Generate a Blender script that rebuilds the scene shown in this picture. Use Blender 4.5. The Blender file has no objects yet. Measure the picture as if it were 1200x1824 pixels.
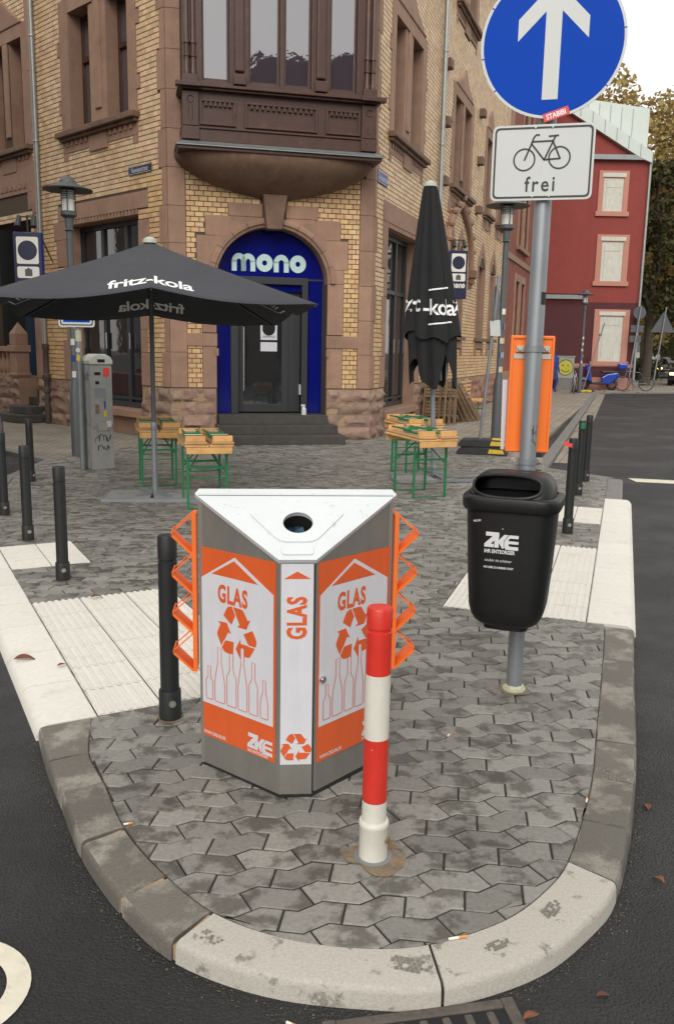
import bpy, bmesh, math, random
from mathutils import Vector, Matrix, noise
R=math.radians
random.seed(7)
scene=bpy.context.scene
COL=scene.collection
# ---------------------------------------------------------------- camera
CAM_H=1.63; PITCH=math.atan(291/1528.); ROLL=.0185
cam=bpy.data.cameras.new('camera'); camo=bpy.data.objects.new('camera',cam); COL.objects.link(camo)
F=Vector((0,math.cos(PITCH),-math.sin(PITCH))); U0=Vector((0,math.sin(PITCH),math.cos(PITCH))); R0=Vector((1,0,0))
r_=R0*math.cos(ROLL)+U0*math.sin(ROLL); u_=U0*math.cos(ROLL)-R0*math.sin(ROLL)
mw=Matrix((( r_.x,u_.x,-F.x,0),(r_.y,u_.y,-F.y,0),(r_.z,u_.z,-F.z,CAM_H),(0,0,0,1)))
camo.matrix_world=mw
cam.sensor_fit='VERTICAL'; cam.sensor_height=24; cam.lens=24*1528/1824.; cam.clip_start=.05; cam.clip_end=900
scene.camera=camo
# ---------------------------------------------------------------- sky, sun, exposure
SUN_EL,SUN_AZ=36,190      # overcast: a weak, very soft sun high behind the camera
w=bpy.data.worlds.new('World'); scene.world=w; w.use_nodes=True
nt=w.node_tree; nt.nodes.clear()
sky=nt.nodes.new('ShaderNodeTexSky'); sky.sky_type='NISHITA'; sky.sun_disc=False
sky.sun_elevation=R(SUN_EL); sky.sun_rotation=R(SUN_AZ); sky.air_density=1.0; sky.dust_density=4; sky.ozone_density=1
hs=nt.nodes.new('ShaderNodeHueSaturation'); hs.inputs['Saturation'].default_value=.12
mx=nt.nodes.new('ShaderNodeMix'); mx.data_type='RGBA'; mx.inputs[0].default_value=.78; mx.inputs[7].default_value=(11.6,11.4,11.0,1)
bg=nt.nodes.new('ShaderNodeBackground'); bg.inputs[1].default_value=.1
out=nt.nodes.new('ShaderNodeOutputWorld')
nt.links.new(sky.outputs[0],hs.inputs['Color']); nt.links.new(hs.outputs[0],mx.inputs[6]); nt.links.new(mx.outputs[2],bg.inputs[0]); nt.links.new(bg.outputs[0],out.inputs[0])
sd=bpy.data.lights.new('sun','SUN'); sd.energy=1.45; sd.angle=R(40); sd.color=(1,.97,.92)
so=bpy.data.objects.new('sun',sd); COL.objects.link(so)
az=R(SUN_AZ); dirv=Vector((math.sin(az)*math.cos(R(SUN_EL)),math.cos(az)*math.cos(R(SUN_EL)),math.sin(R(SUN_EL))))
so.rotation_euler=dirv.to_track_quat('Z','Y').to_euler()
so.location=(0,0,30)
scene.view_settings.view_transform='Standard'; scene.view_settings.look='None'
scene.view_settings.exposure=0.32; scene.view_settings.gamma=1
# ---------------------------------------------------------------- materials
def mat(name,col,rough=.6,metal=0,var=.0,vscale=3.,bump=0.,bscale=60.,spec=.5,ior=None,rnd=0.,col2=None,mask=None,coat=0,emit=None,estr=0,rough2=None,bdist=.01,hue=0.,streak=0.,piece=False):
    m=bpy.data.materials.new(name); m.use_nodes=True; n=m.node_tree; L=n.links
    b=n.nodes['Principled BSDF']; c4=(*col,1)
    b.inputs['Roughness'].default_value=rough; b.inputs['Metallic'].default_value=metal
    b.inputs['Specular IOR Level'].default_value=spec
    if ior: b.inputs['IOR'].default_value=ior
    if coat: b.inputs['Coat Weight'].default_value=coat; b.inputs['Coat Roughness'].default_value=.05
    if emit: b.inputs['Emission Color'].default_value=(*emit,1); b.inputs['Emission Strength'].default_value=estr
    b.inputs['Base Color'].default_value=c4
    N=n.nodes.new; geo=None
    def pos():
        nonlocal geo
        if geo is None: geo=N('ShaderNodeNewGeometry')
        return geo.outputs['Position']
    def ppos():   # position shifted per piece, so stains stop at the joints
        if not piece: return pos()
        pos(); oi=N('ShaderNodeObjectInfo'); ad=N('ShaderNodeMath'); ad.operation='ADD'; L.new(geo.outputs['Random Per Island'],ad.inputs[0]); L.new(oi.outputs['Random'],ad.inputs[1])
        sc_=N('ShaderNodeMath'); sc_.operation='MULTIPLY'; sc_.inputs[1].default_value=piece; L.new(ad.outputs[0],sc_.inputs[0])
        va=N('ShaderNodeVectorMath'); va.operation='ADD'; L.new(geo.outputs['Position'],va.inputs[0]); L.new(sc_.outputs[0],va.inputs[1]); return va.outputs[0]
    cur=None
    def setc(): 
        nonlocal cur
        if cur is None:
            q=N('ShaderNodeRGB'); q.outputs[0].default_value=c4; cur=q.outputs[0]
        return cur
    if col2 is not None:   # blotchy second colour
        t=N('ShaderNodeTexNoise'); t.inputs['Scale'].default_value=mask[0]; t.inputs['Detail'].default_value=6; t.inputs['Roughness'].default_value=.65
        L.new(ppos(),t.inputs['Vector'])
        cr=N('ShaderNodeMapRange'); cr.inputs[1].default_value=mask[1]; cr.inputs[2].default_value=mask[2]; L.new(t.outputs[0],cr.inputs[0])
        mxx=N('ShaderNodeMix'); mxx.data_type='RGBA'; L.new(cr.outputs[0],mxx.inputs[0]); L.new(setc(),mxx.inputs[6]); mxx.inputs[7].default_value=(*col2,1); cur=mxx.outputs[2]
        if rough2 is not None:
            rr=N('ShaderNodeMapRange'); rr.inputs[3].default_value=rough; rr.inputs[4].default_value=rough2; L.new(cr.outputs[0],rr.inputs[0]); L.new(rr.outputs[0],b.inputs['Roughness'])
    if var:
        t=N('ShaderNodeTexNoise'); t.inputs['Scale'].default_value=vscale; t.inputs['Detail'].default_value=8; t.inputs['Roughness'].default_value=.7
        L.new(pos(),t.inputs['Vector'])
        mr=N('ShaderNodeMapRange'); mr.inputs[1].default_value=.25; mr.inputs[2].default_value=.75; mr.inputs[3].default_value=1-var; mr.inputs[4].default_value=1+var; L.new(t.outputs[0],mr.inputs[0])
        mm=N('ShaderNodeVectorMath'); mm.operation='SCALE'; L.new(setc(),mm.inputs[0]); L.new(mr.outputs[0],mm.inputs['Scale']); cur=mm.outputs[0]
    if streak:   # rain streaks and grime running down
        mp=N('ShaderNodeMapping'); mp.inputs['Scale'].default_value=(14,14,1.1); L.new(pos(),mp.inputs[0])
        t=N('ShaderNodeTexNoise'); t.inputs['Scale'].default_value=1.6; t.inputs['Detail'].default_value=7; t.inputs['Roughness'].default_value=.7; L.new(mp.outputs[0],t.inputs['Vector'])
        mr=N('ShaderNodeMapRange'); mr.inputs[1].default_value=.38; mr.inputs[2].default_value=.72; mr.inputs[3].default_value=1.0; mr.inputs[4].default_value=1-streak; L.new(t.outputs[0],mr.inputs[0])
        mm=N('ShaderNodeVectorMath'); mm.operation='SCALE'; L.new(setc(),mm.inputs[0]); L.new(mr.outputs[0],mm.inputs['Scale']); cur=mm.outputs[0]
    if rnd or hue:
        pos(); oi=N('ShaderNodeObjectInfo'); ad=N('ShaderNodeMath'); ad.operation='ADD'; L.new(geo.outputs['Random Per Island'],ad.inputs[0]); L.new(oi.outputs['Random'],ad.inputs[1])
        fr=N('ShaderNodeMath'); fr.operation='FRACT'; L.new(ad.outputs[0],fr.inputs[0])
        mr=N('ShaderNodeMapRange'); mr.inputs[3].default_value=1-rnd; mr.inputs[4].default_value=1+rnd; L.new(fr.outputs[0],mr.inputs[0])
        mm=N('ShaderNodeVectorMath'); mm.operation='SCALE'; L.new(setc(),mm.inputs[0]); L.new(mr.outputs[0],mm.inputs['Scale']); cur=mm.outputs[0]
        if hue:
            f2=N('ShaderNodeMath'); f2.operation='MULTIPLY'; f2.inputs[1].default_value=7.31; L.new(fr.outputs[0],f2.inputs[0])
            f3=N('ShaderNodeMath'); f3.operation='FRACT'; L.new(f2.outputs[0],f3.inputs[0])
            m2=N('ShaderNodeMapRange'); m2.inputs[3].default_value=.5-hue; m2.inputs[4].default_value=.5+hue; L.new(f3.outputs[0],m2.inputs[0])
            h=N('ShaderNodeHueSaturation'); L.new(m2.outputs[0],h.inputs['Hue']); L.new(cur,h.inputs['Color']); cur=h.outputs[0]
    if cur is not None: L.new(cur,b.inputs['Base Color'])
    if bump:
        t=N('ShaderNodeTexNoise'); t.inputs['Scale'].default_value=bscale; t.inputs['Detail'].default_value=5; L.new(pos(),t.inputs['Vector'])
        bp=N('ShaderNodeBump'); bp.inputs['Strength'].default_value=bump; bp.inputs['Distance'].default_value=bdist; L.new(t.outputs[0],bp.inputs['Height']); L.new(bp.outputs[0],b.inputs['Normal'])
    return m
M={}
M['asphalt']=mat('asphalt',(.0165,.0167,.0180),.60,spec=.46,var=.85,vscale=150,bump=1.0,bscale=110,col2=(.029,.0295,.031),mask=(.8,.46,.62),rough2=.46,bdist=.018)
M['asphalt_old']=mat('asphalt_old',(.075,.073,.072),.75,var=.25,vscale=1.5,bump=.5,bscale=120)
M['bed']=mat('bedding_sand',(.020,.018,.014),.95,var=.3,vscale=20)
M['kerb_dark']=mat('kerb_concrete_damp',(.120,.110,.092),.7,var=.32,vscale=120,bump=.4,bscale=160,rnd=.16,col2=(.25,.23,.195),mask=(4.2,.49,.60),rough2=.8,piece=9.)
M['kerb_light']=mat('kerb_concrete_new',(.40,.375,.33),.75,var=.22,vscale=120,bump=.3,bscale=160,col2=(.20,.183,.155),mask=(9.5,.575,.63))
M['kerb_far']=mat('kerb_granite',(.17,.16,.15),.75,var=.2,vscale=6)
M['white_slab']=mat('white_tactile_concrete',(.64,.615,.56),.72,var=.10,vscale=30,bump=.2,bscale=150,rnd=.03,col2=(.52,.49,.43),mask=(4.,.56,.8))
M['slab']=mat('sidewalk_slab',(.27,.235,.185),.8,var=.2,vscale=2.5,bump=.3,bscale=60)
M['mortar']=mat('mortar',(.088,.062,.042),.9,var=.15,vscale=20)
M['brick']=mat('yellow_brick',(.66,.47,.285),.5,var=.12,vscale=18,streak=.14,rnd=.17,hue=.012,bump=.12,bscale=90,col2=(.60,.385,.195),mask=(.7,.45,.75))
M['brick_warm']=mat('warm_yellow_brick',(.60,.385,.190),.5,var=.12,vscale=18,streak=.08,rnd=.17,hue=.012,bump=.12,bscale=90,col2=(.66,.46,.27),mask=(1.2,.5,.72))
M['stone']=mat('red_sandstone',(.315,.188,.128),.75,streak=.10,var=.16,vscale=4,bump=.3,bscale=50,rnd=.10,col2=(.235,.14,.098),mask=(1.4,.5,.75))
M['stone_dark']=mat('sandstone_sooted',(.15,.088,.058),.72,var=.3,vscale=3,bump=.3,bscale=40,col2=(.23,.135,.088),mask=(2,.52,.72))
M['rough_stone']=mat('rusticated_sandstone',(.30,.195,.145),.8,var=.25,vscale=6,bump=.9,bscale=26,rnd=.16,hue=.012,col2=(.215,.145,.112),mask=(2.5,.45,.7),bdist=.02)
M['joint']=mat('stone_joint',(.34,.235,.14),.9,var=.1)
M['wood_brown']=mat('painted_brown_wood',(.060,.024,.015),.42,var=.3,vscale=6,bump=.2,bscale=40,col2=(.14,.05,.024),mask=(5,.6,.74))
M['zinc']=mat('zinc_flashing',(.24,.26,.26),.45,metal=.5,var=.15,vscale=5)
M['dark_frame']=mat('anthracite_frame',(.026,.028,.030),.45)
M['glass']=mat('window_glass',(.018,.020,.022),.03,spec=.5,ior=1.9,bump=.05,bscale=1.6,bdist=.05)
M['glass_up']=mat('bay_window_glass',(.045,.042,.055),.02,spec=.5,ior=3.0,bump=.06,bscale=1.3,bdist=.06)
M['blue_glass']=mat('blue_panel',(.003,.007,.15),.10,spec=.4,var=.2,vscale=3)
M['letter_pale']=mat('pale_letters',(.50,.66,.64),.5)
M['step']=mat('basalt_step',(.055,.05,.045),.75,var=.3,vscale=8,bump=.3,bscale=60)
M['pipe']=mat('zinc_pipe',(.33,.34,.32),.4,metal=.6,var=.15,vscale=6)
M['iron']=mat('iron_pipe',(.075,.06,.05),.6,var=.2,vscale=9)
M['galv']=mat('galvanised_steel',(.235,.248,.262),.48,metal=.35,var=.12,vscale=18,bump=.04,bscale=80,col2=(.20,.215,.232),mask=(9,.45,.65))
M['bollard']=mat('anthracite_powder_coat',(.017,.018,.019),.5,spec=.35,var=.15,vscale=10,bump=.15,bscale=250)
M['red_paint']=mat('red_paint',(.58,.030,.018),.4,streak=.1,var=.1,vscale=10,bump=.08,bscale=90,col2=(.60,.52,.45),mask=(34,.715,.73))
M['white_paint']=mat('white_paint',(.62,.60,.53),.45,streak=.08,var=.06,vscale=12,bump=.05,bscale=80,col2=(.52,.49,.42),mask=(16,.64,.72))
M['rust']=mat('rusty_sand',(.20,.135,.075),.95,var=.45,vscale=26,col2=(.15,.135,.11),mask=(22,.45,.6),bump=.6,bscale=80)
M['bin_metal']=mat('brushed_grey_metal',(.215,.207,.185),.42,streak=.10,metal=.35,var=.12,vscale=6)
M['bin_top']=mat('pale_sheet_metal',(.60,.63,.64),.40,metal=.12,var=.05,vscale=5,col2=(.47,.48,.47),mask=(26,.60,.72))
M['orange']=mat('orange_print',(.62,.100,.022),.45,streak=.08,var=.06,vscale=8)
M['orange_box']=mat('orange_powder_coat',(.83,.17,.012),.4,var=.04,vscale=6)
M['rack']=mat('orange_rack_paint',(.78,.15,.02),.45,var=.1,vscale=10)
M['print_white']=mat('white_print',(.58,.58,.615),.45,streak=.07,var=.04,vscale=7)
M['black']=mat('black_plastic',(.009,.009,.0095),.42,spec=.35,var=.15,vscale=9,bump=.12,bscale=220)
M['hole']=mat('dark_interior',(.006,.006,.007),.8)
M['print_grey']=mat('silver_print',(.62,.63,.64),.5)
M['sign_white']=mat('retroreflective_white',(.52,.535,.52),.4,var=.03,vscale=5)
M['sign_blue']=mat('sign_blue',(.0005,.052,.40),.45,spec=.08,var=.05,vscale=5)
M['sign_black']=mat('sign_black',(.018,.018,.014),.5)
M['sticker_red']=mat('sticker_red',(.66,.05,.045),.5)
M['canopy']=mat('dark_grey_canvas',(.042,.044,.053),.85,var=.14,vscale=2,bump=.35,bscale=7,bdist=.02)
M['canopy_blk']=mat('black_canvas',(.010,.010,.011),.88,var=.2,vscale=3,bump=.25,bscale=200,bdist=.004)
M['white_txt']=mat('white_lettering',(.80,.80,.80),.6)
M['beer_wood']=mat('orange_pine',(.66,.37,.135),.5,var=.2,vscale=7,rnd=.12,bump=.1,bscale=50,col2=(.52,.27,.09),mask=(6,.5,.7))
M['beer_old']=mat('worn_pine',(.42,.25,.12),.6,var=.25,vscale=9,rnd=.15,bump=.1,bscale=50)
M['green']=mat('green_steel',(.010,.17,.060),.4,var=.1,vscale=12)
M['chair_wood']=mat('weathered_wood',(.17,.105,.055),.7,var=.3,vscale=12,rnd=.3,bump=.2,bscale=40)
M['chair_dark']=mat('dark_stained_wood',(.06,.035,.022),.7,var=.3,vscale=12,rnd=.2)
M['rubber']=mat('recycled_rubber',(.03,.03,.031),.8,var=.3,vscale=20,bump=.4,bscale=80)
M['yellow']=mat('yellow_reflector',(.60,.40,.03),.5,var=.25,vscale=30)
M['meter']=mat('grey_parking_meter',(.27,.27,.255),.55,var=.18,vscale=5,bump=.08,bscale=60,col2=(.16,.16,.155),mask=(4,.55,.7))
M['meter_top']=mat('pale_meter_lid',(.42,.43,.38),.55,var=.1,vscale=7)
M['lamp']=mat('lamp_grey',(.075,.082,.085),.5,var=.1,vscale=9)
M['lamp_glass']=mat('lamp_frosted',(.70,.70,.66),.35)
M['navy']=mat('navy_sign',(.012,.014,.045),.4)
M['sign_edge']=mat('navy_edge',(.012,.035,.20),.4)
M['cream']=mat('cream_sign_face',(.72,.70,.64),.5)
M['red_brick']=mat('red_brick_wall',(.27,.065,.035),.75,var=.15,vscale=8)
M['red_plaster']=mat('red_plaster',(.245,.043,.033),.8,streak=.1,var=.1,vscale=1.5,bump=.1,bscale=30)
M['maroon']=mat('maroon_plaster',(.075,.016,.020),.8,var=.12,vscale=1.5)
M['pink_stone']=mat('pink_window_surround',(.44,.20,.145),.7,var=.06,vscale=3)
M['blind']=mat('whitewashed_window',(.56,.545,.48),.7,var=.14,vscale=4,streak=.15)
M['pale_roof']=mat('pale_sheet_roof',(.50,.54,.50),.5,metal=.15,var=.06,vscale=2)
M['leafA']=mat('autumn_leaves',(.34,.245,.085),.6,rnd=.32,hue=.022)
M['leafB']=mat('green_leaves',(.062,.060,.018),.6,rnd=.45,hue=.02)
for k_ in ('leafA','leafB'):
    n_=M[k_].node_tree; b_=n_.nodes['Principled BSDF']; o_=[q for q in n_.nodes if q.type=='OUTPUT_MATERIAL'][0]; tr_=n_.nodes.new('ShaderNodeBsdfTranslucent'); ms_=n_.nodes.new('ShaderNodeMixShader'); ms_.inputs[0].default_value=.45
    n_.links.new(b_.inputs['Base Color'].links[0].from_socket,tr_.inputs[0]); n_.links.new(b_.outputs[0],ms_.inputs[1]); n_.links.new(tr_.outputs[0],ms_.inputs[2]); n_.links.new(ms_.outputs[0],o_.inputs[0])
M['bark']=mat('bark',(.07,.055,.04),.9,var=.3,vscale=6)
M['fallen']=mat('fallen_leaf',(.15,.055,.022),.7,rnd=.4,hue=.02)
M['butt']=mat('cigarette_filter',(.62,.26,.05),.8); M['paper']=mat('paper',(.70,.66,.58),.8)
M['tyre']=mat('tyre',(.015,.015,.016),.8); M['chrome']=mat('chrome',(.6,.6,.6),.2,metal=1)
M['scooter']=mat('blue_scooter_paint',(.01,.04,.33),.25,coat=.6); M['seat']=mat('black_seat',(.012,.012,.013),.5)
M['car_dark']=mat('dark_car_paint',(.012,.013,.015),.25,coat=.7); M['car_silver']=mat('silver_car_paint',(.35,.36,.37),.3,metal=.4,coat=.5); M['car_red']=mat('red_car_paint',(.32,.012,.016),.25,coat=.7)
M['headlamp']=mat('lit_headlamp',(1,.75,.35),.3,emit=(1,.62,.22),estr=4.5)
M['tail']=mat('tail_lamp',(.4,.01,.01),.3,emit=(1,.08,.04),estr=.8)
M['grate']=mat('rusty_cast_iron',(.085,.072,.060),.75,var=.4,vscale=25,bump=.4,bscale=60)
M['road_white']=mat('road_marking',(.62,.58,.47),.7,var=.15,vscale=14,col2=(.36,.34,.30),mask=(18,.60,.75))
M['smile']=mat('yellow_spray',(.46,.42,.05),.8,var=.25,vscale=6)
M['cabinet']=mat('grey_cabinet',(.30,.30,.26),.8,var=.15,vscale=3)
M['cloth_blue']=mat('blue_jacket',(.02,.04,.22),.85); M['denim']=mat('denim',(.03,.05,.11),.85); M['skin']=mat('skin',(.45,.27,.19),.6); M['hair']=mat('brown_hair',(.05,.03,.02),.7)
M['teal_door']=mat('dark_teal_wall',(.006,.030,.075),.6,var=.2,vscale=4)
M['ink']=mat('marker_ink',(.02,.02,.022),.7)
M['brass']=mat('screw_steel',(.45,.43,.38),.35,metal=.8)
M['green_sticker']=mat('green_sticker',(.01,.13,.06),.5); M['blue_light']=mat('pale_blue_graffiti',(.05,.25,.5),.6)
M['lime_collar']=mat('pale_green_collar',(.42,.43,.30),.5,var=.15,vscale=20)
M['print_wet']=mat('damp_tread_mark',(.165,.150,.125),.6,var=.3,vscale=40)
M['grit']=mat('road_grit',(.14,.12,.09),.9,rnd=.6)
M['moss']=mat('moss',(.05,.075,.012),.95)
# ---------------------------------------------------------------- mesh helpers
LOC={}
def wl(o): return LOC.get(o.name,Vector((0,0,0))) if o else Vector((0,0,0))
def tag(o,label=None,cat=None,group=None,kind=None):
    if label: o['label']=label
    if cat: o['category']=cat
    if group: o['group']=group
    if kind: o['kind']=kind
    return o
def empty(name,loc,label=None,cat=None,group=None,rz=0,kind=None):
    o=bpy.data.objects.new(name,None); COL.objects.link(o); o.location=loc; o.rotation_euler=(0,0,rz); o.empty_display_size=.1
    LOC[o.name]=Vector(loc); return tag(o,label,cat,group,kind)
class MB:
    def __init__(s,off=(0,0,0)): s.v=[]; s.f=[]; s.mi=[]; s.k=0
    def add(s,vs,fs):
        b=len(s.v); s.v+=[tuple(p) for p in vs]; s.f+=[tuple(i+b for i in f) for f in fs]; s.mi+=[s.k]*len(fs); return s
    def hexa(s,p):  # 8 corners: bottom 4 ccw, top 4 ccw
        return s.add(p,[(3,2,1,0),(4,5,6,7),(0,1,5,4),(1,2,6,5),(2,3,7,6),(3,0,4,7)])
    def box(s,c,d,M4=None):
        x,y,z=c; a,b,h=d[0]/2,d[1]/2,d[2]/2
        p=[(-a,-b,-h),(a,-b,-h),(a,b,-h),(-a,b,-h),(-a,-b,h),(a,-b,h),(a,b,h),(-a,b,h)]
        if M4 is not None: p=[M4@Vector(q) for q in p]
        return s.hexa([(q[0]+x,q[1]+y,q[2]+z) for q in p])
    def fbox(s,fr,s0,s1,d0,d1,z0,z1):
        return s.hexa([fr(s0,d0,z0),fr(s1,d0,z0),fr(s1,d1,z0),fr(s0,d1,z0),fr(s0,d0,z1),fr(s1,d0,z1),fr(s1,d1,z1),fr(s0,d1,z1)])
    def tube(s,p,q,r0,r1=None,n=12,caps=True):
        p=Vector(p);q=Vector(q); r1=r0 if r1 is None else r1
        d=(q-p).normalized(); a=d.orthogonal().normalized(); b=d.cross(a)
        A=[];B=[]
        for i in range(n):
            t=2*math.pi*i/n; e=a*math.cos(t)+b*math.sin(t); A.append(p+e*r0); B.append(q+e*r1)
        fs=[(i,(i+1)%n,n+(i+1)%n,n+i) for i in range(n)]
        if caps: fs+=[tuple(range(n-1,-1,-1)),tuple(range(n,2*n))]
        return s.add(A+B,fs)
    def path(s,pts,r,n=8,closed=False):
        pts=[Vector(p) for p in pts]; N=len(pts); rings=[]; a=None
        for i,p in enumerate(pts):
            d=((pts[(i+1)%N] if (closed or i<N-1) else p)-(pts[i-1] if (closed or i>0) else p)).normalized()
            if a is None: a=d.orthogonal().normalized()
            a=(a-d*a.dot(d)).normalized(); b=d.cross(a)
            rr=r[i] if isinstance(r,(list,tuple)) else r
            rings.append([p+(a*math.cos(2*math.pi*k/n)+b*math.sin(2*math.pi*k/n))*rr for k in range(n)])
        vs=[v for g in rings for v in g]; fs=[]
        for i in range(N if closed else N-1):
            j=(i+1)%N
            for k in range(n): fs.append((i*n+k,i*n+(k+1)%n,j*n+(k+1)%n,j*n+k))
        if not closed: fs+=[tuple(range(n-1,-1,-1)),tuple(range((N-1)*n,N*n))]
        return s.add(vs,fs)
    def lathe(s,prof,n=24,c=(0,0,0)):
        vs=[];fs=[]
        for r,z in prof:
            for k in range(n): t=2*math.pi*k/n; vs.append((c[0]+r*math.cos(t),c[1]+r*math.sin(t),c[2]+z))
        for i in range(len(prof)-1):
            for k in range(n): fs.append((i*n+k,i*n+(k+1)%n,(i+1)*n+(k+1)%n,(i+1)*n+k))
        fs+=[tuple(range(n-1,-1,-1)),tuple(range((len(prof)-1)*n,len(prof)*n))]
        return s.add(vs,fs)
    def prism(s,poly,f0,f1):   # poly of 2d points, f0/f1 map (u,v)->3d for the two faces
        n=len(poly); return s.add([f0(*p) for p in poly]+[f1(*p) for p in poly],[tuple(range(n-1,-1,-1)),tuple(range(n,2*n))]+[(i,(i+1)%n,n+(i+1)%n,n+i) for i in range(n)])
    def mesh(s,name,mats,smooth=False,fix=True,sub=None):
        me=bpy.data.meshes.new(name); me.from_pydata(s.v,[],s.f)
        for m in (mats if isinstance(mats,(list,tuple)) else [mats]): me.materials.append(M[m] if isinstance(m,str) else m)
        me.polygons.foreach_set('material_index',s.mi)
        if fix and len(s.v)<20000:
            bm=bmesh.new(); bm.from_mesh(me); bmesh.ops.recalc_face_normals(bm,faces=bm.faces); bm.to_mesh(me); bm.free()
        if smooth:
            me.polygons.foreach_set('use_smooth',[True]*len(me.polygons)); me.set_sharp_from_angle(angle=R(38 if smooth is True else smooth))
        me.update(); return me
    def build(s,name,mats,parent=None,smooth=False,bevel=0,world=False,fix=True,seg=2):
        if world and parent is not None:
            o0=wl(parent); s.v=[(a-o0.x,b-o0.y,c-o0.z) for a,b,c in s.v]
        o=bpy.data.objects.new(name,s.mesh(name,mats,smooth,fix)); COL.objects.link(o); o.parent=parent
        LOC[o.name]=wl(parent)
        if bevel:
            md=o.modifiers.new('bevel','BEVEL'); md.width=bevel; md.segments=seg; md.limit_method='ANGLE'; md.angle_limit=R(40)
        return o
def copy_tree(o,parent=None):
    c=o.copy(); COL.objects.link(c); c.parent=parent; LOC[c.name]=Vector(c.location)+wl(parent)
    for ch in list(o.children): copy_tree(ch,c)
    return c
def frame(o,U,V,W):
    o=Vector(o);U=Vector(U).normalized();V=Vector(V).normalized();W=Vector(W).normalized()
    return lambda u,v,w=0: o+U*u+V*v+W*w
def flat(polys,fr,w=0.,th=.0008):
    mb=MB()
    for p in polys: mb.prism(p,lambda u,v:fr(u,v,w),lambda u,v:fr(u,v,w+th))
    return mb
_dg=None
def text_mesh(body,size=1,offset=0,xs=1.,align='LEFT',spacing=1.,shear=0,res=3):
    cu=bpy.data.curves.new('t','FONT'); cu.body=body; cu.size=size; cu.offset=offset; cu.align_x=align; cu.space_character=spacing; cu.shear=shear; cu.resolution_u=res
    o=bpy.data.objects.new('t',cu); COL.objects.link(o)
    dg=bpy.context.evaluated_depsgraph_get(); me=bpy.data.meshes.new_from_object(o.evaluated_get(dg))
    vs=[(v.co.x*xs,v.co.y) for v in me.vertices]; fs=[tuple(p.vertices) for p in me.polygons]
    bpy.data.objects.remove(o); bpy.data.curves.remove(cu); bpy.data.meshes.remove(me)
    return vs,fs
def text(name,body,fr,m,parent,size=1,offset=0,xs=1.,align='LEFT',spacing=1.,shear=0,w=.001,rot=0,world=True,ox=0,oy=0):
    vs,fs=text_mesh(body,size,offset,xs,align,spacing,shear)
    c,s_=math.cos(rot),math.sin(rot)
    mb=MB(); mb.add([fr(ox+x*c-y*s_,oy+x*s_+y*c,w) for x,y in vs],fs)
    return mb.build(name,m,parent,world=world,fix=False)
def arc(cx,cy,r,a0,a1,n=12,ry=None):
    ry=r if ry is None else ry
    return [(cx+r*math.cos(R(a0+(a1-a0)*i/n)),cy+ry*math.sin(R(a0+(a1-a0)*i/n))) for i in range(n+1)]
def stroke(pts,w,closed=False):   # 2d polyline -> list of quads
    n=len(pts); L=[];Rr=[]
    for i,p in enumerate(pts):
        a=pts[i-1] if (i>0 or closed) else p; b=pts[(i+1)%n] if (i<n-1 or closed) else p
        dx,dy=b[0]-a[0],b[1]-a[1]; l=math.hypot(dx,dy) or 1; nx,ny=-dy/l*w/2,dx/l*w/2
        L.append((p[0]+nx,p[1]+ny)); Rr.append((p[0]-nx,p[1]-ny))
    return [[L[i],Rr[i],Rr[(i+1)%n],L[(i+1)%n]] for i in range(n if closed else n-1)]
def clip(poly,a,b,keep_left=True):
    out=[]; sg=1 if keep_left else -1
    f=lambda p: sg*((b[0]-a[0])*(p[1]-a[1])-(b[1]-a[1])*(p[0]-a[0]))
    for i in range(len(poly)):
        p,q=poly[i-1],poly[i]; fp,fq=f(p),f(q)
        if (fp>=0)!=(fq>=0): t=fp/(fp-fq); out.append((p[0]+(q[0]-p[0])*t,p[1]+(q[1]-p[1])*t))
        if fq>=0: out.append(q)
    return out
def clip_convex(poly,cv):
    for i in range(len(cv)):
        poly=clip(poly,cv[i-1],cv[i]);
        if len(poly)<3: return []
    return poly
def area(p): return .5*sum(p[i-1][0]*p[i][1]-p[i][0]*p[i-1][1] for i in range(len(p)))
def shrink(p,d):
    n=len(p); out=[]
    for i in range(n):
        a,b,c=p[i-1],p[i],p[(i+1)%n]
        e1=(b[0]-a[0],b[1]-a[1]); e2=(c[0]-b[0],c[1]-b[1]); l1=math.hypot(*e1) or 1e-9; l2=math.hypot(*e2) or 1e-9
        n1=(-e1[1]/l1,e1[0]/l1); n2=(-e2[1]/l2,e2[0]/l2)
        k=1+n1[0]*n2[0]+n1[1]*n2[1]; k=max(k,.35)
        out.append((b[0]+(n1[0]+n2[0])/k*d,b[1]+(n1[1]+n2[1])/k*d))
    return out
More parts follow.
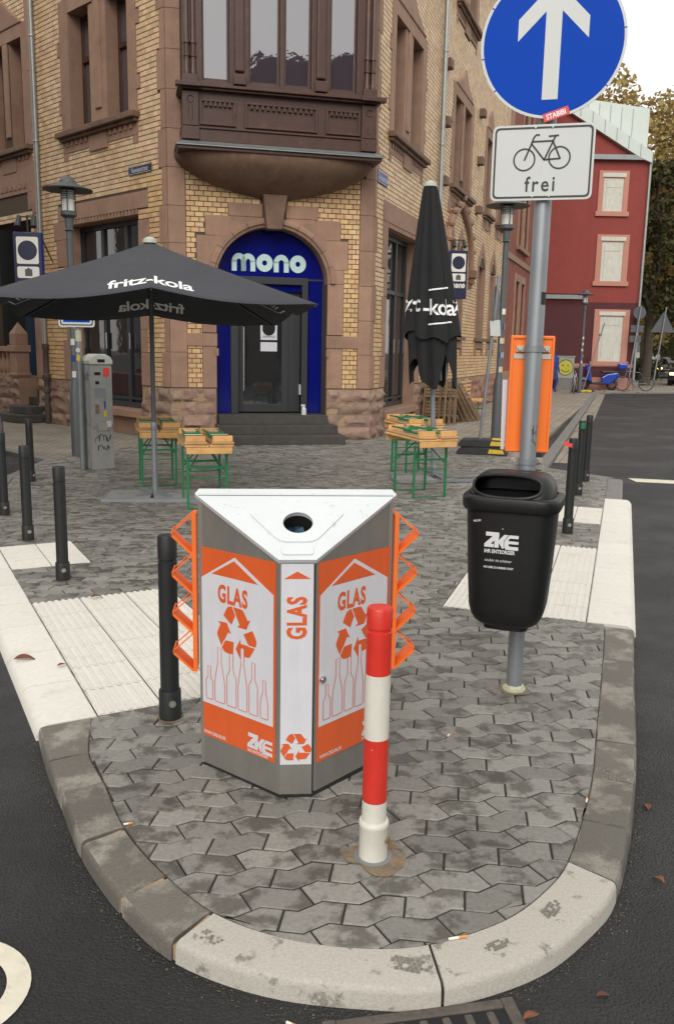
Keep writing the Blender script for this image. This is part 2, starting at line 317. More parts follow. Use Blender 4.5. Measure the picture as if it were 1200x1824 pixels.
# ================================================================ GROUND
ROAD=-.065
M['paver']=mat('concrete_paver',(.195,.188,.168),.58,var=.26,vscale=60,bump=.35,bscale=220,rnd=.26,piece=7.,col2=(.088,.083,.070),mask=(7.5,.50,.585),rough2=.45,bdist=.004)
def brickmat(name,c1,c2,cm,w,h,ms=.01,rough=.8,axis='XY',rz=0,var=.15,bias=0):
    m=bpy.data.materials.new(name); m.use_nodes=True; n=m.node_tree; L=n.links; b=n.nodes['Principled BSDF']; b.inputs['Roughness'].default_value=rough
    g=n.nodes.new('ShaderNodeNewGeometry'); mp=n.nodes.new('ShaderNodeMapping'); L.new(g.outputs['Position'],mp.inputs[0]); mp.vector_type='POINT'
    t=n.nodes.new('ShaderNodeTexBrick'); t.inputs['Scale'].default_value=1; t.inputs['Brick Width'].default_value=w; t.inputs['Row Height'].default_value=h; t.inputs['Mortar Size'].default_value=ms
    t.inputs['Color1'].default_value=(*c1,1); t.inputs['Color2'].default_value=(*c2,1); t.inputs['Mortar'].default_value=(*cm,1); t.inputs['Bias'].default_value=bias
    mp.inputs['Rotation'].default_value=(0,0,-rz)
    if axis=='XY': L.new(mp.outputs[0],t.inputs['Vector'])
    else:
        sx=n.nodes.new('ShaderNodeSeparateXYZ'); cx=n.nodes.new('ShaderNodeCombineXYZ'); L.new(mp.outputs[0],sx.inputs[0]); L.new(sx.outputs[0],cx.inputs[0]); L.new(sx.outputs[2],cx.inputs[1]); L.new(cx.outputs[0],t.inputs['Vector'])
    nz=n.nodes.new('ShaderNodeTexNoise'); nz.inputs['Scale'].default_value=1.3; nz.inputs['Detail'].default_value=7; L.new(g.outputs['Position'],nz.inputs['Vector'])
    mr=n.nodes.new('ShaderNodeMapRange'); mr.inputs[1].default_value=.3; mr.inputs[2].default_value=.7; mr.inputs[3].default_value=1-var; mr.inputs[4].default_value=1+var; L.new(nz.outputs[0],mr.inputs[0])
    vm=n.nodes.new('ShaderNodeVectorMath'); vm.operation='SCALE'; L.new(t.outputs[0],vm.inputs[0]); L.new(mr.outputs[0],vm.inputs['Scale']); L.new(vm.outputs[0],b.inputs['Base Color'])
    bp=n.nodes.new('ShaderNodeBump'); bp.inputs['Strength'].default_value=.5; bp.inputs['Distance'].default_value=.01; bp.invert=True; L.new(t.outputs['Fac'],bp.inputs['Height']); L.new(bp.outputs[0],b.inputs['Normal'])
    return m
M['slab_br']=brickmat('sidewalk_slabs',(.27,.235,.185),(.235,.205,.165),(.15,.13,.105),.32,.2,.012,rz=R(70.5),var=.2)
M['cobble_l']=brickmat('small_sidewalk_setts',(.27,.235,.185),(.22,.195,.155),(.13,.115,.095),.22,.11,.012,rz=R(136),var=.22)
M['redbr']=brickmat('red_brick_courses',(.30,.070,.038),(.25,.055,.032),(.15,.07,.05),.25,.077,.012,axis='XZ',rz=R(70.57),var=.15)
mb=MB(); mb.add([(-300,-120,ROAD),(300,-120,ROAD),(300,600,ROAD),(-300,600,ROAD)],[(0,1,2,3)])
tag(mb.build('road',M['asphalt']),kind='structure',label='dark damp asphalt carriageway around the paved island')
# kerb of the island: paired inner/outer points
KI=[(-1.07,3.57),(-.99,3.24),(-.865,3.0),(-.71,2.69),(-.51,2.42),(-.34,2.25),(-.14,2.15),(.08,2.11),(.28,2.13),(.51,2.24),(.67,2.39),(.775,2.54),(.895,2.80),(1.02,3.11),(1.13,3.44),(1.455,4.42),(1.64,5.0)]
KO=[(-1.27,3.46),(-1.13,3.16),(-.99,2.9),(-.83,2.6),(-.63,2.32),(-.43,2.12),(-.17,2.0),(.10,1.96),(.30,1.97),(.58,2.09),(.79,2.28),(.90,2.43),(1.045,2.74),(1.17,3.06),(1.29,3.40),(1.61,4.38),(1.80,4.94)]
def cr(P,t):
    i=min(int(t),len(P)-2); f=t-i; p0=P[max(i-1,0)];p1=P[i];p2=P[i+1];p3=P[min(i+2,len(P)-1)]
    return tuple(.5*((2*p1[k])+(-p0[k]+p2[k])*f+(2*p0[k]-5*p1[k]+4*p2[k]-p3[k])*f*f+(-p0[k]+3*p1[k]-3*p2[k]+p3[k])*f**3) for k in (0,1))
island=empty('plaza_pavement',(0,6,0),label='grey zigzag paved plaza and island running up to the corner building',kind='structure')
def kerb_stone(t0,t1,m,parent,zo=0,n=8,gap=.006,wob=0.):
    L=math.dist(cr(KI,t0),cr(KI,t1)); g=gap*(t1-t0)/max(L,.01)
    mb=MB(); rows=[]
    for i in range(n+1):
        t=t0+g+(t1-t0-2*g)*i/n; I=cr(KI,t); O=cr(KO,t)
        dx,dy=O[0]-I[0],O[1]-I[1]; l=math.hypot(dx,dy); dx/=l;dy/=l
        P=lambda d,z:(I[0]+dx*d,I[1]+dy*d,z+zo)
        rows.append([P(.0,-.16),P(.0,-.003),P(.004,0),P(l-.020,0),P(l-.010,-.0025),P(l-.003,-.010),P(l,-.022),P(l+.006,-.16)])
    k=len(rows[0])
    for r in rows: mb.v+=r
    for i in range(n):
        for j in range(k-1): mb.f.append((i*k+j,(i+1)*k+j,(i+1)*k+j+1,i*k+j+1))
    mb.f+=[tuple(range(k)),tuple(range((n)*k+k-1,n*k-1,-1))]; mb.mi=[0]*len(mb.f)
    return mb.build('kerb_stone',m,parent,smooth=30,world=True)
for t0,t1,m,zo in [(0,1,'kerb_dark',0),(1,2,'kerb_dark',-.002),(2,3,'kerb_dark',.001),(3,4,'kerb_dark',-.003),(4,5,'kerb_dark',.0),(5,8,'kerb_light',.001),(8,11,'kerb_light',0),(11,12,'kerb_dark',-.001),(12,13,'kerb_dark',.001),(13,14,'kerb_dark',0),(14,15,'kerb_dark',.001),(15,16,'kerb_dark',0)]:
    kerb_stone(t0,t1,m,island,zo,n=18 if t1-t0>2 else 8,gap=.010 if t0 in(3,4) else .004)
# sandy joint filling between stones
for t in (3,4,5,8,11,12,13,14,15,1,2):
    I=Vector((*cr(KI,t),0));O=Vector((*cr(KO,t),0)); d=(O-I).normalized(); p=Vector((-d.y,d.x,0))*(.0115 if t in(4,5,3) else .0045)
    mb=MB(); a=I+d*.01;b=O-d*.006
    mb.hexa([a-p+Vector((0,0,-.12)),b-p+Vector((0,0,-.12)),b+p+Vector((0,0,-.12)),a+p+Vector((0,0,-.12)),a-p-Vector((0,0,.006)),b-p-Vector((0,0,.02)),b+p-Vector((0,0,.02)),a+p-Vector((0,0,.006))])
    mb.build('joint_filling','joint' if t in(3,4,5) else 'bed',island,world=True)
# paver field ---------------------------------------------------
inner=[cr(KI,i*.25) for i in range(0,65)]           # left -> tip -> right, ccw
lk=Vector((-.469,.883,0)); rk=Vector((.311,.950,0))  # kerb directions
def al(p,d,t): return (p[0]+d.x*t,p[1]+d.y*t)
LW0=(-1.05,3.585); RW0=(1.553,5.085)
far_r=al(RW0,rk,6.55)
main=inner+[(1.648,5.052),RW0,al(RW0,rk,4.85),far_r,(2.85,12.25),(-.5,15.62),(-2.9,15.2),(-4.05,12.3),(-4.0,10.5),(-3.35,7.95),(-2.75,6.78),LW0]
main=[p for i,p in enumerate(main) if math.dist(p,main[i-1])>1e-4]
extra=[(2.85,12.25),(2.35,16.0),(.9,17.0),(-.5,15.62)]
# tactile fields: origin, along (kerb), across, rows, cols, slab along, slab across
lp=Vector((.883,.469,0)); rp=Vector((-.95,.311,0))
TACT=[(al(al(LW0,lk,.01),lp,.004),lk,lp,6,3,.313,.297,'along'),(al(al(LW0,lk,2.81),lp,.004),lk,lp,3,2,.26,.285,'across'),(al(al(RW0,rk,.0),rp,.004),rk,rp,7,3,.305,.30,'along'),(al(al(RW0,rk,3.25),rp,.004),rk,rp,3,2,.30,.26,'across')]
quads=[]
for o,a,c,nr,nc,la,lc,_ in TACT:
    p=Vector((*o,0)); q=[p,p+a*la*nr,p+a*la*nr+c*lc*nc,p+c*lc*nc]; q=[(v.x,v.y) for v in q]
    if area(q)<0: q=q[::-1]
    quads.append(q)
def subtract(polys):
    for q in quads:
        res=[]
        for p in polys:
            rest=p
            ins=clip_convex(p,q)
            if len(ins)<3 or abs(area(ins))<1e-6: res.append(p); continue
            for i in range(len(q)):
                o=clip(rest,q[i-1],q[i],False)
                if len(o)>=3 and abs(area(o))>2e-5: res.append(o)
                rest=clip(rest,q[i-1],q[i],True)
                if len(rest)<3: break
        polys=res
    return polys
mb=MB(); n=len(main); mb.prism(main,lambda u,v:(u,v,-.16),lambda u,v:(u,v,-.0048)); mb.prism(extra,lambda u,v:(u,v,-.16),lambda u,v:(u,v,-.0048))
mb.build('bedding','bed',island,world=True)
ang=math.atan2(.188,.982); e1=Vector((math.cos(ang),math.sin(ang),0)); e2=Vector((-e1.y,e1.x,0))
ORG=Vector((.482,3.009,0)); LP=.186; RH=.102
def zz(s):
    s=(s-.04)%LP
    return -.008+.034*(s/.08) if s<.08 else .026-.034*((s-.08)/(LP-.08))
def bound(s0,s1,off):   # zigzag boundary polyline from s0 to s1
    pts=[(s0,off+zz(s0))]; k=math.floor((s0-.04)/LP)-1
    for i in range(k,k+5):
        for b in (.04,.12):
            s=b+i*LP
            if s0+.002<s<s1-.002: pts.append((s,off+zz(s)))
    return pts+[(s1,off+zz(s1))]
def stone(row,col):
    off=-row*RH; A=(row%2==0)
    if A: tl=col*LP; bl=tl-.031
    else: tl=.062+col*LP; bl=tl+.030
    top=bound(tl,tl+LP,off); bot=bound(bl,bl+LP,off-RH)
    return bot+top[::-1]
def paver_mesh(poly,name='paver'):
    n=len(poly); a=shrink(poly,.0030); b=shrink(poly,.0058); c=[sum(p[0] for p in poly)/n,sum(p[1] for p in poly)/n]
    mb=MB(); rn=range(n)
    mb.add([(p[0],p[1],-.022) for p in a]+[(p[0],p[1],-.0035) for p in a]+[(p[0],p[1],0) for p in b],
      [(i,(i+1)%n,n+(i+1)%n,n+i) for i in rn]+[(n+i,n+(i+1)%n,2*n+(i+1)%n,2*n+i) for i in rn]+[tuple(2*n+i for i in rn)])
    return mb
def inpoly(p,P):
    r=False
    for i in range(len(P)):
        a,b=P[i-1],P[i]
        if (a[1]>p[1])!=(b[1]>p[1]) and p[0]<(b[0]-a[0])*(p[1]-a[1])/(b[1]-a[1])+a[0]: r=not r
    return r
def seg_d(p,a,b):
    dx,dy=b[0]-a[0],b[1]-a[1]; t=max(0,min(1,((p[0]-a[0])*dx+(p[1]-a[1])*dy)/(dx*dx+dy*dy+1e-12))); return math.hypot(a[0]+dx*t-p[0],a[1]+dy*t-p[1])
def clip_region(w_,P,c):
    near=[i for i in range(len(P)) if seg_d(c,P[i-1],P[i])<.16]
    if not near: return w_ if inpoly(c,P) else []
    if not any(inpoly(v,P) for v in w_+[c]): return []
    q=w_
    for i in near:
        if not any(seg_d(v,P[i-1],P[i])<.11 for v in w_+[c]): continue
        q=clip(q,P[i-1],P[i])
        if len(q)<3: return []
    return q
toW=lambda p:(ORG.x+e1.x*p[0]+e2.x*p[1],ORG.y+e1.y*p[0]+e2.y*p[1])
cand=[]
for row in range(-135,14):
    for col in range(-42,46):
        st=stone(row,col); cx=sum(p[0] for p in st)/len(st); cy=sum(p[1] for p in st)/len(st); c=toW((cx,cy))
        if c[1]<1.9 or c[1]>17.2 or abs(c[0])>5: continue
        w_=[toW(p) for p in st]
        for reg in (main,extra):
            q=clip_region(w_,reg,c)
            if len(q)<3 or abs(area(q))<8e-5: continue
            full=abs(area(q)-area(w_))<1e-6
            ps=subtract([q])
            for p in ps: cand.append((math.hypot(*c),row,col,c,(len(ps)==1 and abs(area(p)-area(w_))<1e-6),p))
def dedupe(p):
    o=[q for i,q in enumerate(p) if math.dist(q,p[i-1])>.0025]
    return o
cand.sort(key=lambda t:t[0])
proto={}
rest=MB(); cnt=0
def ang_in_view(c): return abs(c[0])<.44*(c[1])+.05
for d,row,col,c,full,p in cand:
    dz=random.uniform(-.0020,.0022)
    if cnt<300 and ang_in_view(c) and not(-.6<c[0]<.25 and 2.95<c[1]<3.25 and False):
        if full:
            k=row%2
            if k not in proto:
                st=stone(k,0); mx_=sum(q[0] for q in st)/len(st); my_=sum(q[1] for q in st)/len(st)
                loc=[(e1.x*(q[0]-mx_)+e2.x*(q[1]-my_),e1.y*(q[0]-mx_)+e2.y*(q[1]-my_)) for q in st]
                proto[k]=paver_mesh(loc).mesh('paver','paver')
            o=bpy.data.objects.new('paver',proto[k]); COL.objects.link(o); o.parent=island; o.location=Vector((c[0],c[1],dz))-wl(island)
            o.rotation_euler=(random.uniform(-.010,.010),random.uniform(-.010,.010),0); cnt+=1
        else:
            p=dedupe(p)
            if len(p)<3 or abs(area(p))<1e-4: continue
            o=paver_mesh(p).build('paver','paver',island,world=True); o.location.z=dz; cnt+=1
    else:
        p=dedupe(p)
        if len(p)<3 or abs(area(p))<1e-4: continue
        m_=paver_mesh(p); rest.add([(a,b,z+dz) for a,b,z in m_.v],m_.f)
o=rest.build('far_pavers','paver',island,world=True,fix=False); tag(o,kind='stuff')
for P_ in ([(1.40,4.90),(1.60,4.90),(1.642,5.0),(1.648,5.05),(1.556,5.080),(1.40,5.13)],[(-1.068,3.57),(-1.045,3.44),(-.86,3.44),(-.86,3.68),(-1.046,3.588)]):
    mb=MB(); mb.prism(P_,lambda u,v:(u,v,-.03),lambda u,v:(u,v,-.0034)); mb.build('cut_paver','paver',island,world=True)
# tactile slabs
def slab_mesh(la,lc,ridge):
    mb=MB(); g=.003; mb.box((la/2,lc/2,-.02),(la-2*g,lc-2*g,.034))
    nr=7
    for i in range(nr):
        if ridge=='along': mb.box((la/2,lc*(i+.5)/nr,-.001),(la-2*g-.004,lc/nr*.48,.0095))
        else: mb.box((la*(i+.5)/nr,lc/2,-.001),(la/nr*.48,lc-2*g-.004,.0095))
    return mb
for (o_,a,c,nr,nc,la,lc,rd) in TACT:
    hand=1 if a.x*c.y-a.y*c.x>0 else -1
    me=slab_mesh(la,lc,rd); me.v=[(x,y*hand,z) for x,y,z in me.v]; me=me.mesh('tactile_slab','white_slab')
    for i in range(nr):
        for j in range(nc):
            p=Vector((*o_,0))+a*la*i+c*lc*j
            o=bpy.data.objects.new('tactile_slab',me); COL.objects.link(o); o.parent=island; o.location=p-wl(island)+Vector((0,0,random.uniform(-.001,.001))); o.rotation_euler=(0,0,math.atan2(a.y,a.x))
# white dropped kerbs
def drop_kerb(P,d,perp,n,ln,w,m='white_slab',hi=0.,lo=-.045,name='dropped_kerb_stone'):
    for i in range(n):
        a=Vector((*P,0))+d*(ln*i+.003); b=Vector((*P,0))+d*(ln*(i+1)-.003); z=Vector((0,0,1))
        mb=MB(); q=perp*w
        k=[(0,-.16),(.0,-.003),(.004,hi),(w*.82,hi),(w*.92,hi*.5+lo*.3),(w,lo),(w+.01,-.16)]
        ra=[a+perp*u+z*v for u,v in k]; rb=[b+perp*u+z*v for u,v in k]; n_=len(k)
        mb.add(ra+rb,[(j,j+1,n_+j+1,n_+j) for j in range(n_-1)]+[tuple(range(n_)),tuple(range(2*n_-1,n_-1,-1))])
        mb.build(name,m,island,world=True,smooth=30)
drop_kerb(LW0,lk,Vector((-.883,-.469,0)),12,.48,.262)
drop_kerb(RW0,rk,Vector((.95,-.311,0)),10,.485,.29)
drop_kerb(al(RW0,rk,4.85),rk,Vector((.95,-.311,0)),2,.84,.19,m='kerb_far',lo=-.02,name='kerb_stone')
fr_=Vector((*far_r,0)); c2=Vector((2.85,12.25,0)); dd=(c2-fr_).normalized()
drop_kerb(far_r,dd,Vector((dd.y,-dd.x,0)),3,(c2-fr_).length/3,.16,m='kerb_far',lo=-.02,name='kerb_stone')
# side walks along both facades
walk=empty('sidewalk_right',(4,25,0),label='beige slab sidewalk beside the long brick facade with granite kerb',kind='structure')
kd=Vector((.308,.952,0)); kp=Vector((.952,-.308,0)); K0=Vector((2.85,12.25,0))
end=K0+kd*26.6
poly=[(2.6,12.52),(2.35,16),(.9,17),(-.5,15.7),(-3,16),(4,60),(40,60),(40,42.6),(end.x+6,end.y+1.9),(end.x+2.4,end.y+.55)]+[(end.x+.9,end.y+.1),(end.x,end.y-.6)]
mb=MB(); mb.prism([(x-kp.x*.0,y) for x,y in poly],lambda u,v:(u,v,-.2),lambda u,v:(u,v,-.004)); mb.build('paving_surface','slab_br',walk,world=True)
ks=MB()
pts=[K0+kd*t for t in [0]+[1.0*i for i in range(1,26)]]+[Vector((end.x,end.y-.6,0)),Vector((end.x+.9,end.y+.1,0)),Vector((end.x+2.4,end.y+.55,0)),Vector((end.x+6,end.y+1.9,0)),Vector((end.x+20,end.y+6,0))]
for a,b in zip(pts,pts[1:]):
    d=(b-a).normalized(); p=Vector((d.y,-d.x,0)); a=a+d*.004; b=b-d*.004
    mb=MB(); mb.hexa([a-p*.03+Vector((0,0,-.2)),a+p*.15+Vector((0,0,-.2)),b+p*.15+Vector((0,0,-.2)),b-p*.03+Vector((0,0,-.2)),a-p*.03+Vector((0,0,.006)),a+p*.14+Vector((0,0,.006)),b+p*.14+Vector((0,0,.006)),b-p*.03+Vector((0,0,.006))])
    mb.build('kerb_stone','kerb_far',walk,world=True,bevel=.012,seg=1)
# gutter strip
mb=MB(); a=K0+kd*1.2+kp*.16;b=K0+kd*25.6+kp*.16
mb.add([(a.x,a.y,ROAD+.004),(a.x+kp.x*.32,a.y+kp.y*.32,ROAD+.004),(b.x+kp.x*.32,b.y+kp.y*.32,ROAD+.004),(b.x,b.y,ROAD+.004)],[(0,1,2,3)]); mb.build('gutter','slab_br',walk,world=True)
lw=empty('sidewalk_left',(-6,14,0),label='beige sett sidewalk below the left brick facade',kind='structure')
ld=Vector((-.71,.704,0)); L0=Vector((-4.02,12.2,0))
mb=MB(); mb.prism([(-4.05,12.3),(-2.9,15.2),(-2,17),(-25,41),(-30,36.5)],lambda u,v:(u,v,-.2),lambda u,v:(u,v,-.004)); mb.build('paving_surface','cobble_l',lw,world=True)
for i in range(9):
    a=L0+ld*(i*1.0+.004); b=L0+ld*(i+.996); p=Vector((-ld.y,ld.x,0))
    mb=MB(); z=Vector((0,0,1)); mb.hexa([a-p*.02-z*.2,b-p*.02-z*.2,b+p*.13-z*.2,a+p*.13-z*.2,a-p*.02+z*.004,b-p*.02+z*.004,b+p*.12+z*.004,a+p*.12+z*.004]); mb.build('kerb_stone','kerb_far',lw,world=True,bevel=.01,seg=1)
for a,b in (((-3.35,7.95),(-4.0,10.5)),((-4.0,10.5),(-4.05,12.3))):   # granite kerb where the plaza meets the left street
    A_=Vector((*a,0));B_=Vector((*b,0)); d=(B_-A_); nn=int(d.length); d/=nn
    for i in range(nn):
        p0=A_+d*(i+.004);p1=A_+d*(i+.996); q=Vector((-d.y,d.x,0)).normalized(); z=Vector((0,0,1))
        mb=MB(); mb.hexa([p0-z*.2,p1-z*.2,p1+q*.14-z*.2,p0+q*.14-z*.2,p0+z*.002,p1+z*.002,p1+q*.13+z*.002,p0+q*.13+z*.002]); mb.build('kerb_stone','kerb_far',island,world=True,bevel=.01,seg=1)
# grit and sand gathered along the kerb face and in the inner joint
rg=random.Random(21); gm=MB()
def pebble(mb,x,y,z,s):
    p=[(x+s*rg.uniform(.6,1)*a,y+s*rg.uniform(.6,1)*b,z+s*.8*c*rg.uniform(.6,1)) for a,b,c in ((1,0,0),(-1,0,0),(0,1,0),(0,-1,0),(0,0,1),(0,0,-1))]
    mb.add(p,[(0,2,4),(2,1,4),(1,3,4),(3,0,4),(2,0,5),(1,2,5),(3,1,5),(0,3,5)])
for i in range(1500):
    t=rg.uniform(0,16); I=cr(KI,t);O=cr(KO,t); l=math.dist(I,O); d=((O[0]-I[0])/l,(O[1]-I[1])/l)
    if i%3: k=l+.008+abs(rg.gauss(0,.03)); pebble(gm,I[0]+d[0]*k,I[1]+d[1]*k,ROAD+.001,rg.uniform(.0010,.0034))
    else: k=rg.gauss(-.003,.003); pebble(gm,I[0]+d[0]*k,I[1]+d[1]*k,-.003,rg.uniform(.0012,.0028))
for i in range(900):
    x,y=rg.uniform(-1.6,2.6),rg.uniform(1.5,6.5)
    if inpoly((x,y),[cr(KO,j*.5) for j in range(33)]+[(4,12),(-4,10)]): continue
    pebble(gm,x,y,ROAD+.001,rg.uniform(.0010,.0030))
tag(gm.build('grit','grit',None,fix=False),label='fine grit and sand scattered on the asphalt along the kerb',kind='stuff')
# damp boot prints on the kerb stones
def boot(x,y,a,L,lab,part=1.):
    mb=MB(); c_,s_=math.cos(R(a)),math.sin(R(a))
    for i in range(9):
        for j in range(4):
            u=(i-4+.5*(j%2))*L/9; v=(j-1.5)*L/9.5
            if (u/(L*.5))**2+(v/(L*.21))**2>1 or rg.random()>.9*part: continue
            q=[(u+du*L/9*.44*rg.uniform(.8,1.05),v+dv*L/9.5*.44*rg.uniform(.8,1.05)) for du,dv in ((-1,-1),(1,-1),(1,1),(-1,1))]
            mb.add([(x+p*c_-r*s_,y+p*s_+r*c_,.0022) for p,r in q],[(0,1,2,3)])
    tag(mb.build('boot_print','print_wet',None,fix=False),lab,'footprint','damp boot prints on the kerb')
boot(.215,2.045,-15,.13,'broad damp boot print on the front of the pale curved kerb'); boot(.47,2.13,30,.085,'small round damp tread print on the pale curved kerb'); boot(.66,2.29,55,.10,'smudged damp boot print at the end of the pale curved kerb'); boot(1.085,3.12,70,.13,'damp boot print on the dark kerb stone beside the litter bin side road',.85); boot(-.33,2.14,-30,.10,'faint tread print on the pale kerb next to the dark stones',.6)
# painted ring and stop line on the road
mb=MB()
for q in stroke([( -1.05+.225*math.cos(t*math.pi/24),1.985+.19*math.sin(t*math.pi/24)) for t in range(48)],.062,True): mb.add([(x,y,ROAD+.004) for x,y in q],[(0,1,2,3)])
tag(mb.build('road_ring_marking','road_white'),'cream painted ring on the dark asphalt beside the kerb','road marking')
mb=MB()
for i in range(4):
    a=(4.02+i*2.0,11.62-i*.47); mb.add([(a[0],a[1]-.17,ROAD+.004),(a[0]+1.97,a[1]-.17-.463,ROAD+.004),(a[0]+1.97,a[1]+.17-.463,ROAD+.004),(a[0],a[1]+.17,ROAD+.004)],[(0,1,2,3)])
tag(mb.build('stop_line','road_white'),'cream line crossing the side road from the plaza corner','road marking')
# drain grate beside the kerb
g=empty('drain_grate',(.285,1.715,ROAD),'rusty cast iron drain grate set in the asphalt at the kerb','drain',rz=R(11))
mb=MB()
for x,y,sx,sy in ((-.24,0,.035,.5),(.24,0,.035,.5),(0,.232,.445,.03),(0,-.232,.445,.03)): mb.box((x,y,-.008),(sx,sy,.03))
mb.build('rim','grate',g,bevel=.004)
for i in range(7): MB().box((-.18+i*.06,0,-.008),(.024,.425,.026)).build('bar','grate',g,bevel=.006)
MB().box((0,0,.0018),(.44,.43,.002)).build('pit','hole',g)
# ================================================================ CORNER BUILDING
A0=Vector((-2.899,14.927,0)); B0=Vector((.540,15.740,0)); WC=(B0-A0).length
class Fr:
    def __init__(s,o,a,out): s.o=Vector(o); s.d=Vector((math.cos(R(a)),math.sin(R(a)),0)); s.n=Vector(out).normalized()
    def __call__(s,u,d,z): return s.o+s.d*u+s.n*d+Vector((0,0,z))
FCf=Fr(A0,13.3,(.23,-.973,0)); FLf=Fr(A0,136.08,(-.694,-.72,0)); FRf=Fr(B0,70.57,(.943,-.333,0))
bld=empty('corner_building',(-1.2,15.4,0),'yellow brick corner building with red sandstone trim and arched doorway','building')
def part(name,parent,m,boxes,fr,bevel=0,smooth=False):
    if name in ('reveal','plinth_joint','cornice_break') and len(boxes)>1:
        for b in boxes: o=part(name,parent,m,[b],fr,bevel,smooth)
        return o
    mb=MB()
    for b in boxes: mb.fbox(fr,*b)
    return mb.build(name,m,parent,world=True,bevel=bevel,smooth=smooth)
def wall_cells(fr,S0,S1,Z0,Z1,holes,d0=-.30,d1=0.):
    ss=sorted({S0,S1,*[h[0] for h in holes],*[h[1] for h in holes]}); zs=sorted({Z0,Z1,*[h[2] for h in holes],*[h[3] for h in holes]})
    ss=[s for s in ss if S0<=s<=S1]; zs=[z for z in zs if Z0<=z<=Z1]
    mb=MB()
    for a,b in zip(ss,ss[1:]):
        run=None
        for c,d in zip(zs,zs[1:]):
            m=((a+b)/2,(c+d)/2); hole=any(h[0]<m[0]<h[1] and h[2]<m[1]<h[3] for h in holes)
            if not hole: run=[c,d] if run is None else [run[0],d]
            if (hole or d==zs[-1]) and run: mb.fbox(fr,a,b,d0,d1,run[0],run[1]); run=None
    return mb
BW,BH=.147,.0835
def brick_geo(mb,fr,s0,s1,z0,z1,d=.011):
    g=.0052; a,b,c,e=s0+g,s1-g,z0+g,z1-g; k=.003
    v=[fr(a,0,c),fr(b,0,c),fr(b,0,e),fr(a,0,e),fr(a+k,d,c+k),fr(b-k,d,c+k),fr(b-k,d,e-k),fr(a+k,d,e-k)]
    mb.add(v,[(4,5,6,7),(0,1,5,4),(1,2,6,5),(2,3,7,6),(3,0,4,7)])
def bricks(fr,S0,S1,Z0,Z1,excl,inside=None,single=0,parent=None):
    """excl: rectangles without brick (trim / openings); inside: optional test. Bricks are cut at the edges of the trim."""
    mb=MB(); rects=[]
    r=0; z=Z0
    while z<Z1-.02:
        zt=min(z+BH,Z1); s=S0-(BW/2 if r%2 else 0)
        cuts=sorted([(max(h[0],S0),min(h[1],S1)) for h in excl if h[2]<(z+zt)/2<h[3]])
        while s<S1:
            segs=[(max(s,S0),min(s+BW,S1))]
            for c0,c1 in cuts:
                ns=[]
                for a,b in segs:
                    if c1<=a or c0>=b: ns.append((a,b)); continue
                    if c0>a: ns.append((a,c0))
                    if c1<b: ns.append((c1,b))
                segs=ns
            for a,b in segs:
                if b-a<.025: continue
                if inside and not inside((a+b)/2,(z+zt)/2): continue
                rects.append((a,b,z,zt))
            s+=BW
        z+=BH; r+=1
    return rects
def rough_block(fr,s0,s1,z0,z1,d0,d1,seed,nx=9,nz=5,g=.006):
    """quarry-faced block: front grid pushed out by noise, margins kept low"""
    mb=MB(); vs=[]; 
    for j in range(nz+1):
        for i in range(nx+1):
            u=i/nx; v=j/nz; s=s0+g+(s1-s0-2*g)*u; z=z0+g+(z1-z0-2*g)*v
            edge=min(u*nx,(nx-i),v*nz*1.0,(nz-j))
            base=d0 if edge==0 else d1*(.55 if edge==1 else 1)
            nz_=noise.noise(Vector((s*5+seed,z*7,seed*3.1)))*.070+noise.noise(Vector((s*13,z*15+seed,seed)))*.040
            vs.append(fr(s,base+(nz_ if edge>0 else 0),z))
    w_=nx+1; fs=[(j*w_+i,j*w_+i+1,(j+1)*w_+i+1,(j+1)*w_+i) for j in range(nz) for i in range(nx)]
    mb.add(vs,fs)
    c=[0,nx,(nz+1)*w_-1,nz*w_]; b=len(mb.v)
    mb.v+=[tuple(fr(s0+g,-.05,z0+g)),tuple(fr(s1-g,-.05,z0+g)),tuple(fr(s1-g,-.05,z1-g)),tuple(fr(s0+g,-.05,z1-g))]
    bot=list(range(0,nx+1)); topr=[nz*w_+i for i in range(nx+1)]; le=[j*w_ for j in range(nz+1)]; ri=[j*w_+nx for j in range(nz+1)]
    mb.f+=[tuple(bot[::-1]+[b,b+1]),tuple(topr+[b+2,b+3]),tuple(le+[b+3,b]),tuple(ri[::-1]+[b+1,b+2])]; mb.mi+=[0]*4
    return mb
TOP=11.5
# ---- corner (chamfer) wall ----------------------------------------------------
cw=wall_cells(FCf,0,WC,0,TOP,[(.79,2.73,0,3.72)],-.45,0).build('corner_wall','mortar',bld,world=True)
SP=2.74; AC=1.76; AA=.97; AB=.91            # arch spring, centre, half width, rise
def arch_pt(t,g): return (AC+(AA+g)*math.cos(t),SP+(AB+g)*math.sin(t))
# spandrel pieces of the wall between the rectangle of the hole and the arch curve
mb=MB(); n=20
for sgn in (0,1):
    for i in range(n):
        t0=math.pi*i/n; t1=math.pi*(i+1)/n
        if sgn==0:
            p0=arch_pt(t0,0);p1=arch_pt(t1,0)
            mb.add([FCf(p0[0],-.45,p0[1]),FCf(p1[0],-.45,p1[1]),FCf(p1[0],.018,p1[1]),FCf(p0[0],.018,p0[1])],[(0,1,2,3)])
            mb.add([FCf(p0[0],.018,p0[1]),FCf(p1[0],.018,p1[1]),FCf(p1[0],.018,3.75),FCf(p0[0],.018,3.75)],[(0,1,2,3)])
mb.build('arch_spandrel','stone',cw,world=True,smooth=40)
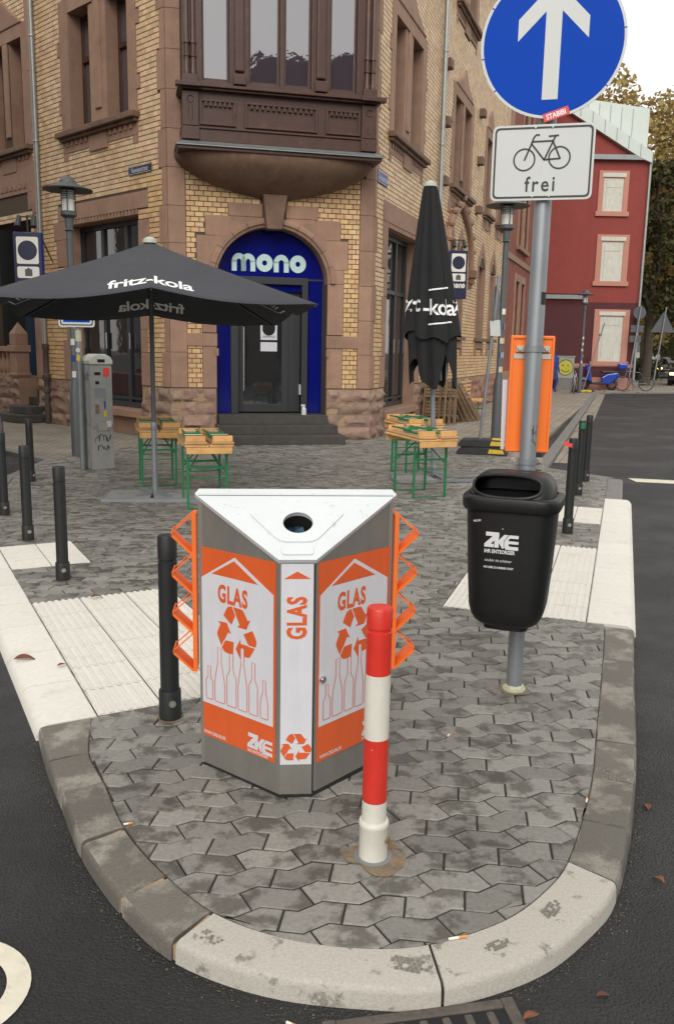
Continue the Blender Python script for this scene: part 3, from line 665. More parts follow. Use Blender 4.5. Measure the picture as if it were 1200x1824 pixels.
# stone trims, proud of the mortar plane
def trims(fr,parent,lst,m='stone',d=.022,name='trim_stone',bev=.006):
    for b in lst:
        dd=b[4] if len(b)>4 else d
        part(name,parent,m,[(b[0]+.002,b[1]-.002,-.02,dd+random.uniform(-.002,.002),b[2]+.002,b[3]-.002)],fr,bevel=bev)
tr=[]
for z in range(18):   # left pier and jamb stones as courses
    z0=.92+z*.60; z1=z0+.60
    tr+= [(0,.29 if z<6 else .24,z0,z1),(WC-.24 if z<6 else 3.38,WC,z0,z1)]
tr=[t for t in tr if t[3]<TOP]
tr+=[(.55,.79,.92,1.63),(.55,.79,1.86,2.74),(2.73,3.02,.92,1.63),(2.73,3.02,1.86,2.74)]
trims(FCf,cw,tr)
trims(FCf,cw,[(.285,.80,1.63,1.85,.035),(2.72,WC-.235,1.63,1.85,.035)])
tr=[(1.0,1.58,3.80,4.02),(1.98,2.54,3.80,4.02),(.61,1.05,3.47,3.80),(2.5,2.95,3.47,3.80),(.46,.82,2.98,3.47),(2.70,3.09,2.98,3.47),(.55,.70,2.74,2.98),(2.82,3.02,2.74,2.98),(1.05,1.58,3.72,3.80),(1.98,2.5,3.72,3.80)]
trims(FCf,cw,tr,d=.020)
for s in (.80,2.50):   # little corbels of the door jamb
    part('jamb_corbel',cw,'stone',[(s-.02 if s<1 else s+.22,s+.02 if s<1 else s+.26,-.02,.06,1.47,1.60)],FCf,bevel=.01)
# moulded arch ring made of voussoirs
for k in range(11):
    if k==5: continue
    t0=math.pi*k/11+.004; t1=math.pi*(k+1)/11-.004; mb=MB(); N=6
    prof=[(0,.0),(0,.03),(.05,.045),(.055,.075),(.10,.08),(.105,.055),(.145,.05),(.15,.02),(.15,0)]
    rings=[]
    for i in range(N+1):
        t=t0+(t1-t0)*i/N; rings.append([FCf(arch_pt(t,g)[0],d,arch_pt(t,g)[1]) for g,d in prof])
    kk=len(prof)
    for r in rings: mb.v+=[tuple(p) for p in r]
    for i in range(N):
        for j in range(kk-1): mb.f.append((i*kk+j,i*kk+j+1,(i+1)*kk+j+1,(i+1)*kk+j))
    mb.f+=[tuple(range(kk)),tuple(range(N*kk,N*kk+kk))]; mb.mi=[0]*len(mb.f)
    mb.build('voussoir','stone',cw,world=True,smooth=30)
mb=MB(); mb.hexa([FCf(1.64,-.1,3.60),FCf(1.90,-.1,3.60),FCf(1.90,.14,3.60),FCf(1.64,.14,3.60),FCf(1.565,-.1,4.16),FCf(1.985,-.1,4.16),FCf(1.985,.19,4.16),FCf(1.565,.19,4.16)]); mb.build('keystone','stone_dark',cw,world=True,bevel=.015)
# bricks of the corner wall
def ell_in(s,z): return not(((s-AC)/(AA+.16))**2+((z-SP)/(AB+.16))**2<1 and z>SP-.2) and not(.79<s<2.73 and z<SP+.05)
ex=[(0,.29,0,9),(WC-.24,WC,0,9),(.55,.79,0,2.74),(2.73,3.02,0,2.74),(0,WC,1.63,1.85),(1.0,2.54,3.72,4.02),(.61,1.05,3.47,3.80),(2.5,2.95,3.47,3.80),(.46,.82,2.98,3.47),(2.70,3.09,2.98,3.47),(.55,.70,2.74,2.98),(2.82,3.02,2.74,2.98),(1.55,2.0,3.5,4.3)]
rc=bricks(FCf,0,WC,.92,4.80,ex,ell_in)
rc2=[]
rc.sort(key=lambda r:(r[1]-r[0])<.12)
stuff=MB(); shared=None
for i,(a,b,c,d) in enumerate(rc):
    full=(b-a)>.146 and (d-c)>.083
    if i<300:
        if full:
            if shared is None: 
                q=MB(); fr0=lambda s,dd,z: FCf.d*s+FCf.n*dd+Vector((0,0,z)); brick_geo(q,fr0,0,BW,0,BH); shared=q.mesh('brick','brick_warm',fix=False)
            o=bpy.data.objects.new('brick',shared); COL.objects.link(o); o.parent=cw; o.location=FCf(a,0,c)-wl(cw)
        else: q=MB(); brick_geo(q,FCf,a,b,c,d); q.build('brick','brick_warm',cw,world=True,fix=False)
    else: brick_geo(stuff,FCf,a,b,c,d)
for r in rc2: brick_geo(stuff,FCf,*r)
tag(stuff.build('brick_courses','brick_warm',cw,world=True,fix=False),kind='stuff')
# plinth of quarry faced blocks
ph=[0,.225,.45,.675,.90]
def plinth(fr,parent,spans,zs,seed,offs=(.0,.5),bl=.52,m='rough_stone',d1=.045,nmax=999,nx=9,nz=5):
    k=0
    for r,(z0,z1) in enumerate(zip(zs,zs[1:])):
        for (a,b) in spans:
            s=a; first=True
            while s<b-.02:
                L=bl*(1+.35*math.sin(seed*7.7+k*2.3+r*1.3))
                if first and (r%2): L*=.55
                first=False
                e=min(s+L,b); 
                if b-e<.14: e=b
                rough_block(fr,s,e,z0,z1,.012,d1,seed+k*.37+r,nx,nz).build('plinth_block',m,parent,world=True,smooth=50); k+=1; s=e
plinth(FCf,cw,[(-.02,.775),(2.745,WC+.02)],ph,1.3)
part('plinth_joint',cw,'joint',[(.002,.775,-.02,.008,0,.905),(2.745,WC-.002,-.02,.008,0,.905)],FCf)
# ---- doorway -------------------------------------------------------------------
dr=empty('entrance_door',tuple(FCf(1.75,-.3,.45)-wl(bld))); dr.parent=bld; LOC[dr.name]=FCf(1.75,-.3,.45)
D=-.28
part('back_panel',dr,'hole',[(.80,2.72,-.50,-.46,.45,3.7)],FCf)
mb=MB(); n=24; prof=[arch_pt(math.pi*i/n,-.01) for i in range(n+1)]
mb.prism(prof,lambda u,v:FCf(u,D-.03,v+.0),lambda u,v:FCf(u,D,v)); mb.prism([(.80,2.60),(2.72,2.60),(2.72,2.745),(.80,2.745)],lambda u,v:FCf(u,D-.03,v),lambda u,v:FCf(u,D,v)); mb.build('fanlight_panel','blue_glass',dr,world=True)
part('side_panel',dr,'blue_glass',[(.80,1.055,D-.03,D-.004,.46,2.63)],FCf); part('side_panel',dr,'blue_glass',[(2.425,2.72,D-.03,D-.004,.46,2.63)],FCf)
part('panel_bar',dr,'dark_frame',[(2.42,2.715,D,D+.015,2.80,2.83)],FCf); part('panel_edge',dr,'dark_frame',[(2.70,2.725,D,D+.02,.46,2.74)],FCf)
part('door_frame',dr,'dark_frame',[(1.055,1.185,D-.02,D+.09,.46,2.84),(2.32,2.425,D-.02,D+.09,.46,2.84),(1.185,2.32,D-.02,D+.09,2.72,2.84)],FCf,bevel=.004)
lf=part('door_leaf',dr,'dark_frame',[(1.19,1.29,-.38,-.33,.48,2.45),(1.98,2.10,-.38,-.33,.48,2.45),(1.29,1.98,-.38,-.33,.48,.62),(1.29,1.98,-.38,-.33,2.33,2.45),(2.10,2.32,-.40,-.36,.48,2.72),(1.19,2.10,-.40,-.36,2.45,2.72)],FCf,bevel=.004)
part('pane',lf,'glass',[(1.29,1.98,-.365,-.355,.62,2.33)],FCf)
mb=MB(); mb.tube(FCf(1.285,-.25,.86),FCf(1.285,-.25,1.98),.016); 
for z in (1.05,1.80): mb.tube(FCf(1.285,-.25,z),FCf(1.285,-.34,z),.009,n=8)
mb.build('handle','chrome',lf,world=True,smooth=True)
mb=MB(); fr=lambda u,v,w=0:FCf(u,-.352+w,v)
sq=[[(1.60,2.02),(1.60,1.80),(1.635,1.80),(1.635,2.02)],[(1.865,2.02),(1.865,1.80),(1.90,1.80),(1.90,2.02)],[(1.60,1.76),(1.60,1.80),(1.90,1.80),(1.90,1.76)],[(1.60,1.56),(1.90,1.56),(1.90,1.72),(1.60,1.72)]]
a_=arc(1.75,1.95,.115,180,360,14); sq+=[[(1.635,1.80),(1.865,1.80),(1.865,1.8349),(1.635,1.8349)]]
for i in range(14): sq.append([a_[i],(a_[i][0],1.80),(a_[i+1][0],1.80),a_[i+1]])
flat(sq[:-14] if False else [s for s in sq],fr,.001).build('door_sticker','print_white',lf,world=True)
part('hinge',dr,'print_grey',[(2.29,2.305,-.33,-.18,.80,.98)],FCf)
# mono letters
def mono_letters(u0,v0,h):
    k=h; P=[]; w=.30*k; r=.5*k
    def o(x): 
        q=[]; a=arc(x+r,r,r,0,360,36); b=arc(x+r,r,r*.30,0,360,36)
        return [[a[i],a[i+1],b[i+1],b[i]] for i in range(36)]
    def nn(x,wd):
        q=[[(x,0),(x+w,0),(x+w,k*.6),(x,k*.6)],[(x+wd-w,0),(x+wd,0),(x+wd,k*.6),(x+wd-w,k*.6)]]
        ro=wd/2; a=arc(x+ro,k*.52,ro,0,180,20,ry=k*.48); b=arc(x+ro,k*.52,ro-w,0,180,20,ry=max(.02,k*.48-w))
        return q+[[a[i],a[i+1],b[i+1],b[i]] for i in range(20)]
    x=0; m1=nn(0,.86*k); m2=nn(.86*k-w,.86*k); P+=m1+[s for s in m2]; x=.86*k*2-w+.06*k
    P+=o(x); x+=k+.06*k; P+=nn(x,.92*k); x+=.92*k+.06*k; P+=o(x); x+=k
    return [[(u0+a,v0+b) for a,b in q] for q in P],x
q,wd=mono_letters(0,0,.30); sc=1.31/wd; q=[[(1.085+a*sc,2.93+b) for a,b in p] for p in q]
flat(q,lambda u,v,w=0:FCf(u,D+w,v),.004,.012).build('mono_lettering','letter_pale',dr,world=True)
# steps
st=empty('door_steps',tuple(FCf(1.76,.4,0)-wl(bld))); st.parent=bld; LOC[st.name]=FCf(1.76,.4,0)
for i,(s0,s1,dd,z0,z1) in enumerate([(.70,2.92,.80,0,.15),(.745,2.85,.50,.15,.30),(.80,2.725,.22,.30,.455)]): part('step',st,'step',[(s0,s1,-.46 if i==2 else -.0+.05,dd,z0,z1)],FCf,bevel=.008)
# spray bottle on the top step
sb=empty('spray_bottle',tuple(FCf(2.33,.02,.455)),'small white spray bottle standing on the top door step','bottle')
MB().lathe([(.001,0),(.045,.0),(.045,.10),(.02,.13),(.016,.15)],14).build('bottle_body','print_white',sb,smooth=True)
mb=MB(); mb.box((-.015,0,.165),(.075,.03,.03)); mb.box((-.03,0,.135),(.012,.02,.035)); mb.build('trigger_head','print_white',sb,bevel=.005)
# ---- bay window ----------------------------------------------------------------
bay=empty('bay_window',tuple(FCf(1.76,.3,4.2)-wl(bld))); bay.parent=bld; LOC[bay.name]=FCf(1.76,.3,4.2)
# stone bowl corbel
mb=MB(); nz_=9; ns=24; rows=[]
for j in range(nz_+1):
    v=j/nz_; z=4.10+.62*v; k=math.sin(v*math.pi/2)**.75; hw=.25+1.42*k; dp=.10+.58*math.sin(v*math.pi/2)**.9
    rows.append([FCf(1.78+hw*math.copysign(abs(math.cos(t))**.62,math.cos(t)),dp*math.sin(t)**.55 if math.sin(t)>0 else -.02,z) for t in [math.pi*i/ns for i in range(ns+1)]])
for r in rows: mb.v+=[tuple(p) for p in r]
w_=ns+1; mb.f=[(j*w_+i,j*w_+i+1,(j+1)*w_+i+1,(j+1)*w_+i) for j in range(nz_) for i in range(ns)]+[tuple(range(ns+1))]; mb.mi=[0]*len(mb.f)
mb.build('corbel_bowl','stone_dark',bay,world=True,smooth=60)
part('flashing',bay,'zinc',[(.115,3.49,-.02,.735,4.735,4.755)],FCf)
mb=MB(); mb.hexa([FCf(.11,-.02,4.757),FCf(3.50,-.02,4.757),FCf(3.50,.74,4.757),FCf(.11,.74,4.757),FCf(.24,-.02,4.83),FCf(3.38,-.02,4.83),FCf(3.38,.58,4.83),FCf(.24,.58,4.83)]); mb.build('sloped_flashing','zinc',bay,world=True)
part('soffit',bay,'wood_brown',[(.14,3.47,-.02,.70,4.68,4.733)],FCf,bevel=.01)
part('apron_body',bay,'wood_brown',[(.24,3.38,-.02,.54,4.83,5.58)],FCf)
part('base_rail',bay,'wood_brown',[(.22,3.40,-.02,.565,4.835,5.02)],FCf,bevel=.006)
part('base_bead',bay,'wood_brown',[(.21,3.41,-.02,.59,5.02,5.05)],FCf,bevel=.008)
for s0,s1 in ((.24,.47),(3.15,3.38)):
    pl=part('corner_pilaster',bay,'wood_brown',[(s0-.01,s1+.01,.54,.60,5.05,5.56)],FCf,bevel=.008)
    part('pilaster_block',bay,'wood_brown',[(s0-.02,s1+.02,.565,.61,4.85,5.04)],FCf,bevel=.006)
    mb=MB(); c=(s0+s1)/2; mb.path([FCf(c+.05*math.cos(t*math.pi/8),.603,5.44+.05*math.sin(t*math.pi/8)) for t in range(16)],.009,6,True); mb.path([FCf(c-.03,.603,5.36),FCf(c-.03,.603,5.16),FCf(c,.603,5.12),FCf(c+.03,.603,5.16),FCf(c+.03,.603,5.36)],.008,6); mb.build('carved_roundel','wood_brown',pl,world=True,smooth=True)
for s0,s1 in ((.50,1.07),(1.22,2.40),(2.54,3.12)):
    pn=part('apron_panel_frame',bay,'wood_brown',[(s0,s0+.035,.54,.575,5.08,5.47),(s1-.035,s1,.54,.575,5.08,5.47),(s0+.035,s1-.035,.54,.575,5.08,5.115),(s0+.035,s1-.035,.54,.575,5.43,5.47)],FCf,bevel=.006)
    n=int((s1-s0)/.095)
    for i in range(n):
        c=s0+.06+(s1-s0-.12)*(i+.5)/n; part('dentil',pn,'wood_brown',[(c-.022,c+.022,.54,.585,5.36,5.428)],FCf,bevel=.006)
part('sill_cornice',bay,'wood_brown',[(.16,3.48,-.02,.69,5.615,5.66),(.20,3.44,-.02,.64,5.58,5.615)],FCf,bevel=.008)
part('cornice_break',bay,'wood_brown',[(.12,.52,.60,.73,5.60,5.67),(3.10,3.52,.60,.73,5.60,5.67)],FCf,bevel=.008)
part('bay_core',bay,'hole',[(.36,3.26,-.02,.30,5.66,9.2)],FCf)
part('window_rail',bay,'wood_brown',[(.30,3.32,.30,.57,5.66,5.735)],FCf,bevel=.006)
for s0,s1 in ((.30,.545),(.975,1.285),(2.295,2.60),(3.05,3.32),(1.785,1.855)):
    wide=s1-s0>.1
    part('bay_post',bay,'wood_brown',[(s0,s1,.40 if wide else .44,.55 if wide else .52,5.735,9.2)],FCf,bevel=.008)
    if wide and .9<s0<2.7:
        c=(s0+s1)/2; part('post_pilaster',bay,'wood_brown',[(c-.075,c+.075,.55,.60,5.90,9.2)],FCf,bevel=.02); part('pilaster_base',bay,'wood_brown',[(c-.10,c+.10,.55,.63,5.70,5.86)],FCf,bevel=.012)
    for e in (s0,s1):
        pass
for s0,s1 in ((.24,.47),(3.15,3.38)):
    c=(s0+s1)/2; part('column_plinth',bay,'wood_brown',[(c-.12,c+.12,.40,.64,5.665,5.80)],FCf,bevel=.012)
    for dx in (-.05,.05):
        mb=MB(); p=FCf(c+dx,.57,0); mb.lathe([(.055,5.80),(.055,5.86),(.045,5.88),(.042,6.05),(.052,6.06),(.052,6.09),(.042,6.10),(.04,6.24),(.05,6.25),(.05,6.28),(.038,6.30),(.036,9.2)],12,(p.x,p.y,0)); mb.build('colonette','wood_brown',bay,world=True,smooth=True)
    part('corner_post',bay,'wood_brown',[(s0+.01,s1-.01,-.02,.53,5.735,9.2)],FCf)
for s0,s1 in ((.545,.975),(1.285,1.785),(1.855,2.295),(2.60,3.05)):
    f=part('sash',bay,'wood_brown',[(s0,s0+.035,.43,.47,5.74,9.2),(s1-.035,s1,.43,.47,5.74,9.2),(s0+.035,s1-.035,.43,.47,5.74,5.80)],FCf,bevel=.005)
    part('pane',f,'glass_up',[(s0+.035,s1-.035,.44,.448,5.80,9.2)],FCf)
part('bay_roof',bay,'zinc',[(.1,3.5,-.02,.75,9.2,9.3)],FCf)
# ---- side facades --------------------------------------------------------------
def window(fr,parent,s0,s1,z0,z1,rev=.24,trans=None,gl='glass_up',cross=True,name='window'):
    w=part(name,parent,'wood_brown',[(s0,s0+.07,-rev-.05,-rev,z0,z1),(s1-.07,s1,-rev-.05,-rev,z0,z1),(s0+.07,s1-.07,-rev-.05,-rev,z0,z0+.07),(s0+.07,s1-.07,-rev-.05,-rev,z1-.07,z1)]+([(s0+.07,s1-.07,-rev-.05,-rev+.03,trans,trans+.09),((s0+s1)/2-.035,(s0+s1)/2+.035,-rev-.05,-rev+.01,z0+.07,trans),((s0+s1)/2-.03,(s0+s1)/2+.03,-rev-.05,-rev+.005,trans+.09,z1-.07)] if trans else []),fr,bevel=.006)
    zz_=[(z0+.07,trans),(trans+.09,z1-.07)] if trans else [(z0+.07,z1-.07)]
    for a,b in zz_:
        if trans:
            m_=(s0+s1)/2; part('pane',w,gl,[(s0+.07,m_-.035,-rev-.035,-rev-.028,a,b)],fr); part('pane',w,gl,[(m_+.035,s1-.07,-rev-.035,-rev-.028,a,b)],fr)
        else: part('pane',w,gl,[(s0+.07,s1-.07,-rev-.035,-rev-.028,a,b)],fr)
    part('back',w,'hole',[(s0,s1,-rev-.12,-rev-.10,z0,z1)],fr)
    return w
def stone_pair(fr,wallo,s0,s1,zs,zt,lights,extra_top=.25):
    """sandstone window surround with sill, decorated apron, mullion"""
    L=[(s0,lights[0][0],zs,zt+extra_top,.03),(lights[-1][1],s1,zs,zt+extra_top,.03),(lights[0][0],lights[-1][1],zt,zt+extra_top,.03)]
    for (a,b),(c,d) in zip(lights,lights[1:]): L.append((b,c,zs,zt,.0)); 
    trims(fr,wallo,L)
    for (a,b),(c,d) in zip(lights,lights[1:]): part('mullion',wallo,'stone',[((b+c)/2-.10,(b+c)/2+.10,-.02,.035,zs+.25,zt),(b+.01,c-.01,-.23,-.0,zs,zt)],fr,bevel=.02)
    for z in (zs+.35,zs+1.35):   # toothed blocks
        trims(fr,wallo,[(s0-.09,s0+.02,z,z+.22,.028),(s1-.02,s1+.09,z,z+.22,.028)])
    sl=part('sill',wallo,'stone_dark',[(s0-.06,s1+.06,-.25,.17,zs-.10,zs),(s0-.02,s1+.02,-.02,.10,zs-.16,zs-.10)],fr,bevel=.015)
    ap=part('sill_apron',wallo,'stone',[(s0,s1,-.02,.024,zs-.36,zs-.161),(s0,s0+.16,-.02,.022,zs-.50,zs-.361),(s1-.16,s1,-.02,.022,zs-.50,zs-.361),((s0+s1)/2-.3,(s0+s1)/2+.3,-.02,.045,zs-.44,zs-.162)],fr,bevel=.008)
    n=int((s1-s0)/.17)
    for i in range(n):
        c=s0+.1+(s1-s0-.2)*(i+.5)/n
        if abs(c-(s0+s1)/2)<.33: continue
        part('apron_dentil',ap,'stone',[(c-.035,c+.035,.02,.05,zs-.25,zs-.165)],fr,bevel=.006)
    for a,b in lights:
        part('reveal',wallo,'stone',[(a-.002,a+.006,-.29,.0,zs,zt),(b-.006,b+.002,-.29,.0,zs,zt),(a+.006,b-.006,-.29,.0,zt-.006,zt+.002)],fr)
        window(fr,wallo,a,b,zs,zt,trans=zs+(zt-zs)*.60)
    # carved tympanum over the mullion
    c=(s0+s1)/2; mb=MB(); mb.prism([(s0+.15,zt+extra_top),(s1-.15,zt+extra_top),(c+.35,zt+extra_top+.28),(c,zt+extra_top+.55),(c-.35,zt+extra_top+.28)],lambda u,v:fr(u,-.02,v),lambda u,v:fr(u,.05,v)); mb.build('carved_gable','stone',wallo,world=True,bevel=.02)
    return [(s0,s1,zs-.36,zt+extra_top),(s0,s0+.16,zs-.5,zs-.3),(s1-.16,s1,zs-.5,zs-.3),(s0-.09,s1+.09,zs+.35,zs+.57),(s0-.09,s1+.09,zs+1.35,zs+1.57),(c-.3,c+.3,zs-.44,zs-.3)]
def shop_window(fr,parent,s0,s1,z0,z1,name='shop_window'):
    d=-.28; N=3
    w=part(name,parent,'dark_frame',[(s0,s0+.09,d-.05,d+.03,z0,z1),(s1-.09,s1,d-.05,d+.03,z0,z1),(s0+.09,s1-.09,d-.05,d+.03,z1-.09,z1),(s0+.09,s1-.09,d-.05,d+.03,z0,z0+.10),(s0+.09,s1-.09,d-.05,d+.03,2.72,2.80)]+[(s0+(s1-s0)*k/N-.05,s0+(s1-s0)*k/N+.05,d-.05,d+.03,z0+.10,z1-.09) for k in (1,2)],fr,bevel=.004)
    for k in range(N):
        a=s0+(s1-s0)*k/N+.05;b=s0+(s1-s0)*(k+1)/N-.05
        part('pane',w,'glass',[(a,b,d-.02,d-.012,z0+.10,2.72)],fr); part('pane',w,'glass',[(a,b,d-.02,d-.012,2.80,z1-.09)],fr)
        part('handle',w,'chrome',[(b-.02,b+.01,d+.03,d+.05,1.55,1.85)],fr)
    part('sash_rail',w,'dark_frame',[(s0+.09,s1-.09,d+.03,d+.05,z0+.16,z0+.20)],fr)
    part('reveal',parent,'stone',[(s0-.002,s0+.006,-.29,.0,z0,z1+.1),(s1-.006,s1+.002,-.29,.0,z0,z1+.1)],fr)
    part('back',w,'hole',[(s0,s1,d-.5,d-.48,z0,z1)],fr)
    part('stone_sill',parent,'stone',[(s0-.02,s1+.02,-.30,.08,z0-.14,z0)],fr,bevel=.012)
    part('under_sill_wall',parent,'stone',[(s0,s1,-.30,-.06,0,z0-.14)],fr)
    n=22; mb=None
    lt=part('lintel_dentils',parent,'stone',[(s0+.0,s1-.0,-.25,-.05,z1,z1+.11)],fr)
    for i in range(n):
        c=s0+(s1-s0)*(i+.5)/n; part('dentil',lt,'stone',[(c-.032,c+.032,-.05,.02,z1+.01,z1+.10)],fr,bevel=.01)
    return w
# left facade
SL=9.0
hl=[(1.05,1.75,5.5,7.52),(2.30,2.98,5.5,7.52),(.86,3.28,0,3.94),(4.75,6.9,0,4.1),(4.80,5.35,5.55,7.55),(5.65,6.2,5.55,7.55)]
lwall=wall_cells(FLf,0,SL,0,TOP,hl).build('left_facade_wall','mortar',bld,world=True)
exl=stone_pair(FLf,lwall,.80,3.30,5.5,7.52,[(1.05,1.75),(2.30,2.98)])
exl+=stone_pair(FLf,lwall,4.55,6.45,5.5,7.52,[(4.80,5.35),(5.65,6.2)])
shop_window(FLf,lwall,.86,3.28,.47,3.84)
tl=[(.58,.86,.92,1.5,.022),(.66,.86,1.5,1.9),(.58,.86,1.9,2.6),(.66,.86,2.6,3.1),(.54,.86,3.1,3.75),(.56,3.62,3.94,4.22),(3.28,3.60,.92,1.7),(3.28,3.45,1.7,2.1),(3.28,3.60,2.1,2.75),(3.28,3.45,2.75,3.1),(3.28,3.72,3.1,3.6),(3.28,3.80,3.6,3.94)]
trims(FLf,lwall,tl)
# corner quoins on the left facade
tq=[]
for i in range(16):
    z0=.92+i*.60; tq.append((0,.13 if i%2 else .22,z0,z0+.6))
trims(FLf,lwall,[t for t in tq if t[3]<TOP])
pier=[(4.42,4.60,.92,5.2),(4.60,4.76,.92,2.6),(4.44,4.62,5.5,8.6)]
trims(FLf,lwall,pier)
trims(FLf,lwall,[(4.40,4.62,4.2,5.14),(4.62,6.9,4.62,5.14),(4.62,4.80,4.28,4.62)],d=.03)
mb=MB(); 
for i in range(10):
    s=4.85+i*.2; mb.fbox(FLf,s,s+.1,-.02,.05,4.72,4.82)
mb.build('zigzag_frieze','stone',lwall,world=True)
exl+=[t[:4] for t in tl+tq+pier]+hl+[(4.40,6.9,4.28,5.14)]
bb=MB(); bw=MB()
for r in bricks(FLf,0,SL,.92,TOP,exl): brick_geo(bw if r[2]+.9*noise.noise(Vector((r[0]*.8,r[2]*.8,3)))<3.9 else bb,FLf,*r)
tag(bb.build('brick_courses','brick',lwall,world=True,fix=False),kind='stuff'); tag(bw.build('warm_brick_courses','brick_warm',lwall,world=True,fix=False),kind='stuff')
plinth(FLf,lwall,[(.0,.86),(3.28,4.72)],ph,4.1)
part('plinth_joint',lwall,'joint',[(.002,.86,-.02,.008,0,.905),(3.28,4.72,-.02,.008,0,.905)],FLf)
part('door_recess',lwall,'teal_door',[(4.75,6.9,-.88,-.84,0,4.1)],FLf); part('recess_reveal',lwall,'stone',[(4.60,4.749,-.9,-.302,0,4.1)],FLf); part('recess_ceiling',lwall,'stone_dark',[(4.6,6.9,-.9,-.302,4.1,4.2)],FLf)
# rain pipes
def pipe(fr,s,d,z0,z1,zi,name,label):
    e=empty(name,tuple(fr(s,d,0)),label,'drainpipe')
    mb=MB(); p=fr(s,d,0); mb.tube((0,0,zi),(0,0,z1),.05,n=14)
    e2=mb.build('zinc_tube','pipe',e,smooth=True)
    for z in [zi+.05+1.9*k for k in range(1,6)]:
        MB().lathe([(.052,z),(.058,z+.01),(.058,z+.04),(.052,z+.05)],14).build('pipe_collar','pipe',e,smooth=True)
    if zi>z0: MB().lathe([(.05,z0),(.055,z0+.02),(.055,.62),(.075,.64),(.075,.72),(.055,.74),(.055,.86),(.085,.90),(.085,1.0),(.058,1.02),(.055,zi-.12),(.07,zi-.1),(.07,zi)],14).build('iron_standpipe','iron',e,smooth=True)
pipe(FLf,4.22,.09,0,TOP,1.62,'drainpipe','silver zinc drainpipe with dark iron foot between stoop and shop window')
pipe(FRf,4.62,.09,0,TOP,0.3,'drainpipe','silver zinc drainpipe rising behind the closed umbrella')
# right facade
SR=14.35
hr=[(1.05,1.75,5.5,7.52),(2.30,3.0,5.5,7.52),(.90,3.22,0,3.94),(6.15,6.85,5.5,7.52),(7.40,8.10,5.5,7.52),(10.45,11.25,5.5,7.52),(12.6,13.3,5.5,7.52),(6.15,6.85,9.5,11.2),(7.40,8.10,9.5,11.2),(1.05,3.0,9.5,11.2)]
lan=[(6.0,6.62),(7.15,7.78),(10.0,10.9),(11.95,12.75)]
hr2=hr+[(a,b,2.0,4.0) for a,b in lan]
rwall=wall_cells(FRf,0,SR,0,TOP,hr2).build('right_facade_wall','mortar',bld,world=True)
exr=stone_pair(FRf,rwall,.80,3.30,5.5,7.52,[(1.05,1.75),(2.30,3.0)])+stone_pair(FRf,rwall,5.90,8.35,5.5,7.52,[(6.15,6.85),(7.40,8.10)])
exr+=stone_pair(FRf,rwall,10.2,11.5,5.5,7.52,[(10.45,11.25)])+stone_pair(FRf,rwall,12.35,13.55,5.5,7.52,[(12.6,13.3)])+stone_pair(FRf,rwall,5.90,8.35,9.5,11.2,[(6.15,6.85),(7.40,8.10)],.15)+stone_pair(FRf,rwall,.8,3.3,9.5,11.2,[(1.05,3.0)],.15)
shop_window(FRf,rwall,.90,3.22,.47,3.84)
trr=[(.60,.90,.92,1.5),(.70,.90,1.5,1.9),(.60,.90,1.9,2.6),(.70,.90,2.6,3.1),(.56,.90,3.1,3.94),(.56,3.62,3.94,4.30),(3.22,3.55,.92,1.7),(3.22,3.42,1.7,2.1),(3.22,3.55,2.1,2.75),(3.22,3.42,2.75,3.1),(3.22,3.62,3.1,3.94)]
trims(FRf,rwall,trr)
tq=[(0,.13 if i%2 else .22,.92+i*.60,1.52+i*.60) for i in range(16) if 1.52+i*.60<TOP]
trims(FRf,rwall,tq)
for a,b in lan:     # pointed windows with stone surround
    c=(a+b)/2; trims(FRf,rwall,[(a-.13,a,1.92,4.0,.03),(b,b+.13,1.92,4.0,.03)])
    mb=MB(); mb.prism([(a-.13,3.98),(a,3.98),(c,4.42),(b,3.98),(b+.13,3.98),(b+.10,4.25),(c,4.72),(a-.10,4.25)],lambda u,v:FRf(u,-.2,v),lambda u,v:FRf(u,.035,v)); mb.build('pointed_head','stone',rwall,world=True,bevel=.01)
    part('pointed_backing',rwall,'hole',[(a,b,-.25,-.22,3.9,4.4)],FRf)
    part('reveal',rwall,'stone',[(a-.002,a+.006,-.29,.0,2.0,4.0),(b-.006,b+.002,-.29,.0,2.0,4.0)],FRf)
    window(FRf,rwall,a,b,2.0,4.0,rev=.2,gl='glass',name='lancet_window')
    part('sill',rwall,'stone_dark',[(a-.2,b+.2,-.2,.14,1.90,2.0)],FRf,bevel=.01)
    part('sill_frieze',rwall,'stone',[(a-.16,b+.16,-.02,.05,1.70,1.88),(a-.16,a-.06,-.02,.06,1.52,1.70),(b+.06,b+.16,-.02,.06,1.52,1.70)],FRf,bevel=.012)
    exr+=[(a-.13,b+.13,1.7,4.3),(a-.16,a-.06,1.5,1.7),(b+.06,b+.16,1.5,1.7)]
# carved ogee arch above the paired windows
ca=empty('carved_arch',tuple(FRf(7.1,.05,4.4)-wl(rwall))); ca.parent=rwall; LOC[ca.name]=FRf(7.1,.05,4.4)
pts=[(5.55+.0,3.75),(5.62,4.1),(5.78,4.45),(6.1,4.78),(6.6,5.0),(7.1,5.22),(7.6,5.0),(8.1,4.78),(8.42,4.45),(8.58,4.1),(8.65,3.75)]
mb=MB(); mb.path([FRf(u,.06,v) for u,v in pts],.09,8); mb.build('arch_moulding','stone',ca,world=True,smooth=True)
for i,(u,v) in enumerate(pts[1:-1]):
    mb=MB(); p=FRf(u,.12,v+.12); mb.lathe([(.01,-.08),(.07,-.04),(.085,.02),(.05,.08),(.01,.1)],8,(p.x,p.y,p.z)); mb.build('crocket','stone',ca,world=True,smooth=True)
for u in (5.52,8.68):
    part('arch_corbel',ca,'stone_dark',[(u-.13,u+.13,-.02,.20,3.55,3.75),(u-.09,u+.09,-.02,.15,3.40,3.55),(u-.06,u+.06,-.02,.10,3.28,3.40)],FRf,bevel=.02)
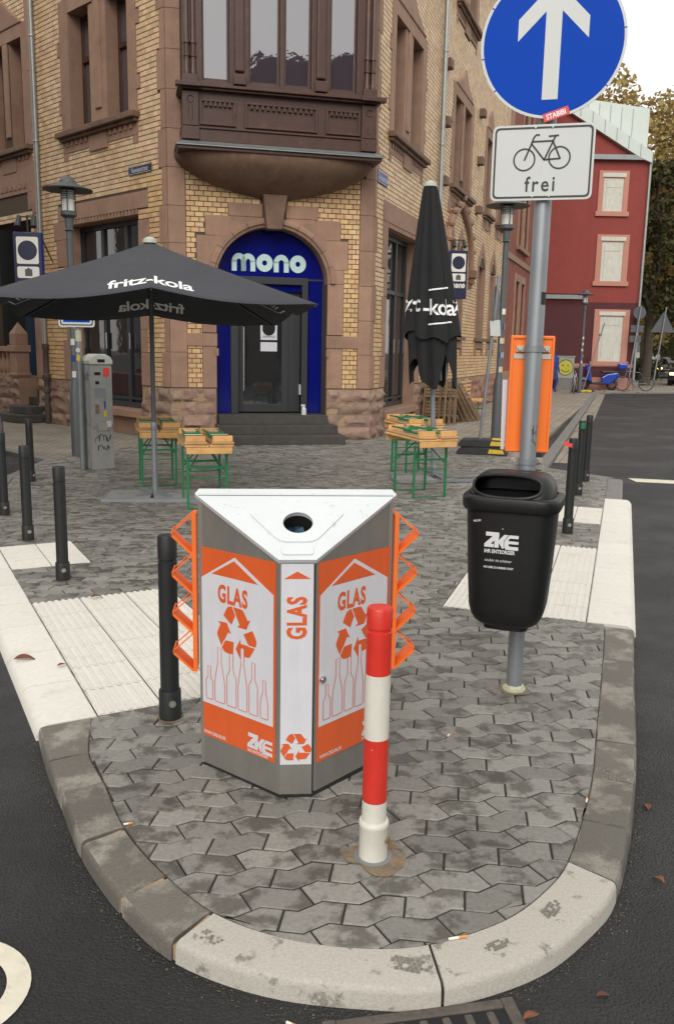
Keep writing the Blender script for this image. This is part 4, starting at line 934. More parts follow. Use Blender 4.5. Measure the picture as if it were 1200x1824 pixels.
trims(FRf,rwall,[(5.75,6.1,4.85,5.14),(8.1,8.5,4.85,5.14),(5.85,8.4,5.02,5.14)],d=.02)
for u in (5.05,9.25): 
    for z in (5.30,6.55,7.75): part('corbel_stone',rwall,'stone_dark',[(u-.14,u+.14,-.02,.16,z,z+.2)],FRf,bevel=.02); exr.append((u-.14,u+.14,z,z+.2))
exr+=[t[:4] for t in trr+tq]+hr2
bb=MB(); bw=MB()
for r in bricks(FRf,0,SR,.92,TOP,exr): brick_geo(bw if r[2]+.9*noise.noise(Vector((r[0]*.8,r[2]*.8,3)))<2.6 else bb,FRf,*r)
tag(bb.build('brick_courses','brick',rwall,world=True,fix=False),kind='stuff'); tag(bw.build('warm_brick_courses','brick_warm',rwall,world=True,fix=False),kind='stuff')
plinth(FRf,rwall,[(.0,.90),(3.22,9.4)],ph,9.7)
M['rough_pink']=mat('rusticated_pink_sandstone',(.27,.135,.095),.8,var=.25,vscale=6,bump=.8,bscale=30,rnd=.2,hue=.015,bdist=.02)
plinth(FRf,rwall,[(9.4,SR)],ph,12.7,m='rough_pink',bl=.7,nx=6,nz=4)
part('plinth_joint',rwall,'joint',[(.002,.90,-.02,.008,0,.905),(3.22,SR,-.02,.008,0,.905)],FRf)
# street name plates
def plate(fr,s,z,w,h,m,txt,name,label,tm='print_grey',d=.03):
    e=empty(name,tuple(fr(s,d,z-h/2)),label,'sign')
    mb=MB(); mb.fbox(fr,s-w/2,s+w/2,.012,d,z-h/2,z+h/2); mb.build('plate',m,e,world=True,bevel=.004)
    sg=1 if fr is not FLf else -1
    f2=lambda u,v,w_=0: fr(s+sg*u,d+w_,z+v)
    text('lettering',txt,f2,tm,e,size=h*.78,xs=.62 if len(txt)>12 else .8,align='CENTER',w=.003,oy=-h*.25)
    mb=MB()
    for a,b,c,dd in ((-w/2+.012,w/2-.012,h/2-.016,h/2-.010),(-w/2+.012,w/2-.012,-h/2+.010,-h/2+.016)): mb.fbox(fr,s+a,s+b,d,d+.002,z+c,z+dd)
    mb.build('border_line',tm,e,world=True)
plate(FLf,.76,4.57,.68,.145,'navy','Nauwieserstrasse','street_name_plate','dark blue street name plate reading Nauwieserstrasse under the double window')
plate(FRf,.42,4.62,.62,.20,'sign_edge','Cecilienstrasse','street_name_plate','blue and white street name plate on the long facade beside the bay window')
# unseen roof slab and inner core, added so that no light leaks in
mb=MB(); q=[FCf(0,-.4,0),FCf(WC,-.4,0),FRf(SR,-.4,0),FLf(SL,-.4,0)]; 
mb.prism([(p.x,p.y) for p in [FCf(0,.3,0),FCf(WC,.3,0),FRf(SR,.3,0),FLf(SL,.3,0)]],lambda u,v:(u,v,TOP),lambda u,v:(u,v,TOP+.3)); mb.build('light_seal_slab','stone_dark',bld,world=True)
mb=MB(); mb.prism([(p.x,p.y) for p in [FCf(.35,-1.0,0),FCf(WC-.35,-1.0,0),FRf(SR-.2,-.9,0),FLf(SL-.2,-.9,0)]],lambda u,v:(u,v,0),lambda u,v:(u,v,TOP)); mb.build('inner_core','hole',bld,world=True)
# ================================================================ STREET FURNITURE
def disc(mb,c,r,z,n=28): 
    b=len(mb.v); mb.v+=[(c[0]+r*math.cos(2*math.pi*i/n),c[1]+r*math.sin(2*math.pi*i/n),z) for i in range(n)]; mb.f.append(tuple(range(b,b+n))); mb.mi.append(mb.k)
def blob(mb,c,r,z,n=26,seed=0,am=.3):
    b=len(mb.v)
    for i in range(n):
        t=2*math.pi*i/n; q=r*(1+am*noise.noise(Vector((math.cos(t)*1.7+seed,math.sin(t)*1.7,seed)))+.08*noise.noise(Vector((math.cos(t)*6,math.sin(t)*6,seed))))
        mb.v.append((c[0]+q*math.cos(t),c[1]+q*math.sin(t),z))
    mb.f.append(tuple(range(b,b+n))); mb.mi.append(mb.k)
# ---- black bollards ---------------------------------------------------------------
def make_bollard():
    b=empty('bollard',(0,0,0),'x','bollard')
    MB().lathe([(.041,.10),(.041,.735),(.037,.737),(.037,.745),(.0415,.747),(.0415,.842),(.037,.850),(.001,.853)],26).build('post','bollard',b,smooth=True)
    MB().lathe([(.049,0),(.049,.132),(.047,.137),(.041,.138)],26).build('base_sleeve','bollard',b,smooth=True)
    mb=MB(); mb.tube((.012,-.045,.085),(.014,-.052,.085),.016,n=16); mb.tube((.014,-.05,.085),(.0145,-.054,.085),.007,n=6); mb.build('lock_screw','brass',b,smooth=True)
    mb=MB(); blob(mb,(0,0),.062,.003,seed=2.2); mb.build('rust_stain','rust',b)
    return b
bs=[((-.725,3.586),.836,'black steel bollard in rusty ground ring beside the bottle racks of the glass bin'),((-1.91,5.82),.806,'black bollard at the corner of the small ribbed white slab field'),((-2.59,7.04),.801,'black bollard just beyond the small ribbed white slab field'),((-3.195,8.10),.795,'black bollard at the plaza edge where the white dropped kerb ends'),((-3.67,10.18),.746,'black bollard standing alone near the grey parking meter'),
 ((2.118,7.72),.879,'black bollard with red sticker flag near the top, behind the litter bin'),((2.803,9.888),.87,'black bollard with green sticker on its cap beyond the white kerb'),((3.21,11.02),.856,'plain black bollard at the far plaza corner by the side road'),((2.804,11.96),.85,'black bollard half hidden behind the orange box and sign post')]
bp=make_bollard(); G1='black bollards around the plaza'
for i,(p,h,lab) in enumerate(bs):
    o=bp if i==0 else copy_tree(bp); o.location=(p[0],p[1],0); o.scale=(1,1,h/.853); o.rotation_euler=(0,0,R([8,10,20,15,40,-14,-10,-5,0][i])); o['label']=lab; o['group']=G1
    if i==5:
        mb=MB(); mb.hexa([(-.085,-.043,.79),(-.01,-.046,.77),(-.01,-.044,.77),(-.085,-.041,.79),(-.09,-.043,.828),(-.01,-.046,.805),(-.01,-.044,.805),(-.09,-.041,.828)]); mb.build('red_sticker','sticker_red',o)
    if i==6:
        mb=MB()
        for k in range(8):
            t0=R(-130+k*11);t1=R(-130+(k+1)*11); mb.add([(.0425*math.cos(t0),.0425*math.sin(t0),.765),(.0425*math.cos(t1),.0425*math.sin(t1),.765),(.0425*math.cos(t1),.0425*math.sin(t1),.83),(.0425*math.cos(t0),.0425*math.sin(t0),.83)],[(0,1,2,3)])
        mb.build('green_sticker','green_sticker',o)
# ---- red and white bollard ----------------------------------------------------------
rw=empty('striped_bollard',(.138,2.549,0),'red and white striped steel bollard in front of the glass bin','bollard')
rwt=empty('tmp',(0,0,0)); bpy.data.objects.remove(rwt)
MB().lathe([(.0400,.634),(.0400,.772),(.0365,.774),(.0365,.783),(.0405,.785),(.0405,.842),(.037,.849),(.001,.851)],32).build('red_top_band','red_paint',rw,smooth=True)
MB().lathe([(.0400,.420),(.0400,.634)],32).build('white_band','white_paint',rw,smooth=True)
MB().lathe([(.0400,.204),(.0400,.420)],32).build('red_band','red_paint',rw,smooth=True)
MB().lathe([(.0400,.10),(.0400,.204)],32).build('white_band','white_paint',rw,smooth=True)
sl=MB().lathe([(.0465,.0),(.0465,.112),(.049,.117),(.049,.127),(.046,.133),(.0400,.134)],32).build('base_sleeve','white_paint',rw,smooth=True)
mb=MB(); mb.tube((.041,-.020,.072),(.049,-.024,.072),.011,n=14); mb.build('lock_hole','rust',rw,smooth=True)
f0=lambda u,v,w=0: Vector((.047*math.sin(u/.047),-.047*math.cos(u/.047)-w,v))
text('embossed_number','027-2',f0,'white_paint',rw,size=.017,w=.0012,align='CENTER',oy=.078,ox=-.012,world=False)
text('embossed_name','www.urbacing.com',f0,'white_paint',rw,size=.008,w=.0008,align='CENTER',oy=.066,ox=-.008,world=False)
mb=MB(); mb.lathe([(.062,-.02),(.062,.004),(.046,.005)],28); mb.build('ground_ring','galv',rw,smooth=True)
mb=MB(); blob(mb,(.006,-.006),.088,.0038,36,4.7,.5); mb.build('rust_stain','rust',rw)
# ---- glass recycling container --------------------------------------------------------
FL_,FR_,BL_,BR_=Vector((-.194,2.908,0)),Vector((-.074,2.917,0)),Vector((-.519,3.162,0)),Vector((.212,3.225,0))
gc=empty('glass_recycling_bin',(-.155,3.06,0),'grey triangular glass recycling bin with orange GLAS print and bottle racks','recycling bin')
def wallp(a,b,z0,za,zb,th=.012):
    d=(b-a).normalized(); n=Vector((d.y,-d.x,0)); k=Vector((0,0,1)); mb=MB()
    mb.hexa([a+k*z0,b+k*z0,b-n*th+k*z0,a-n*th+k*z0,a+k*za,b+k*zb,b-n*th+k*zb,a-n*th+k*za]); return mb,d,n
mb,dL,nL=wallp(BL_,FL_,.012,1.085,.905); mb.build('left_panel','bin_metal',gc,world=True,bevel=.003)
mb,dF,nF=wallp(FL_+dL*.001,FR_,.012,.902,.902); mb.build('front_panel','bin_metal',gc,world=True,bevel=.003)
dR=(BR_-FR_).normalized(); nR=Vector((dR.y,-dR.x,0))
mb,_,_=wallp(FR_+dR*.010+nR*.004,BR_,.02,.895,1.065); mb.build('door_panel','bin_metal',gc,world=True,bevel=.003)
mb,_,_=wallp(BR_,BL_,.012,1.085,1.085); mb.build('back_panel','bin_metal',gc,world=True)
mb=MB(); c=(FL_+FR_+BL_+BR_)/4; q=[c+(p-c)*.93 for p in (FL_,FR_,BR_,BL_)]; mb.hexa([(p.x,p.y,0) for p in q]+[(p.x,p.y,z) for p,z in zip(q,(.80,.80,.90,.90))]); mb.build('inner_liner','hole',gc,world=True)
mb=MB(); q=[c+(p-c)*.985 for p in (FL_,FR_,BR_,BL_)]; mb.hexa([(p.x,p.y,.001) for p in q]+[(p.x,p.y,.02) for p in q]); mb.build('base_plate','bollard',gc,world=True)
# lid: sloping plate with a real round hole
Pb=(BL_+BR_)/2+Vector((0,0,1.09)); ub=(BR_-BL_).normalized(); Pf=(FL_+FR_)/2+Vector((0,0,.91)); vb=(Pb-Pf).normalized(); wb=ub.cross(vb).normalized()
lf_=lambda u,v,w=0: Pf+ub*u+vb*v+wb*w
LV=(Pb-Pf).length; HWb=(BR_-BL_).length/2; HWf=.062
mb=MB(); outl=[(-HWf-.004,-.010),(HWf+.004,-.010),(HWb+.012,LV-.006),(HWb+.012,LV+.004),(-HWb-.012,LV+.004),(-HWb-.012,LV-.006)]
hc=(.003,.150+.022); hr_=.056; n=48
def ray_out(t):   # point on outline in direction t from the hole centre
    best=None; dx,dy=math.cos(t),math.sin(t)
    for i in range(len(outl)):
        a,b=outl[i-1],outl[i]; ex,ey=b[0]-a[0],b[1]-a[1]; det=dx*(-ey)+ex*dy
        if abs(det)<1e-9: continue
        rx,ry=a[0]-hc[0],a[1]-hc[1]; s=(rx*(-ey)+ex*ry)/det; k=(dx*ry-dy*rx)/det
        if s>0 and -1e-6<=k<=1+1e-6 and (best is None or s<best): best=s
    return (hc[0]+dx*best,hc[1]+dy*best)
ts=sorted([2*math.pi*i/n for i in range(n)]+[math.atan2(p[1]-hc[1],p[0]-hc[0])%(2*math.pi) for p in outl])
inn=[(hc[0]+hr_*math.cos(t),hc[1]+hr_*math.sin(t)) for t in ts]; outp=[ray_out(t) for t in ts]; n=len(ts)
V_=[lf_(*p,0) for p in inn]+[lf_(*p,0) for p in outp]+[lf_(*p,-.014) for p in inn]+[lf_(*p,-.018) for p in outp]
fs=[]
for i in range(n):
    j=(i+1)%n; fs+=[(i,j,n+j,n+i),(2*n+i,2*n+j,3*n+j,3*n+i),(i,j,2*n+j,2*n+i),(n+i,n+j,3*n+j,3*n+i)]
mb.add(V_,fs); mb.build('lid','bin_top',gc,world=True)
# raised cover plate round the hole and hinge plate
def rounded(pts,r,k=5):
    out=[]
    for i in range(len(pts)):
        a,b,c_=Vector(pts[i-1]),Vector(pts[i]),Vector(pts[(i+1)%len(pts)]); d1=(a-b).normalized();d2=(c_-b).normalized(); p=b+d1*r;q=b+d2*r
        for t in range(k+1):
            s=t/k; out.append(tuple((1-s)**2*p+2*s*(1-s)*b+s*s*q))
    return out
pl=rounded([(-.063,.075),(.063,.075),(.185,.235),(-.185,.235)],.03)
ring=[]; mb=MB(); m_=len(pl)
def in_dir(P,t):
    best=None; dx,dy=math.cos(t),math.sin(t)
    for i in range(len(P)):
        a,b=P[i-1],P[i]; ex,ey=b[0]-a[0],b[1]-a[1]; det=dx*(-ey)+ex*dy
        if abs(det)<1e-12: continue
        rx,ry=a[0]-hc[0],a[1]-hc[1]; s=(rx*(-ey)+ex*ry)/det; k=(dx*ry-dy*rx)/det
        if s>0 and -1e-6<=k<=1+1e-6 and (best is None or s<best): best=s
    return best
ts=[2*math.pi*i/72 for i in range(72)]; n=72
op=[(hc[0]+math.cos(t)*in_dir(pl,t),hc[1]+math.sin(t)*in_dir(pl,t)) for t in ts]; ip=[(hc[0]+math.cos(t)*(hr_-.002),hc[1]+math.sin(t)*(hr_-.002)) for t in ts]
mb.add([lf_(*p,.005) for p in ip]+[lf_(*p,.005) for p in op]+[lf_(*p,-.001) for p in ip]+[lf_(*p,-.001) for p in op],[f for i in range(n) for f in ((i,(i+1)%n,n+(i+1)%n,n+i),(n+i,n+(i+1)%n,3*n+(i+1)%n,3*n+i),(i,(i+1)%n,2*n+(i+1)%n,2*n+i))])
cp=mb.build('cover_plate','bin_top',gc,world=True)
for u,v in ((-.15,.215),(.15,.215),(-.10,.14),(.11,.14),(0,.088)): 
    mb=MB(); mb.tube(lf_(u,v,.003),lf_(u,v,.006),.004,n=10); mb.build('rivet','bin_top',cp,world=True)
mb=MB(); p2=rounded([(-.055,.012),(.055,.012),(.058,.058),(-.058,.058)],.012); mb.prism(p2,lambda u,v:lf_(u,v,-.001),lambda u,v:lf_(u,v,.005)); mb.build('hinge_plate','bin_top',gc,world=True)
mb=MB(); kk=Vector((0,0,1)); bk=Vector((-ub.y,ub.x,0))
mb.hexa([lf_(-HWb-.012,LV-.004,-.018),lf_(HWb+.012,LV-.004,-.018),lf_(HWb,LV,-.018)+bk*.03,lf_(-HWb,LV,-.018)+bk*.03,lf_(-HWb-.012,LV-.004,.001),lf_(HWb+.012,LV-.004,.001),lf_(HWb,LV,.0)+bk*.03+kk*.012,lf_(-HWb,LV,.0)+bk*.03+kk*.012]); mb.build('lid_rear_strip','bin_top',gc,world=True)
mb=MB(); mb.tube(lf_(hc[0],hc[1],-.016),lf_(hc[0],hc[1],-.09),hr_+.004,n=32,caps=False); mb.build('hole_collar','hole',gc,world=True,smooth=True)
mb=MB()
for i in range(14): 
    t=random.uniform(0,6.28); r=random.uniform(0,.05); p=lf_(hc[0]+r*math.cos(t),hc[1]+r*math.sin(t),-.085); mb.tube(p,p+Vector((random.uniform(-.05,.05),random.uniform(-.04,.04),random.uniform(-.02,.02))),.012,.02,n=5)
M['bag']=mat('blue_plastic_bag',(.03,.07,.11),.25,rnd=.4); mb.build('blue_bag','bag',gc,world=True,smooth=True)
# print
def recycle_polys(cx,cy,k):
    A=[(-.059,.045),(-.047,.068),(-.038,.079),(-.024,.0835),(-.019,.0835),(-.004,.055),(-.022,.020)]
    B=[(-.0145,.0835),(.026,.082),(.033,.078),(.053,.049),(.065,.055),(.047,.018),(.004,.018),(.016,.027),(.000,.055),(-.004,.066)]
    out=[]
    for j in range(3):
        t=R(120*j); co,si=math.cos(t),math.sin(t)
        for P in (A,B): out.append([(cx+k*(x*co-(y+.006)*si),cy+k*(x*si+(y+.006)*co)) for x,y in P])
    return out
def bottle(u0,u1,z0,z1,kind):
    c=(u0+u1)/2; h=z1-z0; w=(u1-u0)/2; nw=w*.36
    sh=.52 if kind==0 else .62
    if kind==0: L=[(nw,h),(nw,h*.72),(w*.8,h*.5),(w,h*.36),(w,.004),(w*.9,0)]
    else: L=[(nw,h),(nw,h*.70),(w*.55,h*.64),(w,h*.56),(w,.006),(w*.9,0)]
    pts=[(c+x,z0+y) for x,y in L]+[(c-x,z0+y) for x,y in L[::-1]]
    return stroke(pts,.0026,True)
ZK=[[(12,0),(160,0),(160,45),(68,135),(104,135),(104,175),(-2,175),(-2,140),(88,45),(12,45)],[(110,175),(110,88),(158,38),(158,88),(215,20),(262,20),(212,92),(213,180),(196,180),(158,118),(158,175)],[(272,20),(372,20),(372,56),(280,56),(266,70),(266,88),(372,88),(372,120),(266,120),(266,138),(280,150),(372,150),(372,190),(238,190),(218,164),(218,95)]]
def zke(u,v,w): k=w/374; return [[(u+x*k,v-y*k) for x,y in P] for P in ZK]
def panel_print(o,d,n,off,full=True):
    fr=lambda u,v,w=0: o+d*u+n*w+Vector((0,0,v))
    rt=off+.392
    flat([[(off+0,.132),(rt,.132),(rt,.89),(off+0,.89)]],fr,.001,.0006).build('orange_print','orange',gc,world=True)
    flat([[(off+.010,.27),(off+.381,.27),(off+.381,.768),(off+.189,.874),(off+.010,.768)]],fr,.0017,.0006).build('white_house_print','print_white',gc,world=True)
    flat([[(off+.067,.793),(off+.307,.793),(off+.186,.860)]],fr,.0024,.0005).build('arrow_print','orange',gc,world=True)
    for q in recycle_polys(off+.196,.585,1.12): flat([q],fr,.0024,.0005).build('recycling_arrow_print','orange',gc,world=True)
    for i,(a,b,t,kd_) in enumerate([(.033,.070,.425,1),(.081,.134,.51,0),(.146,.195,.50,1),(.205,.251,.535,0),(.262,.305,.493,1),(.319,.357,.439,0)]):
        if 1: 
            q=flat([[(off+(a+b)/2-(b-a)*.17,t-.06),(off+(a+b)/2+(b-a)*.17,t-.06),(off+(a+b)/2+(b-a)*.17,t),(off+(a+b)/2-(b-a)*.17,t)]],fr,.0030,.0002).build('bottle_neck_print','print_white',gc,world=True)
            flat(bottle(off+a,off+b,.29,t,kd_),fr,.0033,.0004).build('bottle_print','orange',gc,world=True)
    text('glas_lettering','GLAS',fr,'orange',gc,size=.092,offset=.0035,xs=.66,w=.003,ox=off+.100,oy=.694,spacing=1.12)
    text('web_lettering','WWW.ZKE-SB.DE',fr,'print_white',gc,size=.0185,offset=.0004,xs=.80,w=.002,ox=off+.018,oy=.142)
    flat(zke(off+.253,.214,.126),fr,.002,.0006).build('zke_print','print_white',gc,world=True)
    text('slogan_lettering','IHR ENTSORGER',fr,'print_white',gc,size=.0175,offset=.0004,xs=.80,w=.002,ox=off+.253,oy=.1375)
panel_print(BL_,dL,nL,0.002)
panel_print(FR_+nR*.004,dR,nR,.014)
frF=lambda u,v,w=0: FL_+dF*u+nF*w+Vector((0,0,v))
flat([[(.003,.132),(.117,.132),(.117,.888),(.003,.888)]],frF,.001,.0006).build('white_print','print_white',gc,world=True)
flat([[(.013,.834),(.108,.834),(.06,.861)]],frF,.0018,.0006).build('arrow_print','orange',gc,world=True)
for q in recycle_polys(.06,.197,.62): flat([q],frF,.0018,.0006).build('recycling_arrow_print','orange',gc,world=True)
text('glas_lettering','GLAS',frF,'orange',gc,size=.094,offset=.0035,xs=.66,w=.003,rot=R(90),ox=.091,oy=.612,spacing=1.12)
mb=MB(); p=FR_+dR*.038+Vector((0,0,.452)); mb.tube(p,p+nR*.016,.013,n=18); mb.tube(p+nR*.016,p+nR*.018,.009,n=18); mb.build('lock','chrome',gc,world=True,smooth=True)
# bottle racks
for sg,P in ((-1,BL_),(1,BR_)):
    o=ub*sg; fw=Vector((ub.y,-ub.x,0)); k=Vector((0,0,1)); base=P+o*.010
    rk_=empty('bottle_rack',tuple(base-wl(gc))); rk_.parent=gc; LOC[rk_.name]=base
    mb=MB(); mb.hexa([base+o*a+fw*b+k*z for z in (.39,1.01) for a,b in ((0,.01),(.016,.01),(.016,-.085),(0,-.085))]); mb.build('mounting_bar','rack',rk_,world=True)
    for j in range(4):
        zt=.925-.1545*j; tip=base+o*.093+k*zt
        mb=MB()  # lower tray plate
        lo=base+o*.016+k*(zt-.075)
        for b0,b1 in ((.006,-.084),):
            mb.hexa([lo+fw*b0,tip+fw*b0,tip+fw*b1,lo+fw*b1,lo+fw*b0+k*.012,tip+fw*b0+k*.014,tip+fw*b1+k*.014,lo+fw*b1+k*.012])
        mb.hexa([tip+fw*.006+o*a+k*z for z in (-.004,.018) for a in (0,)]*0 or [tip+fw*.006-o*.004-k*.002,tip+fw*.006+k*0,tip-fw*.084,tip-fw*.084-o*.004-k*.002,tip+fw*.006-o*.006+k*.022,tip+fw*.006-o*.002+k*.022,tip-fw*.084-o*.002+k*.022,tip-fw*.084-o*.006+k*.022])
        hi=base+o*.014+k*(zt+.082)
        for b in (.002,-.081): mb.tube(tip+fw*b+k*.010,hi+fw*b,.0028,n=6)
        mb.tube(hi+fw*.002,hi-fw*.081,.004,n=6)
        mb.build('bottle_pocket','rack',rk_,world=True)
# ---- traffic sign post ------------------------------------------------------------
PX,PY=.883,3.983
sp=empty('traffic_sign_post',(PX,PY,0),'galvanised post with round blue one way arrow sign and white bicycle frei plate','sign post')
MB().lathe([(.038,-.02),(.038,3.32),(.036,3.325),(.001,3.33)],28).build('pole','galv',sp,smooth=True)
MB().lathe([(.052,0),(.052,.018),(.047,.026),(.04,.030)],6).build('base_nut','lime_collar',sp,bevel=.004); 
MB().lathe([(.056,-.005),(.056,.012),(.05,.014)],24).build('base_ring','lime_collar',sp,smooth=True)
mb=MB(); blob(mb,(0,0),.078,.0035,40,7.3,.2); mb.build('rust_stain','rust',sp)
SY=R(-14); SU=Vector((math.cos(SY),math.sin(SY),0)); SN=Vector((SU.y,-SU.x,0)) ; SO=Vector((PX,PY,0))+SN*.056
sf=lambda cu,cz:(lambda u,v,w=0: SO+SU*(cu+u)+SN*w+Vector((0,0,cz+v)))
CZ=2.915
f=sf(.003,CZ)
mb=MB(); mb.prism(arc(0,0,.300,0,360,64)[:-1],lambda u,v:f(u,v,-.006),lambda u,v:f(u,v,0)); rs=mb.build('round_sign','sign_white',sp,world=True)
mb=MB(); mb.prism(arc(0,0,.288,0,360,64)[:-1],lambda u,v:f(u,v,0),lambda u,v:f(u,v,.001)); mb.build('blue_field','sign_blue',rs,world=True)
flat([[(-.033,-.225),(.033,-.225),(.033,.122),(.145,.010),(.145,.095),(0,.240),(-.145,.095),(-.145,.010),(-.033,.122)]],f,.001,.001).build('white_arrow','sign_white',rs,world=True)
for t in (8,150,190,218,322): 
    mb=MB(); a=R(t); mb.prism([(math.cos(a)*.287-.002*math.sin(a),math.sin(a)*.287+.002*math.cos(a)),(math.cos(a)*.287+.002*math.sin(a),math.sin(a)*.287-.002*math.cos(a)),(math.cos(a)*.299+.002*math.sin(a),math.sin(a)*.299-.002*math.cos(a)),(math.cos(a)*.299-.002*math.sin(a),math.sin(a)*.299+.002*math.cos(a))],lambda u,v:f(u,v,.0005),lambda u,v:f(u,v,.0014)); mb.build('rim_mark','sign_blue',rs,world=True)
f=sf(-.012,2.437); W2,H2=.215,.155
pl=rounded([(-W2,-H2),(W2,-H2),(W2,H2),(-W2,H2)],.028,6)
mb=MB(); mb.prism(pl,lambda u,v:f(u,v,-.006),lambda u,v:f(u,v,0)); bsn=mb.build('bicycle_plate','sign_white',sp,world=True)
bo=rounded([(-W2+.009,-H2+.009),(W2-.009,-H2+.009),(W2-.009,H2-.009),(-W2+.009,H2-.009)],.022,6); bi=rounded([(-W2+.017,-H2+.017),(W2-.017,-H2+.017),(W2-.017,H2-.017),(-W2+.017,H2-.017)],.017,6)
P=[[bo[i-1],bo[i],bi[i],bi[i-1]] for i in range(len(bo))]
k=.000712; cc=lambda x,y:((x-422)*k,(970-y)*k)
for q in (((315,952),62),((522,945),62)): P+=stroke([(cc(*q[0])[0]+q[1]*k*math.cos(i*math.pi/18),cc(*q[0])[1]+q[1]*k*math.sin(i*math.pi/18)) for i in range(36)],.0068,True)
for L in ([(400,812),(378,812),(365,828),(356,855),(315,957)],[(352,850),(480,848)],[(352,860),(432,955)],[(494,818),(432,957)],[(430,955),(527,950)],[(478,848),(527,952)],[(452,822),(512,818)]): P+=stroke([cc(*p) for p in L],.0076)
flat(P,f,.0005,.0008).build('bicycle_symbol','sign_black',bsn,world=True)
text('frei_lettering','frei',f,'sign_black',bsn,size=.088,offset=.0012,xs=.86,align='CENTER',spacing=1.25,w=.0012,ox=-.004,oy=-.118)
for u in (-.035,.037):
    for v in (H2-.012,-H2+.016):
        mb=MB(); mb.tube(f(u,v,0),f(u,v,.006),.006,.004,n=12); mb.build('bolt','sign_white',bsn,world=True,smooth=True)
mb=MB(); g=sf(.035,CZ-.285); 
c_,s_=math.cos(R(17)),math.sin(R(17)); rot=lambda x,y:(x*c_-y*s_,x*s_+y*c_)
flat([[rot(-.054,-.017),rot(.054,-.017),rot(.054,.017),rot(-.054,.017)]],g,.003,.001).build('red_sticker','sticker_red',rs,world=True)
text('sticker_lettering','STABIBI',g,'white_txt',rs,size=.029,offset=.0008,xs=.86,align='CENTER',w=.0046,rot=R(17),ox=.002,oy=-.010)
for z in (2.32,2.56,2.68,3.1):
    mb=MB(); mb.lathe([(.0385,z-.012),(.041,z-.012),(.041,z+.012),(.0385,z+.012)],24); mb.build('sign_clamp','galv',sp,smooth=True)
mb=MB()
for i in range(4):
    t0=R(-75+i*13);t1=R(-75+(i+1)*13); mb.add([(.0388*math.cos(t0),.0388*math.sin(t0),1.84),(.0388*math.cos(t1),.0388*math.sin(t1),1.84),(.0388*math.cos(t1),.0388*math.sin(t1),1.895),(.0388*math.cos(t0),.0388*math.sin(t0),1.895)],[(0,1,2,3)])
mb.build('black_sticker','ink',sp)
# marker scribble on the pole
def scribble(fr,seed,w,h,n=26,r=.0011,name='scribble',parent=None,m='ink'):
    rnd=random.Random(seed); mb=MB(); pts=[]
    x=0
    for i in range(n): pts.append((w*(i/n)+rnd.uniform(-.12,.12)*w, h*rnd.random()))
    for a,b in zip(pts,pts[1:]): 
        for q in stroke([a,b],r*2): mb.add([fr(*p,.0012) for p in q],[(0,1,2,3)])
    return mb.build(name,m,parent,world=True)
cyl=lambda u,v,w=0: Vector((PX+(.038+w)*math.sin(u/.038),PY-(.038+w)*math.cos(u/.038),v))
scribble(lambda u,v,w=0:cyl(u+.002,v+1.24,w),3,.035,.07,n=10,parent=sp,r=.0009); scribble(lambda u,v,w=0:cyl(u+.004,v+1.20,w),5,.03,.04,n=8,parent=sp,r=.0009)
# orange box strapped behind the pole
ob=empty('orange_box_sign',(PX-.005,PY+.09,1.15),'bright orange flat metal box clamped to the sign post above the litter bin','sign')
OU=Vector((math.cos(R(-6)),math.sin(R(-6)),0)); ON=Vector((OU.y,-OU.x,0)); OO=Vector((PX+.0,PY,0))-ON*.062
of=lambda u,v,w=0: OO+OU*u+ON*w+Vector((0,0,v))
mb=MB(); mb.hexa([of(-.100,1.165,.010),of(.098,1.165,.010),of(.098,1.165,-.035),of(-.100,1.165,-.035),of(-.100,1.705,.010),of(.098,1.705,.010),of(.098,1.705,-.035),of(-.100,1.705,-.035)]); mb.build('box_body','orange_box',ob,world=True,bevel=.004)
mb=MB()
for a in ((-.100,-.090,1.17,1.70),(.088,.098,1.17,1.70),(-.09,.088,1.17,1.178),(-.09,.088,1.692,1.70)): mb.hexa([of(a[0],a[2],.010),of(a[1],a[2],.010),of(a[1],a[3],.010),of(a[0],a[3],.010),of(a[0],a[2],.018),of(a[1],a[2],.018),of(a[1],a[3],.018),of(a[0],a[3],.018)])
mb.build('box_rim','orange_box',ob,world=True)
mb=MB(); mb.hexa([of(-.118,1.17,-.04),of(-.102,1.17,-.04),of(-.102,1.17,-.046),of(-.118,1.17,-.046),of(-.125,1.50,-.04),of(-.102,1.50,-.04),of(-.102,1.50,-.046),of(-.125,1.50,-.046)]); mb.build('white_backing','print_white',ob,world=True)
for z in (1.645,1.13):
    mb=MB(); mb.lathe([(.0385,z-.014),(.0425,z-.014),(.0425,z+.014),(.0385,z+.014)],24,(PX,PY,0)); mb.build('band_clamp','galv',ob,world=True,smooth=True)
    for s in (-1,1):
        mb=MB(); q=of(s*.058,z,.02); mb.hexa([of(s*.04,z-.013,.008),of(s*.075,z-.013,.008),of(s*.075,z-.013,.03),of(s*.04,z-.013,.03),of(s*.04,z+.013,.008),of(s*.075,z+.013,.008),of(s*.075,z+.013,.03),of(s*.04,z+.013,.03)]); mb.tube(of(s*.06,z,.03),of(s*.06,z,.045),.011,.008,n=14); mb.build('clamp_bolt','brass',ob,world=True,smooth=True)
    mb=MB(); mb.hexa([of(-.085,z-.045,.011),of(.085,z-.045,.011),of(.085,z-.045,.014),of(-.085,z-.045,.014),of(-.085,z-.022,.011),of(.085,z-.022,.011),of(.085,z-.022,.014),of(-.085,z-.022,.014)]); mb.build('slotted_bracket','brass',ob,world=True)
